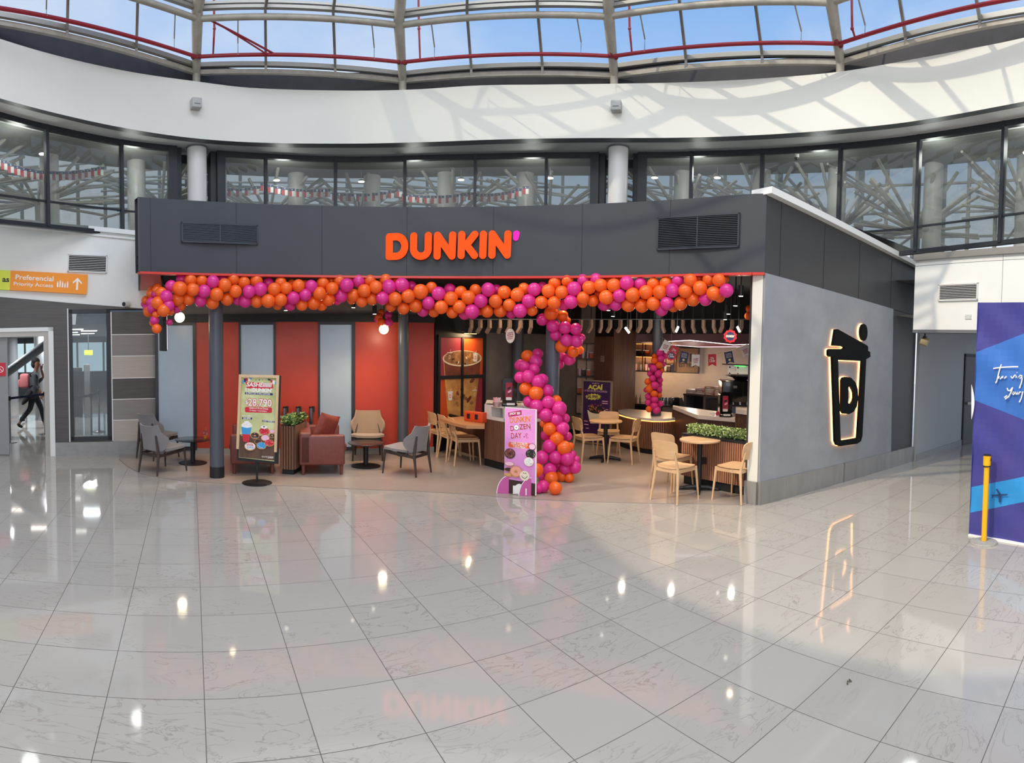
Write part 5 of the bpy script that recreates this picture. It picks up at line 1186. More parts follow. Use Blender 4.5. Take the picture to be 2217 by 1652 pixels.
# ================================================================== FURNITURE
def make_cafe_chair():
    t = thing('cafe_chair', 'x', 'chair')
    # local: faces +y, origin on the floor under the seat's middle
    b = B(); n = 9; m_ = 9; top = []; 
    def sh(i, j):
        x = -1 + 2 * i / (n - 1); y = -1 + 2 * j / (m_ - 1)
        ox = x * .215 * (1 - .10 * max(0, -y)) ; oy = y * .21
        k = (abs(x) ** 4 + abs(y) ** 4) ** .25; s_ = 1 / max(1, k) if k > 1 else 1
        ox *= s_; oy *= s_
        return ox, oy, .445 - .018 * (1 - x * x) * (1 - y * y) + .010 * x * x
    vs = [Vector(sh(i, j)) for j in range(m_) for i in range(n)]; N2 = len(vs); vs += [v - Vector((0, 0, .013)) for v in vs]
    fs = [(j * n + i, j * n + i + 1, (j + 1) * n + i + 1, (j + 1) * n + i) for j in range(m_ - 1) for i in range(n - 1)]; fs += [tuple(N2 + k for k in f[::-1]) for f in fs]
    rim = [i for i in range(n)] + [j * n + n - 1 for j in range(1, m_)] + [(m_ - 1) * n + i for i in range(n - 2, -1, -1)] + [j * n for j in range(m_ - 2, 0, -1)]
    fs += [(rim[(k + 1) % len(rim)], rim[k], N2 + rim[k], N2 + rim[(k + 1) % len(rim)]) for k in range(len(rim))]
    b.add(vs, fs, oak_lt, True); b.build('seat', parent=t)
    b = B()                                              # backrest: curved ply, rounded corners
    n = 13; m_ = 9; vs = []
    for j in range(m_):
        z = j / (m_ - 1); 
        for i in range(n):
            x = -1 + 2 * i / (n - 1); hw = .205 - .018 * (1 - z)
            rr_ = .30; ax = abs(x); zz = abs(2 * z - 1); k = (ax ** 5 + zz ** 5) ** .2; s_ = 1 / k if k > 1 else 1
            vs.append(Vector((x * s_ * hw, -.215 - .045 * (z) - .035 * (1 - (x * s_) ** 2) + .02, .56 + .115 + (2 * z - 1) * s_ * .115)))
    N2 = len(vs); vs += [v - Vector((0, .013, 0)) for v in vs]
    fs = [(j * n + i, (j + 1) * n + i, (j + 1) * n + i + 1, j * n + i + 1) for j in range(m_ - 1) for i in range(n - 1)]; fs += [tuple(N2 + k for k in f[::-1]) for f in fs]
    rim = [i for i in range(n)] + [j * n + n - 1 for j in range(1, m_)] + [(m_ - 1) * n + i for i in range(n - 2, -1, -1)] + [j * n for j in range(m_ - 2, 0, -1)]
    fs += [(rim[k], rim[(k + 1) % len(rim)], N2 + rim[(k + 1) % len(rim)], N2 + rim[k]) for k in range(len(rim))]
    b.add(vs, fs, oak_lt, True); b.build('backrest', parent=t)
    for s_ in (-1, 1):
        b = B(); b.tube([(s_ * .225, .215, 0), (s_ * .19, .185, .435)], [.011, .019], oak_lt, 8); b.build('front_leg', parent=t)
        b = B(); b.tube([(s_ * .215, -.235, 0), (s_ * .178, -.185, .40), (s_ * .176, -.195, .46), (s_ * .165, -.245, .66)], [.012, .021, .02, .010], oak_lt, 8); b.build('rear_leg', parent=t)
    b = B(); b.box(-.185, .185, .165, .185, .385, .43, oak_lt); b.box(-.175, .175, -.195, -.175, .385, .43, oak_lt)
    for s_ in (-1, 1): b.bar((s_ * .185, .175, .407), (s_ * .176, -.185, .407), .02, .045, oak_lt)
    b.build('seat_frame', parent=t)
    return t
def heading(back, front):
    bm_ = (G(*back[0]) + G(*back[1])) / 2; fm = (G(*front[0]) + G(*front[1])) / 2; d = fm - bm_
    return (bm_ + fm) / 2, math.atan2(d.y, d.x) - PI / 2
chairs = [
    (((1407, 1082), (1472, 1094)), ((1449, 1069), (1515.5, 1081)), 'pale oak cafe chair nearest the front, its back to the hall', 1),
    (((1406, 1056), (1458, 1065)), ((1448, 1043), (1502, 1053)), 'oak cafe chair partly hidden behind the nearest cafe chair', 1),
    (((1596, 1094), (1647, 1080)), ((1537, 1082), (1588, 1069)), 'oak cafe chair against the wall end, right of the front table', 1),
    (((1264, 1007), (1236, 993)), ((1312, 1004), (1282.5, 989)), 'oak cafe chair left of the middle cafe table', .97),
    (((1359.7, 1007), (1385, 1000)), ((1315, 1003), (1340, 996)), 'oak cafe chair right of the middle cafe table', .97),
    (((1296, 975), (1338, 976)), ((1293, 988), (1340, 990)), 'oak cafe chair behind the middle cafe table, before the purple poster', .95),
    (((994, 1009), (969, 1000)), ((1042, 1007), (1020, 998)), 'oak cafe chair at the long table, nearest the white counter', .98),
    (((972, 1000), (948, 991)), ((1018, 997), (996, 988)), 'oak cafe chair in the middle of the long table', .98),
    (((950, 990), (928, 982)), ((992, 987), (972, 979)), 'oak cafe chair at the far end of the long table by the orange wall', .98)]
cc = make_cafe_chair()
for i, (bk, fr_, nm, sc_) in enumerate(chairs):
    c_, a_ = heading(bk, fr_); o = cc if i == 0 else copy_tree(cc); o.location = (c_.x, c_.y, .003); o.rotation_euler = (0, 0, a_); o.scale = (sc_, sc_, sc_)
    tag(o, nm, 'chair', 'oak cafe chairs')
def cafe_table(p, h, r, nm, grp, top, thick, kind):
    t = thing('cafe_table' if kind == 'star' else 'side_table', nm, 'table', (p.x, p.y, .003), .3, grp)
    b = B(); b.lathe([(r - .01, h - thick), (r, h - thick + .006), (r, h - .006), (r - .01, h)], top, n=48); b.build('table_top', parent=t)
    b = B(); b.lathe([(.036 if kind == 'star' else .04, .03), (.036 if kind == 'star' else .04, h - thick)], matte_black, n=20)
    if kind == 'star': b.lathe([(.09, h - thick - .02), (.09, h - thick)], matte_black, n=16)
    b.build('pedestal', parent=t)
    b = B()
    if kind == 'star':
        for k in range(4):
            a_ = k * PI / 2 + .4; b.tube([(0, 0, .05), (.12 * math.cos(a_), .12 * math.sin(a_), .045), (.27 * math.cos(a_), .27 * math.sin(a_), .022)], [.035, .03, .02], matte_black, 8)
            b.lathe([(.022, 0), (.022, .02)], matte_black, (.26 * math.cos(a_), .26 * math.sin(a_), 0), 12)
    else: b.lathe([(.235, 0), (.235, .008), (.03, .016)], matte_black, n=40)
    b.build('foot', parent=t); return t
ft = G(1513, 1062); cafe_table(ft, .715, .285, 'round oak cafe table in front of the green planter', 'oak cafe tables', oak_lt, .03, 'star')
mt = G(1310, 996); cafe_table(mt, .69, .285, 'round oak cafe table in front of the purple poster', 'oak cafe tables', oak_lt, .03, 'star')
st1 = G(417.6, 1003); cafe_table(st1, .40, .30, 'low black round table beside the front left column, holding a juice cup', 'low black tables', gloss_black, .015, 'disc')
st2 = G(792, 1010); cafe_table(st2, .385, .29, 'low black round table between the two right lounge chairs', 'low black tables', mat('dark_top', '3a2a29', .3), .02, 'disc')
# socket clamps under the front table
b = B(); b.box(.02, .10, -.03, .03, .36, .45, matte_black); o = b.build('socket_box', loc=(ft.x + .02, ft.y + .02, 0), rot=-.3); tag(o, 'small black socket box fixed to the pedestal of the front table', 'socket')
# juice cup
cupP = Vector((st1.x, st1.y, .405)) + Vector((st1.y, -st1.x, 0)).normalized() * .21; t = thing('juice_cup', 'clear plastic cup of orange juice with straw on the low table', 'cup', (cupP.x, cupP.y, .405))
clear_cup = glassmat('cup_plastic', (.92, .92, .92), refl=.12)
b = B(); b.lathe([(.030, .002), (.042, .13), (.046, .135)], clear_cup, n=24); b.build('cup_wall', parent=t)
b = B(); b.lathe([(.028, .004), (.033, .05), (.0, .05)], mat('orange_juice', 'f08a1c', .4, emit=.1, ecol='f08a1c'), n=24); b.build('juice', parent=t)
b = B(); b.tube([(0, 0, .02), (.012, 0, .2)], .004, mat('straw_orange', 'f06a2c', .5), 8); b.build('straw', parent=t)

def make_lounge():
    t = thing('lounge_chair', 'x', 'armchair')
    # curved shell back with wing-shaped sides; faces +y
    def width(z):                                        # half-angle of the shell by height 0..1
        pts = [(0, .62), (.12, .84), (.3, 1.0), (.5, 1.0), (.6, .92), (.72, .74), (.85, .66), (1.0, .62)]
        for (a0, w0), (a1, w1) in zip(pts[:-1], pts[1:]):
            if a0 <= z <= a1: return w0 + (w1 - w0) * (z - a0) / (a1 - a0)
        return pts[-1][1]
    b = B(); n = 19; m_ = 13; vs = []; vi = []
    for j in range(m_):
        z = j / (m_ - 1); w_ = width(z)
        for i in range(n):
            x = -1 + 2 * i / (n - 1); th = x * w_ * 1.15; R0 = .285
            px_ = R0 * math.sin(th) * 1.02; py_ = -R0 * math.cos(th) * 1.05 + .05 - .06 * z - .03 * max(0, z - .7)
            zz = .37 + .37 * z + .02 * abs(x) ** 3 * (1 if z > .8 else 0) - .015 * abs(x) ** 2 * (1 if z < .15 else 0)
            vs.append(Vector((px_, py_, zz))); d = Vector((math.sin(th), -math.cos(th), 0)); vi.append(Vector((px_, py_, zz)) + d * .028)
    N2 = len(vs); V2 = vs + vi
    fs = [(j * n + i, (j + 1) * n + i, (j + 1) * n + i + 1, j * n + i + 1) for j in range(m_ - 1) for i in range(n - 1)]; fs += [tuple(N2 + k for k in f[::-1]) for f in fs]
    rim = [i for i in range(n)] + [j * n + n - 1 for j in range(1, m_)] + [(m_ - 1) * n + i for i in range(n - 2, -1, -1)] + [j * n for j in range(m_ - 2, 0, -1)]
    fs += [(rim[k], rim[(k + 1) % len(rim)], N2 + rim[(k + 1) % len(rim)], N2 + rim[k]) for k in range(len(rim))]
    b.add(V2, fs, felt, True); b.build('backrest', parent=t)
    b = B(); n = 11; m_ = 9; vs = []
    for j in range(m_):
        for i in range(n):
            x = -1 + 2 * i / (n - 1); y = -1 + 2 * j / (m_ - 1); k = (abs(x) ** 4 + abs(y) ** 4) ** .25; s_ = 1 / k if k > 1 else 1
            vs.append(Vector((x * s_ * (.275 if y > -.2 else .255), y * s_ * .26 + .06, .375 + .02 * (1 - x * x) * (1 - y * y) + .03 * (y + 1) / 2 + .012 * x * x)))
    N2 = len(vs); V2 = vs + [v - Vector((0, 0, .035)) for v in vs]
    fs = [(j * n + i, j * n + i + 1, (j + 1) * n + i + 1, (j + 1) * n + i) for j in range(m_ - 1) for i in range(n - 1)]; fs += [tuple(N2 + k for k in f[::-1]) for f in fs]
    rim = [i for i in range(n)] + [j * n + n - 1 for j in range(1, m_)] + [(m_ - 1) * n + i for i in range(n - 2, -1, -1)] + [j * n for j in range(m_ - 2, 0, -1)]
    fs += [(rim[(k + 1) % len(rim)], rim[k], N2 + rim[k], N2 + rim[(k + 1) % len(rim)]) for k in range(len(rim))]
    b.add(V2, fs, felt, True); b.build('seat', parent=t)
    for s_ in (-1, 1):
        b = B(); b.tube([(s_ * .245, .29, 0), (s_ * .225, .26, .36)], [.012, .02], dark_wood, 8); b.build('front_leg', parent=t)
        b = B(); b.tube([(s_ * .215, -.29, 0), (s_ * .20, -.245, .32), (s_ * .165, -.265, .60)], [.013, .024, .014], dark_wood, 8); b.build('rear_leg', parent=t)
        b = B(); b.tube([(s_ * .165, -.262, .60), (s_ * .225, -.11, .31)], [.012, .014], dark_wood, 8); b.build('brace', parent=t)
        b = B(); b.bar((s_ * .203, -.24, .29), (s_ * .225, .26, .335), .022, .04, dark_wood); b.build('side_rail', parent=t)
    b = B(); b.bar((-.225, .25, .335), (.225, .25, .335), .02, .03, dark_wood); b.build('cross_rail', parent=t); b = B(); b.bar((-.2, -.235, .29), (.2, -.235, .29), .02, .04, dark_wood); b.build('cross_rail', parent=t)
    return t
lounges = [
    (((299.4, 1024), (339.5, 1030.5)), ((357, 1011), (406.8, 1019)), 'grey felt lounge chair at the front left, its back to the hall'),
    (((294, 990), (330, 1002)), ((345, 980), (392, 991)), 'grey felt lounge chair against the striped wall, behind the front left one'),
    (((770, 984), (822, 985)), ((768, 999), (824, 1001)), 'beige felt lounge chair facing the hall before the orange wall'),
    (((905, 1032.6), (930.6, 1025.7)), ((830, 1023), (865.5, 1015)), 'grey felt lounge chair turned sideways at the right of the lounge')]
lc = make_lounge()
for i, (bk, fr_, nm) in enumerate(lounges):
    c_, a_ = heading(bk, fr_); o = lc if i == 0 else copy_tree(lc); o.location = (c_.x, c_.y, .003); o.rotation_euler = (0, 0, a_)
    if i == 1: o.scale = (1.0, 1.0, 1.05)
    if i == 2:
        o.scale = (1.02, 1.0, 1.06)
        for ch in o.children:
            if ch.name.startswith(('backrest', 'seat')): ch.data = ch.data.copy(); ch.data.materials[0] = felt_beige
    tag(o, nm, 'armchair', 'felt lounge chairs with dark legs')

# two brown sofas back to back with the slatted planter between
sn = G(700, 1030); SA = -math.atan2(sn.x, sn.y) * .55
def sofa(cx, flip, label, W_=1.28, D_=.70):
    "arm panel faces the viewer; sits facing +x (flip=1) or -x"
    t = thing('loveseat', label, 'sofa', (cx.x, cx.y, .003), math.atan2(-math.sin(0), 1) - .12, 'brown leather loveseats')
    f = flip; b = B()
    b.rbox(-.33, .33, 0.02, W_, .16, .36, leather, .02); b.build('base', parent=t)
    for y0_, nm in ((0, 'near'), (W_ - .13, 'far')):
        b = B(); b.rbox(-.35, .33, y0_, y0_ + .13, .15, .60, leather, .03); b.build('armrest', parent=t)
    b = B(); x0_, x1_ = sorted((-.35 * f, -.17 * f)); b.rbox(x0_, x1_, .0, W_, .16, .64, leather, .035); b.build('backrest', parent=t)
    b = B(); x0_, x1_ = sorted((-.17 * f, .37 * f)); b.rbox(x0_, x1_, .135, W_ - .135, .34, .45, leather, .035); b.build('seat_cushion', parent=t)
    for x in (-.29, .28):
        for y in (.06, W_ - .06): b = B(); b.tube([(x, y, 0), (x, y, .17)], [.022, .034], mat('sofa_leg', '6f3a30', .4), 10); b.build('leg', parent=t)
    return t
sr_c = G(699, 1030); sl_c = G(549, 1028)
sR = sofa(sr_c, 1, 'brown leather loveseat right of the slatted planter, its arm towards the hall')
sL = sofa(sl_c, -1, 'brown leather loveseat behind the price poster, left of the slatted planter')
sR.rotation_euler = (0, 0, -.17); sL.rotation_euler = (0, 0, -.10)
# leaning cushion
t = thing('cushion', 'tan leather cushion leaning on the right loveseat', 'cushion', sR.matrix_world @ Vector((0, 0, 0)))
t.location = Vector((sr_c.x, sr_c.y, 0)) + Matrix.Rotation(-.17, 3, 'Z') @ Vector((-.03, .34, .45)); t.rotation_euler = (-.25, .3, -1.0)
b = B(); n = 13
vs = []; 
for s_ in (1, -1):
    for j in range(n):
        for i in range(n):
            y = -1 + 2 * i / (n - 1); z = -1 + 2 * j / (n - 1); h_ = .075 * (max(0, (1 - y ** 4) * (1 - z ** 4))) ** .6; k = 1 - .05 * (1 - abs(y * z))
            vs.append(Vector((s_ * h_, y * .23 * k, .23 + z * .23 * k)))
fs = [(j * n + i, j * n + i + 1, (j + 1) * n + i + 1, (j + 1) * n + i) for j in range(n - 1) for i in range(n - 1)]
fs = fs + [tuple(n * n + k for k in f[::-1]) for f in fs]
b.add(vs, fs, leather_or, True); b.build('cover', parent=t)

def foliage(b, x0, x1, y0, y1, z0, hgt, n, m, seed=1, leaf=.022, lean=.5):
    rr = random.Random(seed)
    for k in range(n):
        c = Vector((x0 + (x1 - x0) * rr.random(), y0 + (y1 - y0) * rr.random(), z0 + hgt * rr.random() ** .8)); a_ = rr.random() * 6.28
        d = Vector((math.cos(a_), math.sin(a_), .2 + 1.0 * rr.random())).normalized(); s_ = d.orthogonal().normalized() * leaf * .38; L_ = leaf * (.7 + .7 * rr.random())
        b.add([c - s_ * .3, c + d * L_ * .5 + s_, c + d * L_, c + d * L_ * .5 - s_], [(0, 1, 2, 3)], m[k % len(m)])
leafs = [mat('leaf_green', '5f7d3a', .5), mat('leaf_light', '9db368', .5), mat('leaf_dark', '3a5228', .5)]
leafs2 = [mat('leaf_pale', 'b9c48a', .5), mat('leaf_light', '9db368', .5), mat('leaf_green', '5f7d3a', .5)]
def slatted(b, P, Q, z0, z1, pitch=.034, proud=.016, m=None):
    "vertical slats on an upright face from P to Q (face looks to the right of P->Q reversed, i.e. to the viewer)"
    m = m or walnut; P = Vector((P.x, P.y, 0)); Q = Vector((Q.x, Q.y, 0)); L_ = (Q - P).length; d = (Q - P).normalized(); nn = Vector((d.y, -d.x, 0)); k = 0
    n = max(1, int(L_ / pitch)); pt_ = L_ / n
    b.add([xy(P, z0), xy(Q, z0), xy(Q, z1), xy(P, z1)], [(0, 1, 2, 3)], slat_gap)
    for k in range(n):
        a_ = P + d * (pt_ * (k + .5)) + nn * (proud / 2 + .001); b.bar(xy(a_, z0), xy(a_, z1), pt_ * .68, proud, m, up=nn)
# small planter between the sofas
pL, pR = G(608.5, 1027), G(637, 1029); QP = Plane(pL, pR); ztp = QP.px(622, 922)[1]
t = thing('slatted_planter', 'narrow slatted wood planter with green plant between the brown sofas', 'planter', (0, 0, 0)); 
t.location = pL.lerp(pR, .5); t.rotation_euler = (0, 0, QP.ang); hw = QP.L / 2; dep = .62
b = B(); slatted(b, Vector((-hw, 0, 0)), Vector((hw, 0, 0)), .085, ztp, .036); slatted(b, Vector((hw, 0, 0)), Vector((hw, dep, 0)), .085, ztp, .036); slatted(b, Vector((-hw, dep, 0)), Vector((-hw, 0, 0)), .085, ztp, .036)
b.box(-hw, hw, .005, dep, .085, ztp - .02, slat_gap); b.build('slatted_body', parent=t)
b = B(); b.box(-hw + .015, hw - .015, .02, dep, 0, .085, matte_black); b.build('plinth', parent=t); b = B(); b.box(-hw, hw, -.01, dep, ztp - .015, ztp + .004, matte_black); b.build('rim', parent=t)
b = B(); foliage(b, -hw + .01, hw - .0, 0, dep, ztp, .11, 900, leafs, 4, .055); b.build('plant', parent=t)
# three wall lamps of brushed steel
for u, nm in ((617, 'above the left sofa back'), (645, 'in the middle of the three'), (674, 'nearest the frosted window')):
    q = bw_pt(u); z_ = zat(u, 879, q); q = q - Vector((q.x, q.y, 0)).normalized() * .12; zz0 = zat(u, 940, q)
    t = thing('wall_tube_lamp', 'brushed steel tube with black cap on the orange wall, ' + nm, 'wall lamp', (q.x, q.y, z_), -math.atan2(q.x, q.y), 'steel tubes on the orange wall')
    b = B(); b.lathe([(.036, -.42), (.036, -.02)], steel, n=20); b.build('tube', parent=t)
    b = B(); b.lathe([(.04, -.025), (.04, .0)], matte_black, n=20); b.box(.02, .06, -.02, .1, -.09, 0, matte_black); b.build('cap', parent=t)

# long planter hedge by the wall end
pL, pR = G(1475, 1047), G(1617, 1075); QP = Plane(pL, pR); zt_ = QP.px(1500, 941)[1]; Lp = QP.L
t = thing('hedge_planter', 'long slatted wood planter with pale green hedge beside the front cafe table', 'planter', pL, QP.ang)
b = B(); slatted(b, Vector((0, 0, 0)), Vector((Lp, 0, 0)), .13, zt_ - .03, .036, m=mat('walnut_warm', 'a8765a', .5, noise=('95664d', 14, 6), stretch=(1, 1, .08))); slatted(b, Vector((0, .3, 0)), Vector((0, 0, 0)), .13, zt_ - .03, .036); b.box(0, Lp, .002, .3, .13, zt_ - .04, slat_gap); b.build('slatted_body', parent=t)
b = B(); b.box(.02, Lp, .03, .27, 0, .13, matte_black); b.build('plinth', parent=t); b = B(); b.box(-.01, Lp, -.02, .31, zt_ - .035, zt_, matte_black); b.build('rim', parent=t)
b = B(); foliage(b, .04, Lp - .02, .03, .27, zt_, .12, 4200, leafs2, 8, .032); b.build('hedge', parent=t)

# long table along the poster wall
tz = .735
def T_(u, v, z=tz): return G(u, v, z)
pts = [T_(951, 905.5), T_(964, 909.5), T_(984, 916), T_(1010, 921.5), T_(1049, 922), T_(1050, 905), T_(1004, 901.5)]
pts = [Vector((p.x, p.y, 0)) for p in pts]
c0 = sum(pts, Vector()) / len(pts); t = thing('long_table', 'long oak table between the poster wall and the white counter', 'table', (c0.x, c0.y, .003))
b = B(); n = len(pts); vs = [xy(p - c0, tz - .003) for p in pts] + [xy(p - c0, tz - .05) for p in pts]
b.add(vs, [list(range(n)), list(range(n, 2 * n))[::-1]] + [(i, n + i, n + (i + 1) % n, (i + 1) % n) for i in range(n)], mat('oak_warm', 'c08a5c', .4, noise=('b07b50', 8, 5), stretch=(1, .2, 1))); b.build('table_top', parent=t)
b = B(); pa, pb = G(990, 982), G(1049, 1000); b.bar(xy(pa - c0, .37), xy(pb - c0, .37), .05, .62, walnut_dk); pa2 = G(955, 968); b.bar(xy(pa2 - c0, .37), xy(pa - c0, .37), .05, .62, matte_black); b.build('panel_support', parent=t)
pk = T_(1006, 911); pk2 = T_(1046, 916); ang = math.atan2(pk2.y - pk.y, pk2.x - pk.x); L_ = (pk2 - pk).length
t = thing('socket_unit', 'orange box with two black sockets on the long table', 'socket box', (pk.x, pk.y, tz + .001), ang)
b = B(); b.rbox(0, L_, -.02, .09, 0, .16, mat('box_orange', 'd94a1e', .4), .012); b.build('case', parent=t)
for k in (.25, .68): b = B(); b.box(L_ * k - .03, L_ * k + .03, -.026, -.018, .045, .125, matte_black); b.build('socket', parent=t)

# white-topped service counter
pA, pB_, pC = G(1049, 1009), G(1092, 1021), G(1172, 1019)
backd = Vector((pB_.x, pB_.y, 0)).normalized() * .75
zt1 = zat(1092, 881, pB_) ; zt0_ = zat(1092, 914, pB_)
c0 = Vector((pB_.x, pB_.y, 0)); t = thing('service_counter', 'slatted wood counter with white box top behind the pink standee', 'counter', (c0.x, c0.y, .003))
def ctr(b, z0, z1, m, inset=0.0, P=(pA, pB_, pC)):
    q = [Vector((p.x, p.y, 0)) - c0 + backd.normalized() * inset for p in P]; q = q + [q[2] + backd, q[0] + backd]
    n = 5; vs = [xy(p, z0) for p in q] + [xy(p, z1) for p in q]; b.add(vs, [list(range(n)), list(range(n, 2 * n))[::-1]] + [(i, (i + 1) % n, n + (i + 1) % n, n + i) for i in range(n)], m)
b = B(); ctr(b, .13, zt0_, slat_gap, .006); slatted(b, pA - c0, pB_ - c0, .13, zt0_, .03, .012); slatted(b, pB_ - c0, pC - c0, .13, zt0_, .03, .012); b.build('slatted_body', parent=t)
b = B(); ctr(b, 0, .13, matte_black, .05); b.build('plinth', parent=t)
b = B(); ctr(b, zt0_, zt0_ + .035, white_box, -.015); ctr(b, zt1 - .03, zt1, white_box, -.015)
dAB = (pB_ - pA).normalized(); nAB = Vector((dAB.y, -dAB.x, 0)); q = pA - c0
f0 = q + nAB * .01; b.bar(xy(f0 + dAB * .055, (zt0_ + zt1) / 2), xy(f0 + dAB * .056, (zt0_ + zt1) / 2), .03, zt1 - zt0_, white_box) if False else None
b.box(-.004, .13, -.012, .7, zt0_, zt1, white_box, Matrix.Translation(q) @ Matrix.Rotation(math.atan2(dAB.y, dAB.x), 4, 'Z'))
LAB = (pB_ - pA).length; MAB = Matrix.Translation(q) @ Matrix.Rotation(math.atan2(dAB.y, dAB.x), 4, 'Z')
for x0_, x1_, za_, zb__ in ((.0, .32, 0, 1), (.32, 1, 0, .22), (.32, 1, .88, 1), (.96, 1, 0, 1)): b.box(LAB * x0_, LAB * x1_, -.014, .01, zt0_ + (zt1 - zt0_) * za_, zt0_ + (zt1 - zt0_) * zb__, white_box, MAB)
b.box(LAB * .32, LAB * 1.3, .22, .24, zt0_, zt1, white_box, MAB)
qc = pC - c0; b.box(-.15, .0, -.012, .7, zt0_, zt1, white_box, Matrix.Translation(qc) @ Matrix.Rotation(math.atan2((pC - pB_).y, (pC - pB_).x), 4, 'Z'))
vs_ = [xy(p - c0 + backd * .55, zt0_) for p in (pA, pC)]; b.add([vs_[0], vs_[1], xy(vs_[1], zt1), xy(vs_[0], zt1)], [(0, 1, 2, 3)], white_box)
b.build('box_top', parent=t)
# straws and dispenser on it
sp_ = G(1075, 881, zt1); t = thing('straw_holder', 'bundle of pink straws in a clear holder on the white counter', 'straws', (sp_.x, sp_.y, zt1 + .004))
b = B(); rr = random.Random(3)
for k in range(26):
    a_ = rr.random() * 6.28; q_ = rr.random() ** .5 * .05; x, y = q_ * math.cos(a_), q_ * math.sin(a_); b.tube([(x * .8, y * .8, 0), (x * 1.3, y * 1.3, .13 + .015 * rr.random())], .005, [mat('straw_pink', 'e8958f', .5), P_pinklt, P_cream][k % 3], 6)
o = b.build('straw_bundle', parent=t); o['kind'] = 'stuff'
b = B(); b.lathe([(.052, 0), (.06, .07)], clear_cup, n=20); b.build('holder', parent=t)
def dispenser(p, hgt, w_, ang, nm):
    t = thing('napkin_dispenser', nm, 'dispenser', p, ang, 'black napkin dispensers')
    b = B(); b.poly(rrect(-w_, w_, 0.03, hgt, w_ * .55), -.09, .09, gloss_black); b.rbox(-w_ * 1.05, w_ * 1.05, -.11, .1, 0, .05, gloss_black, .02); b.build('body', parent=t)
    b = B(); b.poly(rrect(-w_ * .55, w_ * .35, hgt * .28, hgt * .85, .015), -.094, -.088, P_plum); b.poly(rrect(-w_ * .5, w_ * .3, hgt * .22, hgt * .32, .01), -.095, -.088, P_white)
    for k in range(4): b.disc(-w_ * .1 + (k % 2) * .01, hgt * (.42 + .11 * k), w_ * .3, hgt * .035, -.0955, [P_coffee, P_pinklt, P_dk, P_red][k], 12, .6)
    b.build('front_label', parent=t)
    b = B(); b.box(-w_ * .4, w_ * .7, -.13, -.1, hgt * .05, hgt * .12, P_white); b.build('napkins', parent=t); return t
p1 = G(1102, 881, zt1); p1 = p1 + Vector((p1.x, p1.y, 0)).normalized() * .15; p1.z = zt1 + .003
dispenser(p1, .44, .115, -.45, 'black napkin dispenser on the white counter behind the standee')

# ---- round front counter with glowing lip
arc_px = [(1337, 964), (1352, 971), (1370, 977), (1390, 982), (1412, 985), (1437, 985), (1466, 981)]
Ac = [G(u, v) for u, v in arc_px]; zt_ = zat(1402, 906, Ac[4]); 
fine = []
for a_, c_ in zip(Ac[:-1], Ac[1:]):
    for k in range(3): fine.append(a_.lerp(c_, k / 3))
fine.append(Ac[-1]); bk = [p + Vector((p.x, p.y, 0)).normalized() * .8 for p in (Ac[-1], Ac[0])]
c0 = Vector((Ac[3].x, Ac[3].y, 0)); t = thing('round_counter', 'curved slatted wood counter with glowing orange light under its pale top', 'counter', (c0.x, c0.y, .003))
b = B(); q = [Vector((p.x, p.y, 0)) - c0 for p in fine] + [Vector((p.x, p.y, 0)) - c0 for p in bk]; n = len(q)
def prism(b, q, z0, z1, m):
    n = len(q); b.add([xy(p, z0) for p in q] + [xy(p, z1) for p in q], [list(range(n)), list(range(n, 2 * n))[::-1]] + [(i, (i + 1) % n, n + (i + 1) % n, n + i) for i in range(n)], m)
rad = [p.normalized() for p in fine]
inn_ = [p - c0 + Vector((p.x, p.y, 0)).normalized() * .03 for p in fine] + q[-2:]
inn_ = [Vector((p.x, p.y, 0)) for p in inn_]; prism(b, inn_, .10, zt_ - .05, slat_gap)
for a_, c_ in zip(fine[:-1], fine[1:]): slatted(b, a_ - c0, c_ - c0, .10, zt_ - .06, .034, .014)
slatted(b, fine[-1] - c0, bk[0] - c0, .10, zt_ - .06, .034, .014, walnut_dk)
b.build('slatted_body', parent=t)
b = B(); prism(b, [p * 1.0 + Vector((fine[5].x, fine[5].y, 0)).normalized() * .05 for p in q], 0, .10, matte_black); b.build('plinth', parent=t)
b = B(); outq = [Vector((p.x, p.y, 0)) - c0 - Vector((p.x, p.y, 0)).normalized() * .05 for p in fine] + q[-2:]; prism(b, outq, zt_ - .045, zt_, quartz); b.build('counter_top', parent=t)
b = B()
for a_, c_ in zip(fine[:-1], fine[1:]):
    o_ = Vector((a_.x, a_.y, 0)).normalized() * .02; b.bar(xy(a_ - c0 - o_, zt_ - .056), xy(c_ - c0 - o_, zt_ - .056), .018, .012, warm_led)
b.build('light_strip', parent=t)


# ---- main counter behind the hedge
mA, mB_, mC = A(1456, 894, 10.6), A(1510, 906, 9.2), A(1592, 899, 8.9); zm = mB_.z + .055
mD = A(1593, 886, 8.75); mE = A(1670, 886, 8.3); zm2 = mD.z
c0 = Vector((mB_.x, mB_.y, 0)); t = thing('main_counter', 'dark slatted service counter with pale top behind the hedge planter', 'counter', (c0.x, c0.y, .003))
b = B(); bk_ = Vector((mC.x, mC.y, 0)).normalized() * .7
q = [Vector((p.x, p.y, 0)) - c0 for p in (mA, mB_, mC)]; q += [q[2] + bk_, q[0] + bk_ * .15]
prism(b, q, zm - .065, zm - .003, quartz); b.build('counter_top', parent=t)
b = B(); qi = [p + Vector((mB_.x, mB_.y, 0)).normalized() * .04 for p in q]; prism(b, qi, .02, zm - .065, walnut_dk); slatted(b, qi[0], qi[1], .1, zm - .09, .03, .012, walnut_dk); slatted(b, qi[1], qi[2], .1, zm - .09, .03, .012, walnut_dk); b.build('slatted_body', parent=t)
c1 = Vector((mD.x, mD.y, 0)); t = thing('raised_counter', 'raised dark slatted counter with pale top carrying the coffee machine', 'counter', (c1.x, c1.y, .003))
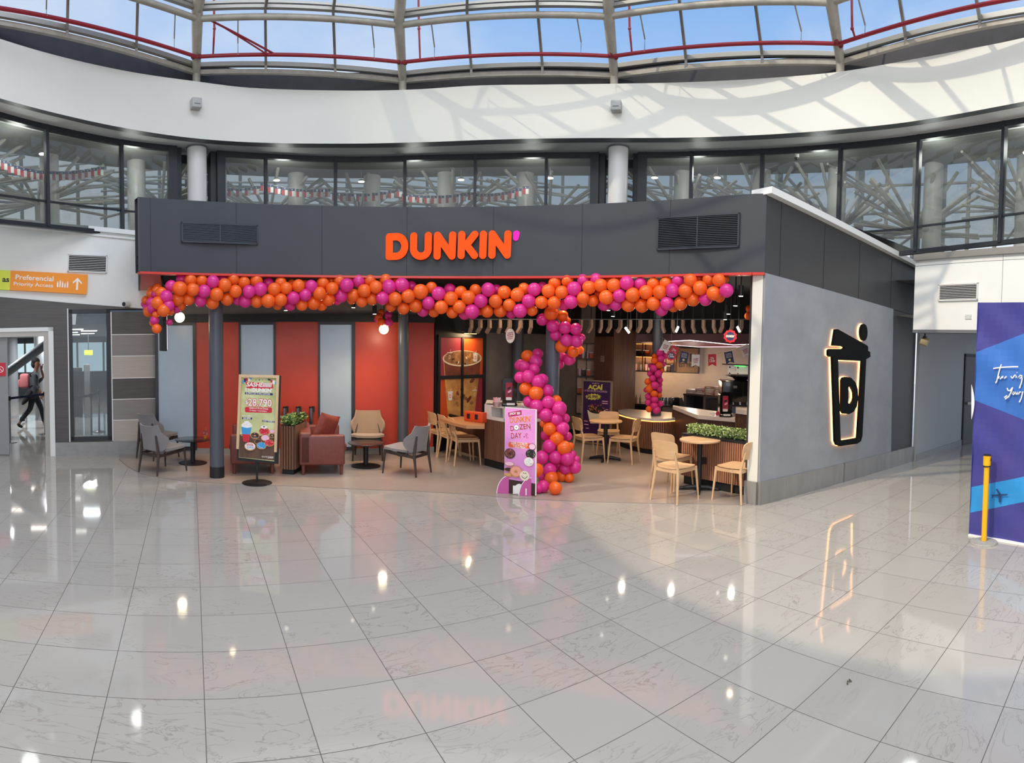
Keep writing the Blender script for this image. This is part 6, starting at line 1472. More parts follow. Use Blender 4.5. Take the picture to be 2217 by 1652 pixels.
b = B(); q = [Vector((p.x, p.y, 0)) - c1 for p in (mD, mE)]; q += [q[1] + bk_ * 1.3, q[0] + bk_ * 1.3]; prism(b, q, zm2 - .07, zm2 - .003, quartz); b.build('counter_top', parent=t)
b = B(); qi = [p + bk_.normalized() * .03 for p in q]; prism(b, qi, .02, zm2 - .07, walnut_dk); slatted(b, qi[0], qi[1], .1, zm2 - .07, .03, .012, walnut_dk); b.build('slatted_body', parent=t)
pd_ = A(1569, 895, 9.0); pd_.z = zm + .002; dispenser(pd_ + Vector((pd_.x, pd_.y, 0)).normalized() * .12, .40, .10, -.7, 'black napkin dispenser on the main counter beside a red round tag')
pt_ = A(1554, 890, 8.95); b = B(); b.disc(0, .06, .032, .04, -.004, P_red, 20); b.disc(0, .06, .024, .03, -.0055, P_plum, 20); b.disc(-.07, .05, .03, .035, -.004, P_white, 20); b.box(-.13, -.03, -.003, .01, .055, .075, P_white); b.box(-.02, .02, -.01, .03, 0, .03, P_white)
tag(b.build('round_tag', loc=(pt_.x, pt_.y, zm + .002), rot=-.7), 'small red and white round tags on the main counter', 'tag')
# coffee machine
pm_ = A(1592, 884, 9.35); t = thing('coffee_machine', 'large black coffee machine with cup tray on the raised counter', 'coffee machine', (pm_.x, pm_.y, zm2 + .003), -.75)
b = B(); b.rbox(-.26, .40, -.25, .25, .06, .42, gloss_black, .025); b.box(-.22, .38, -.22, .22, 0, .07, matte_black); b.box(.08, .085, -.256, -.25, .08, .4, matte_black); b.box(-.08, -.02, -.257, -.25, .30, .34, P_grey); b.build('body', parent=t)
b = B(); b.lathe([(.10, .42), (.14, .46), (.28, .5)], matte_black, (.08, 0, 0), 24); b.box(-.12, .36, -.18, .18, .5, .515, matte_black); b.build('hopper_tray', parent=t)
for k in range(5): b = B(); b.lathe([(.022, .0), (.022, .05)], chrome, (-.2 + .12 * k, -.245, .03), 12); b.build('tap', parent=t)

# ---- slatted wood pillar
pl0, pl1, pl2 = A(1287, 800, 12.0), A(1327, 800, 11.4), A(1375, 800, 12.0)
c0 = Vector((pl1.x, pl1.y, 0)); t = thing('slatted_pillar', 'tall slatted wood clad pillar behind the purple poster', 'pillar', (c0.x, c0.y, 0)); t['kind'] = 'structure'
zp = zat(1327, 718, pl1); b = B(); q = [Vector((p.x, p.y, 0)) - c0 for p in (pl0, pl1, pl2)]; q.append(q[0] + q[2] - q[1]); prism(b, q, 0, zc, slat_gap)
slatted(b, q[0], q[1], 0, zp - .1, .03, .014); slatted(b, q[1], q[2], 0, zp + .05, .03, .014, walnut); b.build('slatted_cladding', parent=t)
Pl = Plane(pl0, pl1); s_, z_ = Pl.px(1305, 777, .02); b = B(); b.box(-.07, .07, -.006, 0, -.06, .06, mat('wifi_tile', 'b9aaa6', .5)); text(b, 'FREE', -.05, .05, .008, .04, -.008, P_plum, .02); text(b, 'WI-FI', -.05, .05, -.04, -.01, -.008, P_plum, .02)
tag(b.build('wifi_sign', loc=Pl.pt(s_, z_, .025), rot=Pl.ang), 'small square FREE WI-FI sign on the slatted wood pillar', 'sign')

# ---- open shelves with goods
cupcols = [P_pinklt, P_white, P_orange, P_red, P_navy, P_cream, P_dk]
def shelf_unit(name, label, P, u0, u1, rows_, cols_, off, seed, goods, grp, lit=True, back=True):
    s0, s1 = P.px(u0, rows_[0])[0], P.px(u1, rows_[0])[0]; zz = [P.px((u0 + u1) / 2, r)[1] for r in rows_]
    W_ = s1 - s0; t = thing(name, label, 'shelf', P.pt(s0, 0, 0), P.ang); b = B()
    for z in zz: b.box(0, W_, -off, 0, z - .01, z + .01, matte_black)
    for k in range(cols_ + 1): x = W_ * k / cols_; b.box(x - .01, x + .01, -off, -off + .02, min(zz), max(zz), matte_black); b.box(x - .01, x + .01, -.02, 0, min(zz), max(zz), matte_black)
    b.build('shelf_frame', parent=t)
    if back: b = B(); b.box(0, W_, -.008, -.002, min(zz), max(zz), mat('shelf_back', 'd9b49a', .6)); b.build('back_panel', parent=t)
    b = B()
    for z in zz[:-1]: b.box(.02, W_ - .02, -off * .6, -off * .6 + .01, z - .018, z - .012, warm_led)
    if lit: b.build('shelf_lights', parent=t)
    rr = random.Random(seed); protos = {}
    for z in zz[1:]:
        x = .03
        while x < W_ - .05:
            if rr.random() < .14: x += .05; continue
            ci = rr.randrange(len(goods)); w_ = goods[ci][1]; h_ = goods[ci][2]
            if x + w_ > W_ - .03: break
            c_ = P.pt(s0 + x + w_ / 2, z + .011, off * .5)
            if ci not in protos:
                bb = B(); m_ = goods[ci][0]
                if goods[ci][3] == 'cup': bb.lathe([(w_ * .36, 0), (w_ * .46, h_ * .9), (w_ * .48, h_)], m_, n=14); bb.lathe([(w_ * .49, h_), (w_ * .49, h_ + .01), (.0, h_ + .012)], P_white, n=14)
                else: bb.rbox(-w_ / 2, w_ / 2, -.03, .03, 0, h_, m_, .006); bb.box(-w_ / 2, w_ / 2, -.031, .031, h_ * .85, h_, P_white if m_ is not P_white else P_orange)
                o = bb.build('tumbler' if goods[ci][3] == 'cup' else 'coffee_bag'); protos[ci] = o
            else: o = protos[ci].copy(); COL.objects.link(o)
            o.location = c_; o.rotation_euler = (0, 0, P.ang)
            kn = 'tumbler' if goods[ci][3] == 'cup' else 'packet'
            tag(o, '%s %s on %s' % (goods[ci][4], kn, grp), kn, '%s %ss on %s' % (goods[ci][4], kn, grp)); x += w_ + .012
goods = [(P_pinklt, .07, .15, 'cup', 'pale pink'), (P_white, .07, .14, 'cup', 'white'), (P_red, .06, .16, 'cup', 'red'), (P_navy, .06, .17, 'cup', 'navy'), (P_orange, .09, .14, 'bag', 'orange'), (P_choc, .08, .15, 'bag', 'dark brown')]
shelf_unit('kitchen_shelf', 'black framed lit shelves of cups above the kitchen counter', KA, 1376, 1466, [744, 772, 804], 4, .26, 5, goods, 'the lit kitchen shelves')
SPl = Plane(A(1249, 800, 12.3), A(1292, 800, 12.3))
shelf_unit('merchandise_shelf', 'tall black framed shelves of tumblers left of the slatted pillar', SPl, 1250, 1291, [744, 777, 814, 852, 895], 2, .28, 9, [g for g in goods if g[4] != 'navy'], 'the tall shelves by the pillar', lit=False)
# menu board
s0, zt_ = KA.px(1467, 754, .1); s1, zb_ = KA.px(1512, 807, .1); b = B(); b.box(0, s1 - s0, -.03, 0, zb_ - zt_, 0, mat('board_wood', '7c604c', .5)); W_ = s1 - s0; Hh = zt_ - zb_
text(b, 'EST 1950', W_ * .12, W_ * .82, -Hh * .78, -Hh * .62, -.034, P_dk, .03); b.poly([(W_ * .30, -Hh * .2), (W_ * .48, -Hh * .2), (W_ * .46, -Hh * .52), (W_ * .32, -Hh * .52)], -.034, -.03, P_dk); b.box(W_ * .60, W_ * .72, -.034, -.03, -Hh * .55, -Hh * .2, P_dk)
for a_ in ((-.02, W_ + .02, 0, .02), (-.02, W_ + .02, -Hh - .02, -Hh), (-.02, 0, -Hh, 0), (W_, W_ + .02, -Hh, 0)): b.box(a_[0], a_[1], -.04, 0, a_[2], a_[3], matte_black)
tag(b.build('wall_board', loc=KA.pt(s0, zt_, .12), rot=KA.ang), 'brown wooden board reading EST 1950 on the kitchen wall', 'board')
# red canopy with light lines
cb1 = [A(u, v, 11.0) for u, v in ((1378, 741), (1441, 739.6), (1493.7, 736.7), (1588, 746.8), (1640, 745))]; cb2 = [A(u, v, 11.9) for u, v in ((1400, 744), (1447, 746), (1509.7, 751), (1640, 750.5))]
tops = [A(u, 722, 11.0) for u in (1378, 1441, 1493, 1588, 1640)]
t = thing('kitchen_canopy', 'dark red canopy edged with white light lines over the kitchen', 'canopy', (0, 0, 0)); b = B()
strip(b, cb1, tops, mat('canopy_dark', '4a1222', .5), False); strip(b, [cb1[0], cb1[1], cb1[2], cb1[4]], [cb2[0], cb2[1], cb2[2], cb2[3]], canopy_red, False)
strip(b, [xy(p, p.z + .03) for p in tops], [xy(p + Vector((p.x, p.y, 0)).normalized() * 1.5, p.z + .03) for p in tops], matte_black, False); b.build('red_panels', parent=t)
b = B()
for L__ in (cb1[1:], cb2[1:]):
    for a_, c_ in zip(L__[:-1], L__[1:]): b.bar(a_, c_, .014, .012, mat('line_led', 'ffffff', .5, emit=2.2, ecol='ffe9f0'))
b.build('light_lines', parent=t)
b = B(); strip(b, [xy(p, p.z - .01) for p in tops], [xy(p, zc + .05) for p in tops], ceiling_black, False); struct(b.build('trim_kitchen_bulkhead'))
# back counter, fridge fronts
kc = [A(1372, 900, 12.9), A(1484, 900, 12.5)]; zk = zat(1420, 877, kc[0].lerp(kc[1], .5))
t = thing('back_counter', 'steel topped kitchen back counter below the lit shelves', 'counter', (kc[0].x, kc[0].y, .003), math.atan2(kc[1].y - kc[0].y, kc[1].x - kc[0].x)); L_ = (kc[1] - kc[0]).length
b = B(); b.box(0, L_, 0, .6, zk - .04, zk, steel); b.build('worktop', parent=t)
b = B(); b.box(0, L_ * .55, .02, .6, 0, zk - .04, matte_black); b.box(L_ * .55, L_, .02, .6, 0, zk - .04, mat('cabinet_beige', 'a8968a', .5)); b.box(L_ * .7, L_ * .85, .01, .02, zk - .16, zk - .14, steel); b.build('cabinet', parent=t)
kc = [A(1478, 900, 11.8), A(1575, 900, 11.2)]; zk2 = zat(1520, 856, kc[0].lerp(kc[1], .5)); L2 = (kc[1] - kc[0]).length; a2 = math.atan2(kc[1].y - kc[0].y, kc[1].x - kc[0].x)
t = thing('prep_counter', 'tall steel preparation counter stacked with boxes, before the kitchen wall', 'counter', (kc[0].x, kc[0].y, .003), a2)
b = B(); b.box(0, L2, 0, .6, zk2 - .03, zk2, steel); b.build('worktop', parent=t)
b = B(); b.box(0, L2 * .06, .02, .6, 0, zk2 - .03, mat('fridge_grey', '77797c', .3, metal=.6)); b.box(L2 * .06, L2 * .45, .3, .6, 0, zk2 - .03, matte_black); b.box(L2 * .45, L2 * .5, .02, .6, 0, zk2 - .03, mat('fridge_grey', '77797c', .3, metal=.6)); b.box(L2 * .5, L2, .03, .6, 0, zk2 - .08, mat('fridge_dark', '32353b', .3)); b.build('cabinet', parent=t)
rr = random.Random(21); k = 0
box_m = [mat('carton_pink', 'd8b0a4', .6), mat('carton_white', 'd9cfc6', .6), mat('carton_tan', 'b78c6c', .6)]
for ix in range(4):
    for iz in range((2, 3, 4, 4)[ix]):
        b = B(); x = .12 + ix * .24; w_ = .11; b.rbox(-w_, w_, -.12, .12, 0, .042, box_m[(ix + iz) % 3], .006); b.box(-w_ * .6, w_ * .5, -.1215, -.12, .012, .03, P_white)
        p = kc[0] + Matrix.Rotation(a2, 3, 'Z') @ Vector((x + rr.uniform(-.01, .01), .2, 0)); nm = ('bottom', 'second', 'third', 'topmost')[iz] + ' flat cardboard box in the ' + ('leftmost', 'second', 'third', 'rightmost')[ix] + ' stack on the preparation counter'
        tag(b.build('cardboard_box', loc=(p.x, p.y, zk2 + .005 + iz * .044), rot=a2 + rr.uniform(-.1, .1)), nm, 'box', 'flat boxes on the preparation counter')
for u_, v_, d_, e_, c_3 in ((1405, 812, 13.2, 12, (1, .62, .32)), (1450, 812, 13.0, 10, (1, .62, .32)), (1500, 815, 12.6, 9, (1, .84, .74)), (1560, 820, 12.0, 6, (1, .84, .74))): lamp('kitchen_fill', 'POINT', A(u_, v_, d_), e_, c_3, .12)  # added fill points without fixtures, brightening the kitchen
# bottles and jugs on the back counter
kp = [A(u, 877, 12.75) for u in (1379, 1387, 1396, 1440, 1447, 1455, 1463)]
protoB = None
for i, p in enumerate(kp):
    if i == 3: protoB = None
    if protoB is None:
        b = B()
        if i < 3: b.lathe([(.03, 0), (.032, .12), (.012, .17), (.012, .21)], mat('syrup_glass', 'a98b76', .2), n=14)
        else: b.lathe([(.045, 0), (.05, .12), (.04, .16)], steel, n=16)
        o = b.build('syrup_bottle' if i < 3 else 'steel_jug'); protoB = o
    else: o = protoB.copy(); COL.objects.link(o)
    o.location = (p.x, p.y + .15, zk + .005)
    tag(o, 'syrup bottle on the kitchen back counter left of the balloon column' if i < 3 else 'steel jug on the back counter right of the balloon column', 'bottle' if i < 3 else 'jug', 'syrup bottles' if i < 3 else 'steel jugs')
p = A(1465, 872, 12.3); t = thing('blender_unit', 'black blender with silver front on the kitchen back counter', 'blender', (p.x, p.y, zk + .003), -.6)
b = B(); b.rbox(-.12, .05, -.1, .1, 0, .22, gloss_black, .02); b.build('base', parent=t); b = B(); b.poly([(.0, 0), (.18, 0), (.10, .22), (.0, .2)], -.09, .05, steel); b.build('front_plate', parent=t)
# backlit menu picture
KBs = KB.px(1576, 790, .3); KBe = KB.px(1621, 819, .3)
if True:
    t = thing('menu_display', 'backlit picture menu with rows of cups on the right kitchen wall', 'display', A(1576, 790, 10.4), -.75); q0_, q1_ = A(1576, 790, 10.4), A(1621, 820, 10.1)
    t.rotation_euler = (0, 0, math.atan2(q1_.y - q0_.y, q1_.x - q0_.x)); W_ = Vector((q1_.x - q0_.x, q1_.y - q0_.y, 0)).length; Hh = q0_.z - q1_.z
    b = B(); b.box(0, W_, 0, .04, -Hh, 0, mat('menu_screen', 'c9c5bf', .5, emit=.25, ecol='c9c5bf'))
    for r in range(2):
        for c_ in range(4): x = W_ * (.1 + .13 * c_); z = -Hh * (.18 + .5 * r); b.disc(x, z, .018, .018, -.003, [P_dk, P_white, P_pinklt, P_dk][c_], 14); b.poly([(x - .014, z - .03), (x + .014, z - .03), (x + .01, z - .07), (x - .01, z - .07)], -.003, 0, [P_white, P_cream, P_pinklt, P_white][c_])
    b.disc(W_ * .8, -Hh * .85, .06, .03, -.003, P_yellow, 16); b.build('picture_panel', parent=t)
    b = B(); b.box(-.1, W_ + .03, -.05, .06, 0, .02, matte_black); b.box(W_ * .4, W_ * .85, -.052, .0, -.015, 0, mat('green_led', '4fe06a', .5, emit=1.5, ecol='48e065')); b.build('top_shelf', parent=t)

# ---- bunting and hanging badges
fl_ = [(1440.6, 751, -.45, P_white, 'white'), (1458, 762, -.35, P_red, 'red'), (1480.6, 774.5, -.15, P_navy, 'navy'), (1506, 781, .0, P_white, 'white'), (1542, 780, .03, P_red, 'red'), (1578.7, 774.5, .22, P_navy, 'navy'), (1614, 760.6, .3, P_white, 'white')]
fpos = []; nms = ['highest white pennant at the left end of the bunting', 'red pennant beside the balloon column on the bunting', 'navy pennant on the left half of the bunting', 'white pennant low in the middle of the bunting', 'red pennant reading Viva Chile in the bunting', 'navy pennant on the right half of the bunting', 'white pennant at the right end of the bunting']
for (u, v, tilt, m_, cn), nm in zip(fl_, nms):
    p = A(u, v, 9.2); a_ = -math.atan2(p.x, p.y); b = B(); hw, hh = .066, .10; R_ = Matrix.Rotation(-tilt if False else tilt, 4, 'Y')
    b.poly([(-hw, hh), (-hw, -hh), (0, -hh + .035), (hw, -hh), (hw, hh)], -.0015, .0015, m_, M=Matrix.Rotation(-tilt, 4, 'Y'))
    M_ = Matrix.Rotation(-tilt, 4, 'Y')
    if cn == 'red': text(b, 'Viva', -.03, .03, .02, .055, -.004, P_white, .02, M=M_); text(b, 'Chile', -.045, .045, -.03, .015, -.004, P_white, .02, M=M_)
    elif cn == 'navy':
        for k in range(3): text(b, ['EL SNACK', 'QUE TE HACE', 'ZAPATEAR'][k], -.045, .045, .055 - .026 * k, .073 - .026 * k, -.004, P_white, .01, M=M_)
        c_ = [(.02 * math.cos(j * PI / 8), -.035 + .02 * math.sin(j * PI / 8)) for j in range(16)]; b.poly(c_, -.003, 0, P_yellow, M=M_)
    else:
        for k in range(3): text(b, ['SASHEIIII', 'EN DUNKIN', 'DONUTS'][k], -.042 + .006 * k, .042 - .004 * k, .018 - .028 * k, .038 - .028 * k, -.004, P_plum, .03, rot=.12, M=M_)
    o = b.build('bunting_pennant', loc=p, rot=a_); tag(o, nm, 'pennant', 'pennants strung across the kitchen'); fpos.append((p, a_, tilt))
b = B(); tp = [A(1428, 728, 9.2)]
for p, a_, tilt in fpos: tp.append(p + Matrix.Rotation(a_, 3, 'Z') @ (Matrix.Rotation(-tilt, 3, 'Y') @ Vector((0, -.002, .10))))
tp.append(A(1640, 738, 9.2)); b.tube(tp, .003, P_grey, 5); tag(b.build('bunting_string'), 'thin string carrying the pennants across the kitchen', 'string')
for u, v, rp_, w1, m2, nm in ((1453, 770, .085, 'Viva\nChile', P_navy, 'red and navy star badge reading Viva Chile beside the bunting'), (1581, 728, .105, "DUNKIN'", P_navy, 'red and navy star badge reading DUNKIN under the timber fins')):
    p = A(u, v, 8.9 if u < 1500 else 8.5); t = thing('star_badge', nm, 'badge', p, -math.atan2(p.x, p.y), 'star badges hanging in the kitchen'); b = B()
    for R0, m_, y_ in ((rp_, P_red, 0), (rp_ * .68, m2, -.003)): b.poly([((R0 if j % 2 == 0 else R0 * .86) * math.sin(j * PI / 10), (R0 if j % 2 == 0 else R0 * .86) * math.cos(j * PI / 10)) for j in range(20)], y_ - .003, y_, m_)
    if u < 1500: text(b, 'Viva', -.03, .03, .012, .035, -.008, P_white, .02); text(b, 'Chile', -.045, .045, -.028, .008, -.008, P_white, .02)
    else: text(b, "DUNKIN'", -.06, .06, -.015, .018, -.008, P_white, .05)
    b.build('badge', parent=t); b = B(); b.tube([(0, 0, rp_), (0, 0, zc - p.z)], .002, P_grey, 4); b.build('thread', parent=t)
p = A(1105, 727, 8.9); t = thing('oval_sign', 'small white oval hanging sign with dark red lettering above the dispenser', 'sign', p, -.9); b = B()
b.poly([(.075 * math.cos(k * PI / 16), .115 * math.sin(k * PI / 16)) for k in range(32)], -.006, .006, P_white)
for k in range(4): text(b, ['SASHEI', 'EN', 'DUNKIN', 'HOY'][k], -.045, .045, .035 - .03 * k, .056 - .03 * k, -.008, P_plum, .03, rot=.15)
b.build('disc', parent=t); b = B(); b.tube([(0, 0, .115), (0, 0, zc - p.z)], .003, matte_black, 4); b.build('thread', parent=t)
# blade sign at the left
p = A(353, 722, 8.35); t = thing('blade_sign', 'thin black light box sign seen edge-on under the balloons at left', 'sign', p, .25)
b = B(); b.rbox(-.03, .03, -.22, .22, -.26, .26, matte_black, .01, M=Matrix.Rotation(-.08, 4, 'Z')); b.build('case', parent=t)
b = B(); b.box(.031, .038, -.2, .2, -.24, .24, mat('blade_face', 'f3e6ea', .5, emit=.9, ecol='f8e9ee'), Matrix.Rotation(-.08, 4, 'Z')); b.box(.038, .0385, -.1, .1, .0, .12, P_red, Matrix.Rotation(-.08, 4, 'Z')); b.build('lit_face', parent=t)
b = B(); b.tube([(0, 0, .26), (0, 0, zc - p.z)], .01, matte_black, 8); b.build('hanger', parent=t)

# ================================================================== BANNER, STANCHION
BL, BR = G(2099, 1159), G(2217, 1179); BN = Plane(BL, BR); Lb = BN.L * 3.4; zbt = BN.px(2111, 655)[1]
t = thing('blue_banner', 'large blue and violet fabric hoarding with white script at the right edge', 'banner', BL, BN.ang)
ban_v = mat('banner_violet', '3b3f8d', .42, noise=('463f86', 1.5, 3), bump=.5, bscale=3); ban_b = mat('banner_blue', '3d74c4', .42, noise=('3567b8', 2, 3), bump=.5, bscale=3); ban_c = mat('banner_cyan', '2f93d6', .42, noise=('2a8bd2', 2, 3), bump=.4, bscale=3)
b = B(); nx, nz_ = 30, 40; vs = []; fs = []
def wob(x, z): return -.006 * math.sin(7 * z + 5 * x) * math.exp(-x * .8) - .010 * math.sin(4.2 * z - 9 * x + 1) * (.3 + .7 * min(1, x)) - .006 * math.sin(13 * z + 11 * x)
for j in range(nz_ + 1):
    for i in range(nx + 1):
        x = Lb * i / nx; z = .02 + (zbt - .02) * j / nz_; vs.append((x, wob(x, z), z))
def bz(u, v): a_, z = BN.px(u, v); return a_, z
lineA = [bz(2108, 765), bz(2217, 722)]; lineB = [bz(2106, 865), bz(2217, 909)]; lineC = [bz(2101, 1055), bz(2217, 1032)]; lineD = [bz(2099.5, 1110), bz(2217, 1087)]
def above(l, x, z): k = (l[1][1] - l[0][1]) / (l[1][0] - l[0][0]); return z > l[0][1] + k * (x - l[0][0])
# cut the sheet exactly along the colour lines with a bmesh
bm = bmesh.new(); bv = [bm.verts.new(v) for v in vs]
for j in range(nz_):
    for i in range(nx): bm.faces.new((bv[j * (nx + 1) + i], bv[j * (nx + 1) + i + 1], bv[(j + 1) * (nx + 1) + i + 1], bv[(j + 1) * (nx + 1) + i]))
for l in (lineA, lineB, lineC, lineD):
    k = (l[1][1] - l[0][1]) / (l[1][0] - l[0][0]); bmesh.ops.bisect_plane(bm, geom=bm.verts[:] + bm.edges[:] + bm.faces[:], plane_co=(l[0][0], 0, l[0][1]), plane_no=(-k, 0, 1))
bm.verts.index_update(); bm.faces.ensure_lookup_table()
for f in bm.faces:
    c = f.calc_center_median(); x, z = c.x, c.z
    m_ = ban_v if above(lineA, x, z) else ban_b if above(lineB, x, z) else ban_v if above(lineC, x, z) else ban_c if above(lineD, x, z) else ban_v
    b.add([v.co for v in f.verts], [list(range(len(f.verts)))], m_, True)
bm.free()
o = b.build('fabric', parent=t)
b = B(); b.box(.02, Lb, .02, .6, .0, zbt - .01, mat('hoarding_back', 'c9cbd2', .6)); b.box(-.005, .0, -.01, .02, .02, zbt, ban_v); b.box(0, Lb, -.035, .02, 0, .02, P_white); b.build('box_structure', parent=t)
# script lettering as pen strokes: (crop pixels) scale 157/463
def bq(x, y): a_, z = BN.px(2060 + x * .3391, 640 + y * .3391); return Vector((a_, -.03, z))
scr = [[(275, 466), (300, 462), (340, 458), (400, 455), (432, 455)], [(325, 440), (315, 470), (305, 510), (297, 545), (290, 558), (286, 550)], [(312, 515), (308, 530), (318, 532), (332, 518), (336, 512), (332, 528), (345, 528), (358, 516)], [(385, 515), (395, 528), (408, 512), (415, 506)], [(420, 512), (420, 526), (430, 524)], [(424, 490), (425, 492)], [(458, 515), (446, 508), (436, 520), (444, 530), (456, 520), (462, 512), (458, 530), (452, 560), (440, 590), (446, 580)],
       [(362, 590), (368, 605), (380, 608), (392, 592), (398, 585), (388, 615), (372, 645), (350, 660), (345, 650), (362, 638)], [(402, 615), (395, 625), (402, 632), (410, 622), (404, 614)], [(414, 614), (412, 628), (420, 630), (428, 616), (428, 630)], [(434, 618), (436, 630), (442, 616), (450, 615)], [(462, 612), (458, 630), (452, 655), (440, 680)]]
b = B()
for s_ in scr:
    P_ = [bq(*p) for p in s_]
    P2_ = []
    for i in range(len(P_) - 1):
        P2_.append(P_[i]); 
    P2_.append(P_[-1]); b.tube(P2_, .0075 if s_[0][1] < 585 or True else .006, P_white, 8)
b.build('script_lettering', parent=t)
b = B(); cc_ = BN.px(2100, 850); wpts = [(BN.px(2105 + 6.5 * math.sin(PI * k / 12), 870 + 38 * (1 - 2 * k / 12))) for k in range(13)]; 
b.poly([(p[0], p[1]) for p in wpts], -.022, -.018, P_white); b.build('white_disc', parent=t)
b = B()
def plane_px(x, y): a_, z = BN.px(2060 + x * .3391, 640 + y * .3391); return (a_, z)
for pl_pts in ([(268, 1270), (300, 1266), (360, 1264), (367, 1268), (355, 1274), (300, 1278), (268, 1278)], [(288, 1232), (298, 1232), (325, 1268), (308, 1270)], [(305, 1274), (325, 1274), (318, 1318), (308, 1318)], [(262, 1268), (268, 1268), (276, 1274), (266, 1292), (262, 1290), (266, 1276)]):
    b.poly([plane_px(*p) for p in pl_pts], -.026, -.022, mat('plane_navy', '1e3c6e', .5))
for k in range(3): 
    for y in (1238 + k * 12, 1290 + k * 8): a_ = plane_px(275, y); c_ = plane_px(290, y + 1); b.box(a_[0], c_[0], -.024, -.022, c_[1] - .001, a_[1], P_blue)
b.build('aeroplane_mark', parent=t)

sp0 = G(2130, 1176); t = thing('yellow_stanchion', 'yellow queue stanchion on a concrete disc before the blue banner', 'stanchion', sp0)
zh_ = zat(2124, 983, sp0); yel = mat('stanchion_yellow', 'f2b313', .35)
b = B(); b.lathe([(.148, 0), (.148, .012), (.14, .022), (.03, .03)], mat('concrete_disc', 'a7a6a1', .85, noise=('8e8d88', 60, 3), bump=.4, bscale=90), n=40); b.build('base', parent=t)
b = B(); b.lathe([(.030, .025), (.030, zh_ - .12)], yel, n=24); b.lathe([(.033, .02), (.033, .03)], matte_black, n=24); b.build('post', parent=t)
b = B(); b.lathe([(.040, zh_ - .125), (.042, zh_ - .012)], yel, n=24); b.lathe([(.043, zh_ - .13), (.043, zh_ - .118)], matte_black, n=24); b.lathe([(.043, zh_ - .014), (.043, zh_ - .004), (.03, zh_)], matte_black, n=24)
b.box(-.012, .012, -.046, -.04, zh_ - .07, zh_ - .04, matte_black); b.build('belt_head', parent=t)
# litter scrap on the floor
p = G(1838, 1480); b = B(); b.tube([(-.02, 0, .006), (0, .01, .012), (.02, -.005, .006), (.025, .012, .01)], .004, mat('scrap', '5d5348', .8), 6); tag(b.build('floor_scrap', loc=p), 'tiny brown scrap lying on the shiny floor at right', 'litter')

# ================================================================== BALLOONS
bal = {}
def balloon_mat(name, col, glow):
    m = mat(name, col, .26, spec=.45, coat=.25)
    t = m.node_tree; p = t.nodes['Principled BSDF']; o = [n for n in t.nodes if n.type == 'OUTPUT_MATERIAL'][0]
    tr = N(t, 'ShaderNodeBsdfTranslucent'); tr.inputs[0].default_value = lin(glow); mx = N(t, 'ShaderNodeMixShader', i_0=.30)
    t.links.new(p.outputs[0], mx.inputs[1]); t.links.new(tr.outputs[0], mx.inputs[2]); t.links.new(mx.outputs[0], o.inputs[0]); return m
bal_o = balloon_mat('balloon_orange', 'ff7428', 'ff9650'); bal_p = balloon_mat('balloon_magenta', 'e83a9c', 'f66cc0')
def balloon_mesh(m):
    b = B(); b.lathe([(.0, -1.06), (.30, -.99), (.62, -.82), (.88, -.5), (.99, -.1), (1.0, .1), (.94, .42), (.78, .70), (.5, .9), (.22, .985), (.0, 1.0)], m, n=24)
    b.lathe([(.11, -1.17), (.04, -1.09), (.02, -1.04)], m, n=10)
    o = b.build('balloon'); me = o.data; bpy.data.objects.remove(o); return me
me_o, me_p = balloon_mesh(bal_o), balloon_mesh(bal_p)
def put_balloon(u, v, rpx, col, d, label, group, seed):
    rr = random.Random(seed); p = A(u, v, d); r = rpx * d * S / F
    if p.z < r * 1.05 and ray(u, v).z < 0: q_ = G(u, v, r * .98); r *= math.hypot(q_.x, q_.y) / math.hypot(p.x, p.y); p = q_
    o = bpy.data.objects.new('balloon', me_o if col == 'O' else me_p); COL.objects.link(o); o.location = p; o.scale = (r, r, r)
    ax = Vector((p.x, p.y, 0)).normalized(); q = Vector((ax.x + rr.uniform(-.8, .8), ax.y + rr.uniform(-.8, .8), rr.uniform(-.2, .9)))
    o.rotation_euler = q.to_track_quat('-Z', 'Y').to_euler()
    tag(o, label, 'balloon', group)
def dist_arc(u): p = arc_pt(u, 620); return math.hypot(p.x, p.y) / S + .0
C1 = """O 820 175 88 1;P 690 165 75 2;P 540 265 85 1;O 665 300 102 0;O 985 185 85 1;P 1150 200 90 0;P 1290 165 75 2;O 853 318 92 0;P 1020 340 92 0;O 1320 250 95 0;O 1445 165 85 1;O 1600 210 88 1;O 1780 190 88 1;P 1955 225 80 2;O 2135 215 80 1;O 1475 340 90 0;O 1200 385 97 0;P 1670 345 90 0;P 1838 310 97 0;O 2040 310 92 0;O 395 360 80 1;P 470 420 90 0;O 635 455 92 1;O 790 460 85 1;P 965 480 85 1;O 1145 510 90 1;O 1355 455 90 1;P 1500 470 70 2;P 1615 485 88 1;O 1785 490 90 1;O 1950 480 97 0;O 2130 465 92 0;O 2090 540 70 2;P 500 550 85 0;O 670 545 80 2;P 620 600 60 2;O 345 510 90 0;P 255 500 70 0;P 315 380 60 1;O 250 370 70 1;O 170 470 60 1;P 190 590 60 1;O 210 640 75 1;P 270 590 75 0;O 430 620 90 0;O 320 680 50 0;O 530 640 50 1;P 300 760 65 0;O 330 885 68 0;O 275 800 50 1;O 345 290 60 2;P 515 790 45 2;O 260 320 55 2;P 150 530 45 2;O 330 325 60 1"""
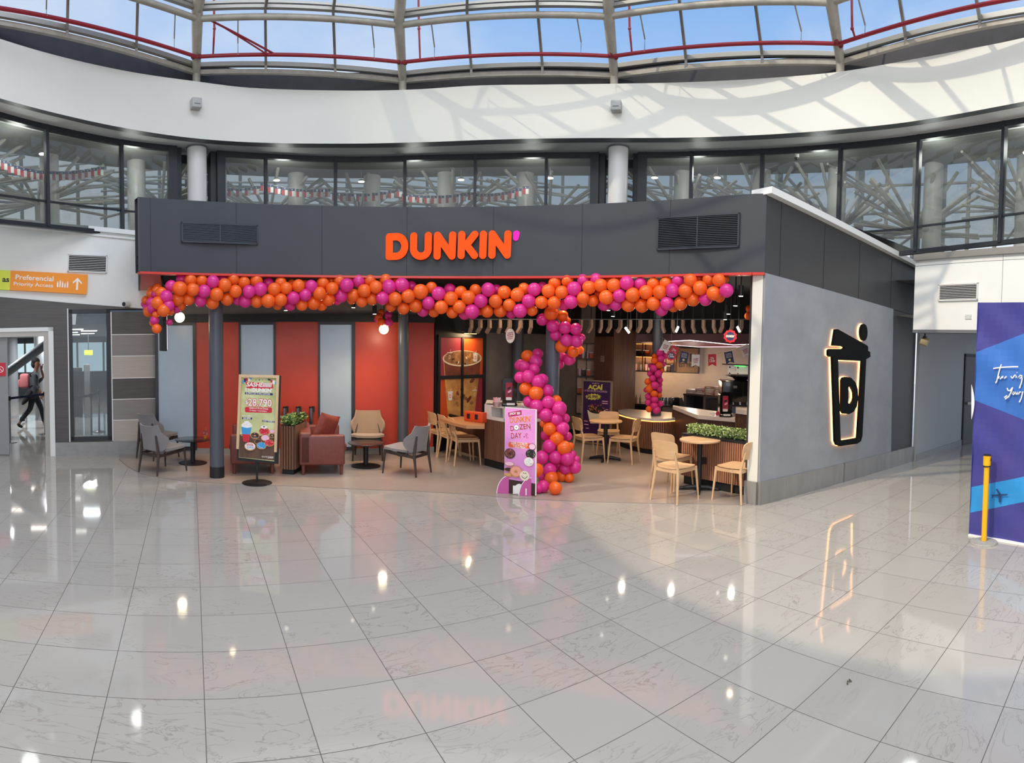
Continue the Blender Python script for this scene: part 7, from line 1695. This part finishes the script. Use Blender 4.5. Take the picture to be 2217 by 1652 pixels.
C2 = """O 130 295 88 0;O 210 230 60 2;O 310 260 90 0;P 495 265 88 0;O 400 230 50 2;P 235 435 90 0;P 408 392 88 0;P 185 540 80 2;O 360 540 82 1;O 530 510 92 1;O 613 370 92 0;O 665 225 88 1;O 650 545 75 2;O 750 460 90 1;O 802 298 88 0;O 910 190 85 1;O 790 190 55 2;P 1010 250 97 0;O 1070 170 65 2;P 1185 195 90 1;P 930 410 92 1;P 875 480 60 2;O 1110 400 90 1;O 1265 332 92 0;O 1350 185 85 1;O 1230 490 78 1;O 1080 470 60 2;O 1380 455 85 1;O 1435 280 92 0;O 1575 175 85 1;P 1535 440 92 0;P 1625 275 100 0;O 1750 200 80 2;P 1815 250 100 0;P 1955 265 70 2;O 1715 450 97 0;O 1905 410 97 0;O 1655 560 75 2;O 1840 590 85 1;O 2015 550 95 1;O 2085 345 105 0;P 2120 630 80 2"""
C3 = """O 160 285 80 1;P 265 375 97 0;P 430 315 85 2;P 120 510 88 0;O 442 445 97 0;O 590 350 85 1;O 305 570 97 0;O 200 640 75 2;O 465 650 82 1;O 698 430 97 0;O 800 320 82 1;P 985 315 97 0;P 880 480 97 0;O 570 565 92 0;P 640 670 80 2;P 750 635 102 0;P 1110 315 70 2;O 1225 355 92 0;O 1095 483 94 0;O 970 630 88 1;O 1165 630 88 1;O 1297 537 88 0;O 1412 390 97 0;P 1320 660 75 2;P 1450 625 100 0;O 1510 300 80 1;P 1660 315 94 0;P 1580 480 97 0;O 1625 620 78 1;O 1760 500 90 0;P 1775 275 70 2;O 1862 335 95 0;O 1955 220 90 1;O 2055 355 92 0;O 2140 190 85 1;O 1945 505 92 0;P 2085 540 75 2;O 860 640 50 2"""
C4 = """P 125 245 82 0;P 230 145 70 1;P 385 135 72 1;O 298 230 75 0;O 438 205 75 0;O 535 165 60 2;O 590 205 78 0;O 500 345 83 0;P 88 395 78 0;O 230 350 72 0;O 220 410 55 2;O 345 385 65 1;O 400 310 40 2;P 475 430 72 2;P 610 430 72 1;P 655 325 75 0;P 742 180 80 0;O 660 160 55 2;P 900 190 72 1;O 810 315 82 0;O 965 285 80 0;O 760 435 78 1;O 915 440 78 1;O 1050 190 72 1;O 1125 285 78 0;O 1050 420 78 0;O 1200 180 72 1;P 1340 155 70 1;P 1275 265 78 0;P 1210 415 75 0;P 1145 490 72 1;O 1285 455 60 2;O 1370 415 78 1;O 1425 268 80 0;O 1485 145 75 0;O 1580 125 60 2;O 1515 365 78 1;O 1597 235 80 0;O 1700 140 72 1;P 1665 365 75 1;O 1757 298 80 0;O 1820 145 74 0;O 1880 130 55 2;P 1910 265 78 0;O 1825 345 58 2"""
C5 = """O 705 210 112 0;O 890 255 88 1;P 560 315 97 1;O 970 330 50 2;P 728 420 100 0;P 925 445 102 0;P 1100 470 95 0;P 770 560 95 1;P 950 650 100 0;P 1110 665 100 0;P 1190 610 65 1;O 870 750 100 1;O 1060 830 95 1;O 1160 810 70 2;P 995 960 98 2;P 850 900 80 3;P 830 1040 80 3;O 310 905 92 2;P 480 870 85 3;P 445 1000 105 2;P 200 1060 92 2;P 265 1080 85 1;P 420 1125 90 1;P 195 1255 90 1;P 325 1240 100 0;P 560 1290 90 1;P 488 1325 105 0;O 285 1440 103 1;O 457 1510 113 0;P 640 1470 97 1;O 780 1630 85 2"""
C6 = """P 535 70 85 1;P 655 140 105 0;P 840 80 100 0;P 1005 175 112 0;P 805 275 105 0;P 965 345 95 0;P 1105 330 70 2;P 690 270 60 2;O 770 410 60 2;O 862 490 100 0;P 1065 485 100 0;P 800 590 80 2;P 1135 610 70 2;O 975 642 105 0;P 855 760 102 0;O 1085 785 110 0;O 1180 760 60 2;P 740 935 105 0;P 950 935 100 0;P 1135 955 105 0;P 1215 890 60 2;P 1270 970 60 2;P 1250 1090 95 1;P 1100 1110 90 1;P 1000 1060 70 2;P 862 1125 103 0;O 655 1135 105 -4;P 760 1230 80 2;O 890 1260 100 0;O 1050 1220 90 2;O 1165 1250 75 2;P 765 1385 92 1;P 690 1420 70 2;O 950 1410 98 0"""
C7 = """P 535 305 70 0;O 435 380 55 1;P 645 370 60 1;O 430 470 65 0;P 555 435 72 0;O 525 555 68 0;P 610 540 50 2;P 360 570 50 2;P 410 620 75 0;P 345 725 60 1;O 575 665 50 1;P 510 730 75 0;P 395 820 65 0;P 540 850 60 1;O 300 885 65 1;P 435 960 80 0;P 530 940 55 2;O 325 1030 75 0;P 265 1050 50 2;P 525 1040 60 1;O 425 1125 68 0;O 530 1155 50 1;P 315 1180 70 1;P 430 1240 70 0;P 310 1300 65 1;P 550 1320 60 1;P 425 1370 75 0;O 320 1430 62 0;P 470 1450 75 0"""
k = 0
def run_bal(txt, ox, oy, sc_, dfun, where, grp, lay=.09):
    global k
    for it in txt.split(';'):
        c, x, y, r, l = it.split(); x, y, r, l = float(x), float(y), float(r), int(l); u, v = ox + x * sc_, oy + y * sc_; k += 1
        cn = 'orange' if c == 'O' else 'magenta'
        w_ = where(u, v, l, cn)
        put_balloon(u, v, r * sc_ * 1.05, c, dfun(u, v) + l * lay, w_[0], w_[1], k)
zones = [(0, 400, 'garland end at the far left'), (400, 520, 'garland above the front left column'), (520, 700, 'garland between the two left columns'), (700, 840, 'garland above the beige lounge chair'), (840, 940, 'garland above the column by the orange wall'), (940, 1060, 'garland above the long table'), (1060, 1170, 'garland above the white counter'), (1170, 1300, 'garland above the balloon spiral'), (1300, 1430, 'garland above the round counter'), (1430, 1700, 'right end of the garland')]
def where_g(u, v, l, cn):
    nm = [z for z in zones if z[0] <= u < z[1]][0][2]; row = 'back layer' if l == 2 else ('upper row' if v < 622 + (u < 400) * 20 else 'lower row')
    return ('%s balloon, %s of %s' % (cn, row, nm), '%s balloons, %s, %s' % (cn, row, nm))
gd = lambda u, v: dist_arc(u) - .06
run_bal(C1, 290, 580, .14885, lambda u, v: dist_arc(u) - .06 + max(0, (345 - u) * .012), where_g, None)
run_bal(C2, 600, 580, .14885, gd, where_g, None); run_bal(C3, 910, 580, .14885, gd, where_g, None); run_bal(C4, 1220, 580, .18494, gd, where_g, None)
cd3 = G(1192, 1030); d3 = math.hypot(cd3.x, cd3.y) / S
def where_s(u, v, l, cn):
    z = 'upper loop right of the column' if v < 800 and u > 1168 else ('upper loop left of the column' if v < 800 else ('middle of the spiral' if v < 940 else 'foot of the spiral'))
    return ('%s balloon, %s%s' % (cn, 'back of ' if l >= 2 else '', z if 'spiral' in z else z), '%s balloons, %s%s' % (cn, 'back, ' if l >= 2 else '', z))
def sd(u, v):
    if v < 790 and u > 1168: return d3 - .22 + .1 * max(0, (v - 740) / 40)
    if v < 800: return d3 + .06 - .25 * max(0, (v - 740) / 60)
    return d3 - .30 - .22 * min(1, max(0, (v - 800) / 260))
run_bal(C5, 1100, 650, .13314, sd, where_s, None, .085)
run_bal(C6, 1070, 860, .13926, sd, where_s, None, .085)
d5 = math.hypot(pc5.x, pc5.y) / S
run_bal(C7, 1370, 730, .10893, lambda u, v: d5 - .22, lambda u, v, l, cn: ('%s balloon, %s half of the column over the round counter' % (cn, 'upper' if v < 815 else 'lower'), '%s balloons of the kitchen column, %s half' % (cn, 'upper' if v < 815 else 'lower')), None, .07)
LAMPB = "O 1515 645 48 2;P 1615 685 55 1;O 1478 715 55 1;O 1515 790 52 0;P 1622 795 57 0;P 1450 740 45 2"
run_bal(LAMPB, 600, 580, .14885, lambda u, v: 9.5, lambda u, v, l, cn: ('%s balloon in the bunch above the right globe lamp' % cn, '%s balloons of the small bunch above the globe lamp' % cn), None, .06)
for x, y, r in ((2172, 478, 40), (2165, 562, 48), (2200, 520, 40)):
    k += 1; put_balloon(1220 + x * .18494, 580 + y * .18494, r * .18494, 'O' if y != 520 else 'P', 8.2 + (y == 520) * .08, ('orange' if y != 520 else 'magenta') + ' balloon in the bunch half hidden by the wall end', 'bunch behind the wall end', k)

# ================================================================== FLAGS BEHIND THE UPPER WINDOWS, IMITATING MIRRORED BUNTING
flag_red = mat('flag_red', 'b8323c', .6); flag_wh = mat('flag_white', 'dcdad8', .6); flag_bl = mat('flag_blue', '22325e', .6)
fb = B(); fb.box(-.06, .06, -.004, .004, -.16, -.0, flag_red); fb.box(.0, .06, -.005, .005, -.16, 0, flag_wh); fb.box(-.06, .06, -.0055, .0055, -.05, 0, flag_bl)
c_ = [(.016 * math.sin(j * PI / 5) * (1 if j % 2 == 0 else .4), -.025 + .016 * math.cos(j * PI / 5) * (1 if j % 2 == 0 else .4)) for j in range(10)]; fb.poly(c_, -.007, -.0055, flag_wh)
fo = fb.build('string_flag'); first = True
runs = [((20, 340), (100, 375), 7, 'in the first left pane'), ((112, 378), (245, 370), 11, 'in the second left pane'), ((480, 410), (570, 412), 6, 'in the first middle pane'), ((585, 405), (720, 418), 10, 'in the second middle pane'), ((735, 426), (870, 418), 9, 'in the third middle pane'), ((882, 428), (1020, 425), 10, 'in the fourth middle pane'), ((1032, 428), (1135, 412), 8, 'in the fifth middle pane')]
for (u0, v0_), (u1, v1_), n, nm in runs:
    pts_ = []
    for j in range(n):
        t_ = j / (n - 1); u = u0 + (u1 - u0) * t_; v = v0_ + (v1_ - v0_) * t_ + 6 * math.sin(PI * t_); p = out_from(head_pt(u), CEN, .75); z = zat(u, v, p); a_ = math.atan2(-(p.x - CEN[0]), p.y - CEN[1])
        o = fo if first else fo.copy()
        if not first: COL.objects.link(o)
        first = False; o.location = (p.x, p.y, z + .08); o.rotation_euler = (0, 0, a_); pts_.append(Vector((p.x, p.y, z + .085)))
        tag(o, 'mirrored tricolour flag on the string ' + nm, 'flag', 'string of flags ' + nm)
    b = B(); b.tube(pts_, .004, flag_wh, 4); tag(b.build('flag_string'), 'cord carrying small mirrored flags ' + nm, 'cord')
# pendant lamps in that room
for u, v, nm in ((136, 332, 'in the second left pane'), (617, 390, 'in the second middle pane'), (793, 393, 'in the third middle pane'), (1000, 389, 'in the fourth middle pane'), (1184, 385, 'at the last middle mullion'), (1400, 384, 'just right of the right white column'), (1530, 384, 'above the right black grille'), (2166, 328, 'at the last mullion on the right')):
    p = out_from(head_pt(u), CEN, 1.0); z = zat(u, v, p); t = thing('dome_pendant', 'small bright dome lamp behind the upper windows ' + nm, 'pendant lamp', (p.x, p.y, z), 0, 'dome lamps behind the upper windows')
    b = B(); b.lathe([(.075, 0), (.06, .03), (.02, .05), (.0, .055)], steel_white, n=20); b.tube([(0, 0, .05), (0, 0, Z0 - z)], .004, tube_grey_m, 5); b.build('shade', parent=t)
    b = B(); b.lathe([(.066, -.012), (.07, .0)], white_led, n=20); b.build('bulb_disc', parent=t)
p = out_from(head_pt(1711), CEN, .4); z = zat(1711, 341, p); t = thing('dome_camera', 'small dome security camera behind the pane above the white coping', 'security camera', (p.x, p.y, z))
b = B(); b.lathe([(.05, 0), (.05, .06)], white_paint, n=16); b.tube([(0, 0, .05), (0, 0, Z0 - z)], .01, white_paint, 6); b.build('housing', parent=t); b = B(); b.sphere((0, 0, 0), .045, gloss_black, 14); b.build('dome', parent=t)

# ================================================================== PEOPLE BEYOND THE DOORWAY
def skin_body(name, chains, m, parent, sub=2):
    "chains: list of [(point, radius), ...]; a chain's first point may repeat an earlier one to join it"
    vs = []; es = []; rs = []; idx = {}
    for ch in chains:
        prev = None
        for p, r in ch:
            key = tuple(round(c, 4) for c in p)
            if key not in idx: idx[key] = len(vs); vs.append(p); rs.append(r)
            if prev is not None and prev != idx[key]: es.append((prev, idx[key]))
            prev = idx[key]
    me = bpy.data.meshes.new(name); me.from_pydata(vs, es, []); o = bpy.data.objects.new(name, me); COL.objects.link(o)
    o.modifiers.new('s', 'SKIN'); sl = me.skin_vertices[0].data
    for i, r in enumerate(rs): sl[i].radius = r if isinstance(r, tuple) else (r, r)
    sl[0].use_root = True
    if sub: md = o.modifiers.new('u', 'SUBSURF'); md.levels = sub; md.render_levels = sub
    dg = bpy.context.evaluated_depsgraph_get(); ev = o.evaluated_get(dg); m2 = bpy.data.meshes.new_from_object(ev); bpy.data.objects.remove(o)
    m2.polygons.foreach_set('use_smooth', [True] * len(m2.polygons)); m2.materials.clear(); m2.materials.append(m)
    o = bpy.data.objects.new(name, m2); COL.objects.link(o); o.parent = parent; return o
def person(loc, ang, sc_, label, cols, hand_up=True, pack=None, coat=True, cap=True):
    t = thing('person', label, 'person', loc, ang); t.scale = (sc_,) * 3
    top_m, leg_m, shoe_m = cols
    pel = (0, 0, .90)
    # body: one continuous surface (skin), walking towards +x
    body = skin_body('body', [
        [(pel, (.07, .085)), ((.0, 0, 1.08), (.07, .09)), ((.02, 0, 1.25), (.08, .11)), ((.03, 0, 1.36), (.06, .09)), ((.05, 0, 1.44), .045), ((.07, 0, 1.50), .062), ((.085, 0, 1.56), (.092, .075)), ((.08, 0, 1.64), (.105, .085)), ((.07, 0, 1.72), (.08, .07))],
        [((.03, 0, 1.36), (.06, .09)), ((.02, .17, 1.34), .035), ((.06 if hand_up else -.04, .20, 1.09), .034), (((.24, .12, 1.26) if hand_up else (.02, .2, .88)), .032), (((.19, .07, 1.46) if hand_up else (.05, .2, .82)), .03)],
        [((.03, 0, 1.36), (.06, .09)), ((.02, -.17, 1.34), .035), ((.02, -.21, 1.08), .034), ((.14, -.19, .9), .032), ((.18, -.18, .83), .028)],
        [(pel, (.07, .085)), ((.02, .09, .82), .055), ((.17, .10, .48), .042), ((.24, .10, .10), .035), ((.27, .10, .05), .035), ((.36, .10, .035), .03)],
        [(pel, (.07, .085)), ((-.02, -.09, .82), .055), ((-.10, -.10, .48), .042), ((-.36, -.10, .16), .035), ((-.38, -.10, .10), .035), ((-.31, -.10, .04), .03)]], skin, t)
    skin_body('jacket', [[((0, 0, .80), (.12, .15)), ((0, 0, .90), (.125, .155)), ((.0, 0, 1.08), (.118, .148)), ((.02, 0, 1.25), (.135, .17)), ((.03, 0, 1.36), (.105, .145)), ((.045, 0, 1.42), .055)],
        [((.03, 0, 1.36), (.105, .145)), ((.02, .17, 1.34), .064), ((.06 if hand_up else -.04, .20, 1.09), .054), (((.22, .13, 1.24) if hand_up else (.01, .2, .92)), .042)],
        [((.03, 0, 1.36), (.105, .145)), ((.02, -.17, 1.34), .064), ((.02, -.21, 1.08), .054), ((.12, -.193, .93), .042)]], top_m, t)
    skin_body('trousers', [[((0, 0, .96), (.115, .14)), ((.02, .09, .82), .098), ((.17, .10, .48), .07), ((.24, .10, .12), .052)], [((0, 0, .96), (.115, .14)), ((-.02, -.09, .82), .098), ((-.10, -.10, .48), .07), ((-.355, -.10, .18), .052)]], leg_m, t)
    skin_body('shoe', [[((.22, .10, .055), .045), ((.29, .10, .045), .045), ((.38, .10, .035), .032)]], shoe_m, t); skin_body('shoe', [[((-.42, -.10, .14), .045), ((-.37, -.10, .08), .045), ((-.29, -.10, .035), .032)]], shoe_m, t)
    b = B(); b.sphere((.055, 0, 1.672), .108, mat('hair_dark', '15131a', .8), 18, (1.0, .88, .85)); b.sphere((.0, 0, 1.59), .07, mat('hair_dark', '15131a', .8), 12, (.9, 1, 1.4)); b.build('beanie' if cap else 'hair', parent=t)
    b = B(); b.sphere((.166, 0, 1.575), .016, skin, 8, (1, .8, 1.3)); b.sphere((.152, .03, 1.6), .009, P_dk, 8); b.sphere((.152, -.03, 1.6), .009, P_dk, 8); b.sphere((.15, 0, 1.535), .016, mat('lip', '7a4540', .5), 8, (.5, 1.3, .35)); b.build('face', parent=t)
    for (hx, hy, hz, up) in (((.19, .07, 1.47, 1) if hand_up else (.055, .2, .81, -1)), (.185, -.18, .82, -1)):
        palm = [((hx - .002, hy, hz - .03 * up), (.024, .026)), ((hx + .004, hy, hz + .02 * up), (.020, .036)), ((hx + .014, hy, hz + .085 * up), (.016, .040))]
        b2 = [palm]
        hb = skin_body('hand', b2, skin, t, 1)
        fb_ = B()
        for f_ in range(4):
            oy = -.026 + .0175 * f_; L_ = (.062, .070, .066, .052)[f_]; x0_, z0_ = hx + .014, hz + .06 * up
            fb_.tube([(x0_, hy + oy, z0_), (x0_ + .012, hy + oy, z0_ + L_ * .45 * up), (x0_ + .032, hy + oy, z0_ + L_ * .8 * up), (x0_ + .042, hy + oy, z0_ + L_ * .85 * up)], [.0085, .0085, .008, .006], skin, 8)
        fb_.tube([(hx, hy - .03, hz + .02 * up), (hx + .018, hy - .05, hz + .045 * up), (hx + .03, hy - .05, hz + .065 * up)], [.0105, .0095, .008], skin, 8)
        fb_.build('fingers', parent=t)
    if coat:
        skin_body('draped_coat', [[((-.10, -.16, 1.0), (.09, .07)), ((-.16, -.19, .84), (.15, .07)), ((-.22, -.19, .68), (.16, .06)), ((-.30, -.19, .60), (.10, .04))], [((-.16, -.19, .84), (.15, .07)), ((.04, -.2, .8), (.10, .06))]], mat('coat_black', '1d1a1e', .9), t)
    if pack:
        b = B(); b.rbox(-.34, -.11, -.14, .14, 1.0, 1.36, pack, .06, 4); b.rbox(-.385, -.33, -.10, .10, 1.03, 1.22, pack, .03, 3); b.tube([(-.12, -.1, 1.34), (.0, -.13, 1.40), (.10, -.12, 1.3), (.06, -.14, 1.12), (-.1, -.12, 1.05)], .016, matte_black, 8); b.build('backpack', parent=t)
pp = G(75, 927); person((pp.x, pp.y, 0), LW.ang, .97, 'walking person in dark beanie and grey top with coral backpack beyond the left doorway', (mat('top_grey', '4b4f57', .9), mat('trousers_dark', '2b2d33', .9), mat('shoe_dark', '17171b', .7)), True, mat('backpack_coral', 'c9777c', .7), True)
pp = G(76, 912); person((pp.x, pp.y, 0), LW.ang + .1, .93, 'second person in pale grey trousers walking behind the one in the beanie', (mat('top_black', '202126', .9), mat('trousers_pale', '8b8f98', .9), mat('shoe_dark', '17171b', .7)), False, None, False, False)

# small pieces belong to the part that carries them
CARRY = {'louvre_blades': 'grille_frame', 'duct_back': 'grille_frame', 'lens': ('housing', 'body'), 'badge': 'housing', 'bulb_disc': 'shade', 'napkins': 'body', 'front_label': 'body', 'tap': 'body', 'fingers': 'hand', 'print': ('backing_board', 'wood_frame', 'poster_frame'), 'light_strip': ('counter_top', 'arm'), 'hopper_tray': 'body', 'push_bar': 'door_leaf', 'aeroplane_mark': 'fabric', 'script_lettering': 'fabric', 'lit_face': 'case', 'socket': 'case', 'dome': 'housing', 'face': 'body', 'hedge': 'rim', 'plant': 'rim'}
def kin(n): return n.split('.')[0]
for root in [o for o in SC.objects if o.parent is None and o.get('category')]:
    ch = list(root.children); used = []
    for c in ch:
        tg = CARRY.get(kin(c.name))
        if not tg: continue
        for cand in ch:
            if cand is not c and kin(cand.name) in ((tg,) if isinstance(tg, str) else tg) and cand not in used:
                c.parent = cand
                if kin(c.name) == 'fingers': used.append(cand)
                break
# ================================================================== LABELS THAT TELL REPEATS APART
def project(p):
    w_ = np.array([p[0], p[2] - H, p[1]]); d = _M @ w_; r = math.hypot(d[0], d[2]); return U0 + F * math.atan2(d[0], d[2]), V0 - F * d[1] / r
ORD = 'first second third fourth fifth sixth seventh eighth ninth tenth eleventh twelfth thirteenth fourteenth fifteenth sixteenth seventeenth eighteenth nineteenth twentieth'.split()
ORD += ['twenty-' + o for o in ORD[:9]]
same = {}
for o in SC.objects:
    if o.parent is None and o.get('category') and o.get('label'): same.setdefault(o['label'], []).append(o)
for lab, os_ in same.items():
    if len(os_) < 2: continue
    pj = [project(o.location if o.location.length > .01 else (o.matrix_basis @ Vector(o.bound_box[0]))) for o in os_]
    us_, vs_ = [p[0] for p in pj], [p[1] for p in pj]
    vert = (max(vs_) - min(vs_)) > 1.3 * (max(us_) - min(us_)) or 'spiral' in lab or 'loop' in lab or 'column over' in lab
    if len(lab.split()) > 13: print('LONG', lab)
    for i, (_, o) in enumerate(sorted(zip(vs_ if vert else us_, os_), key=lambda t: t[0])):
        if i < len(ORD): o['label'] = lab + (', %s from %s' % (ORD[i], 'top' if vert else 'left'))

for o in SC.objects:
    if o.get('label') and not 4 <= len(o['label'].split()) <= 16: print('LABEL', o['label'])
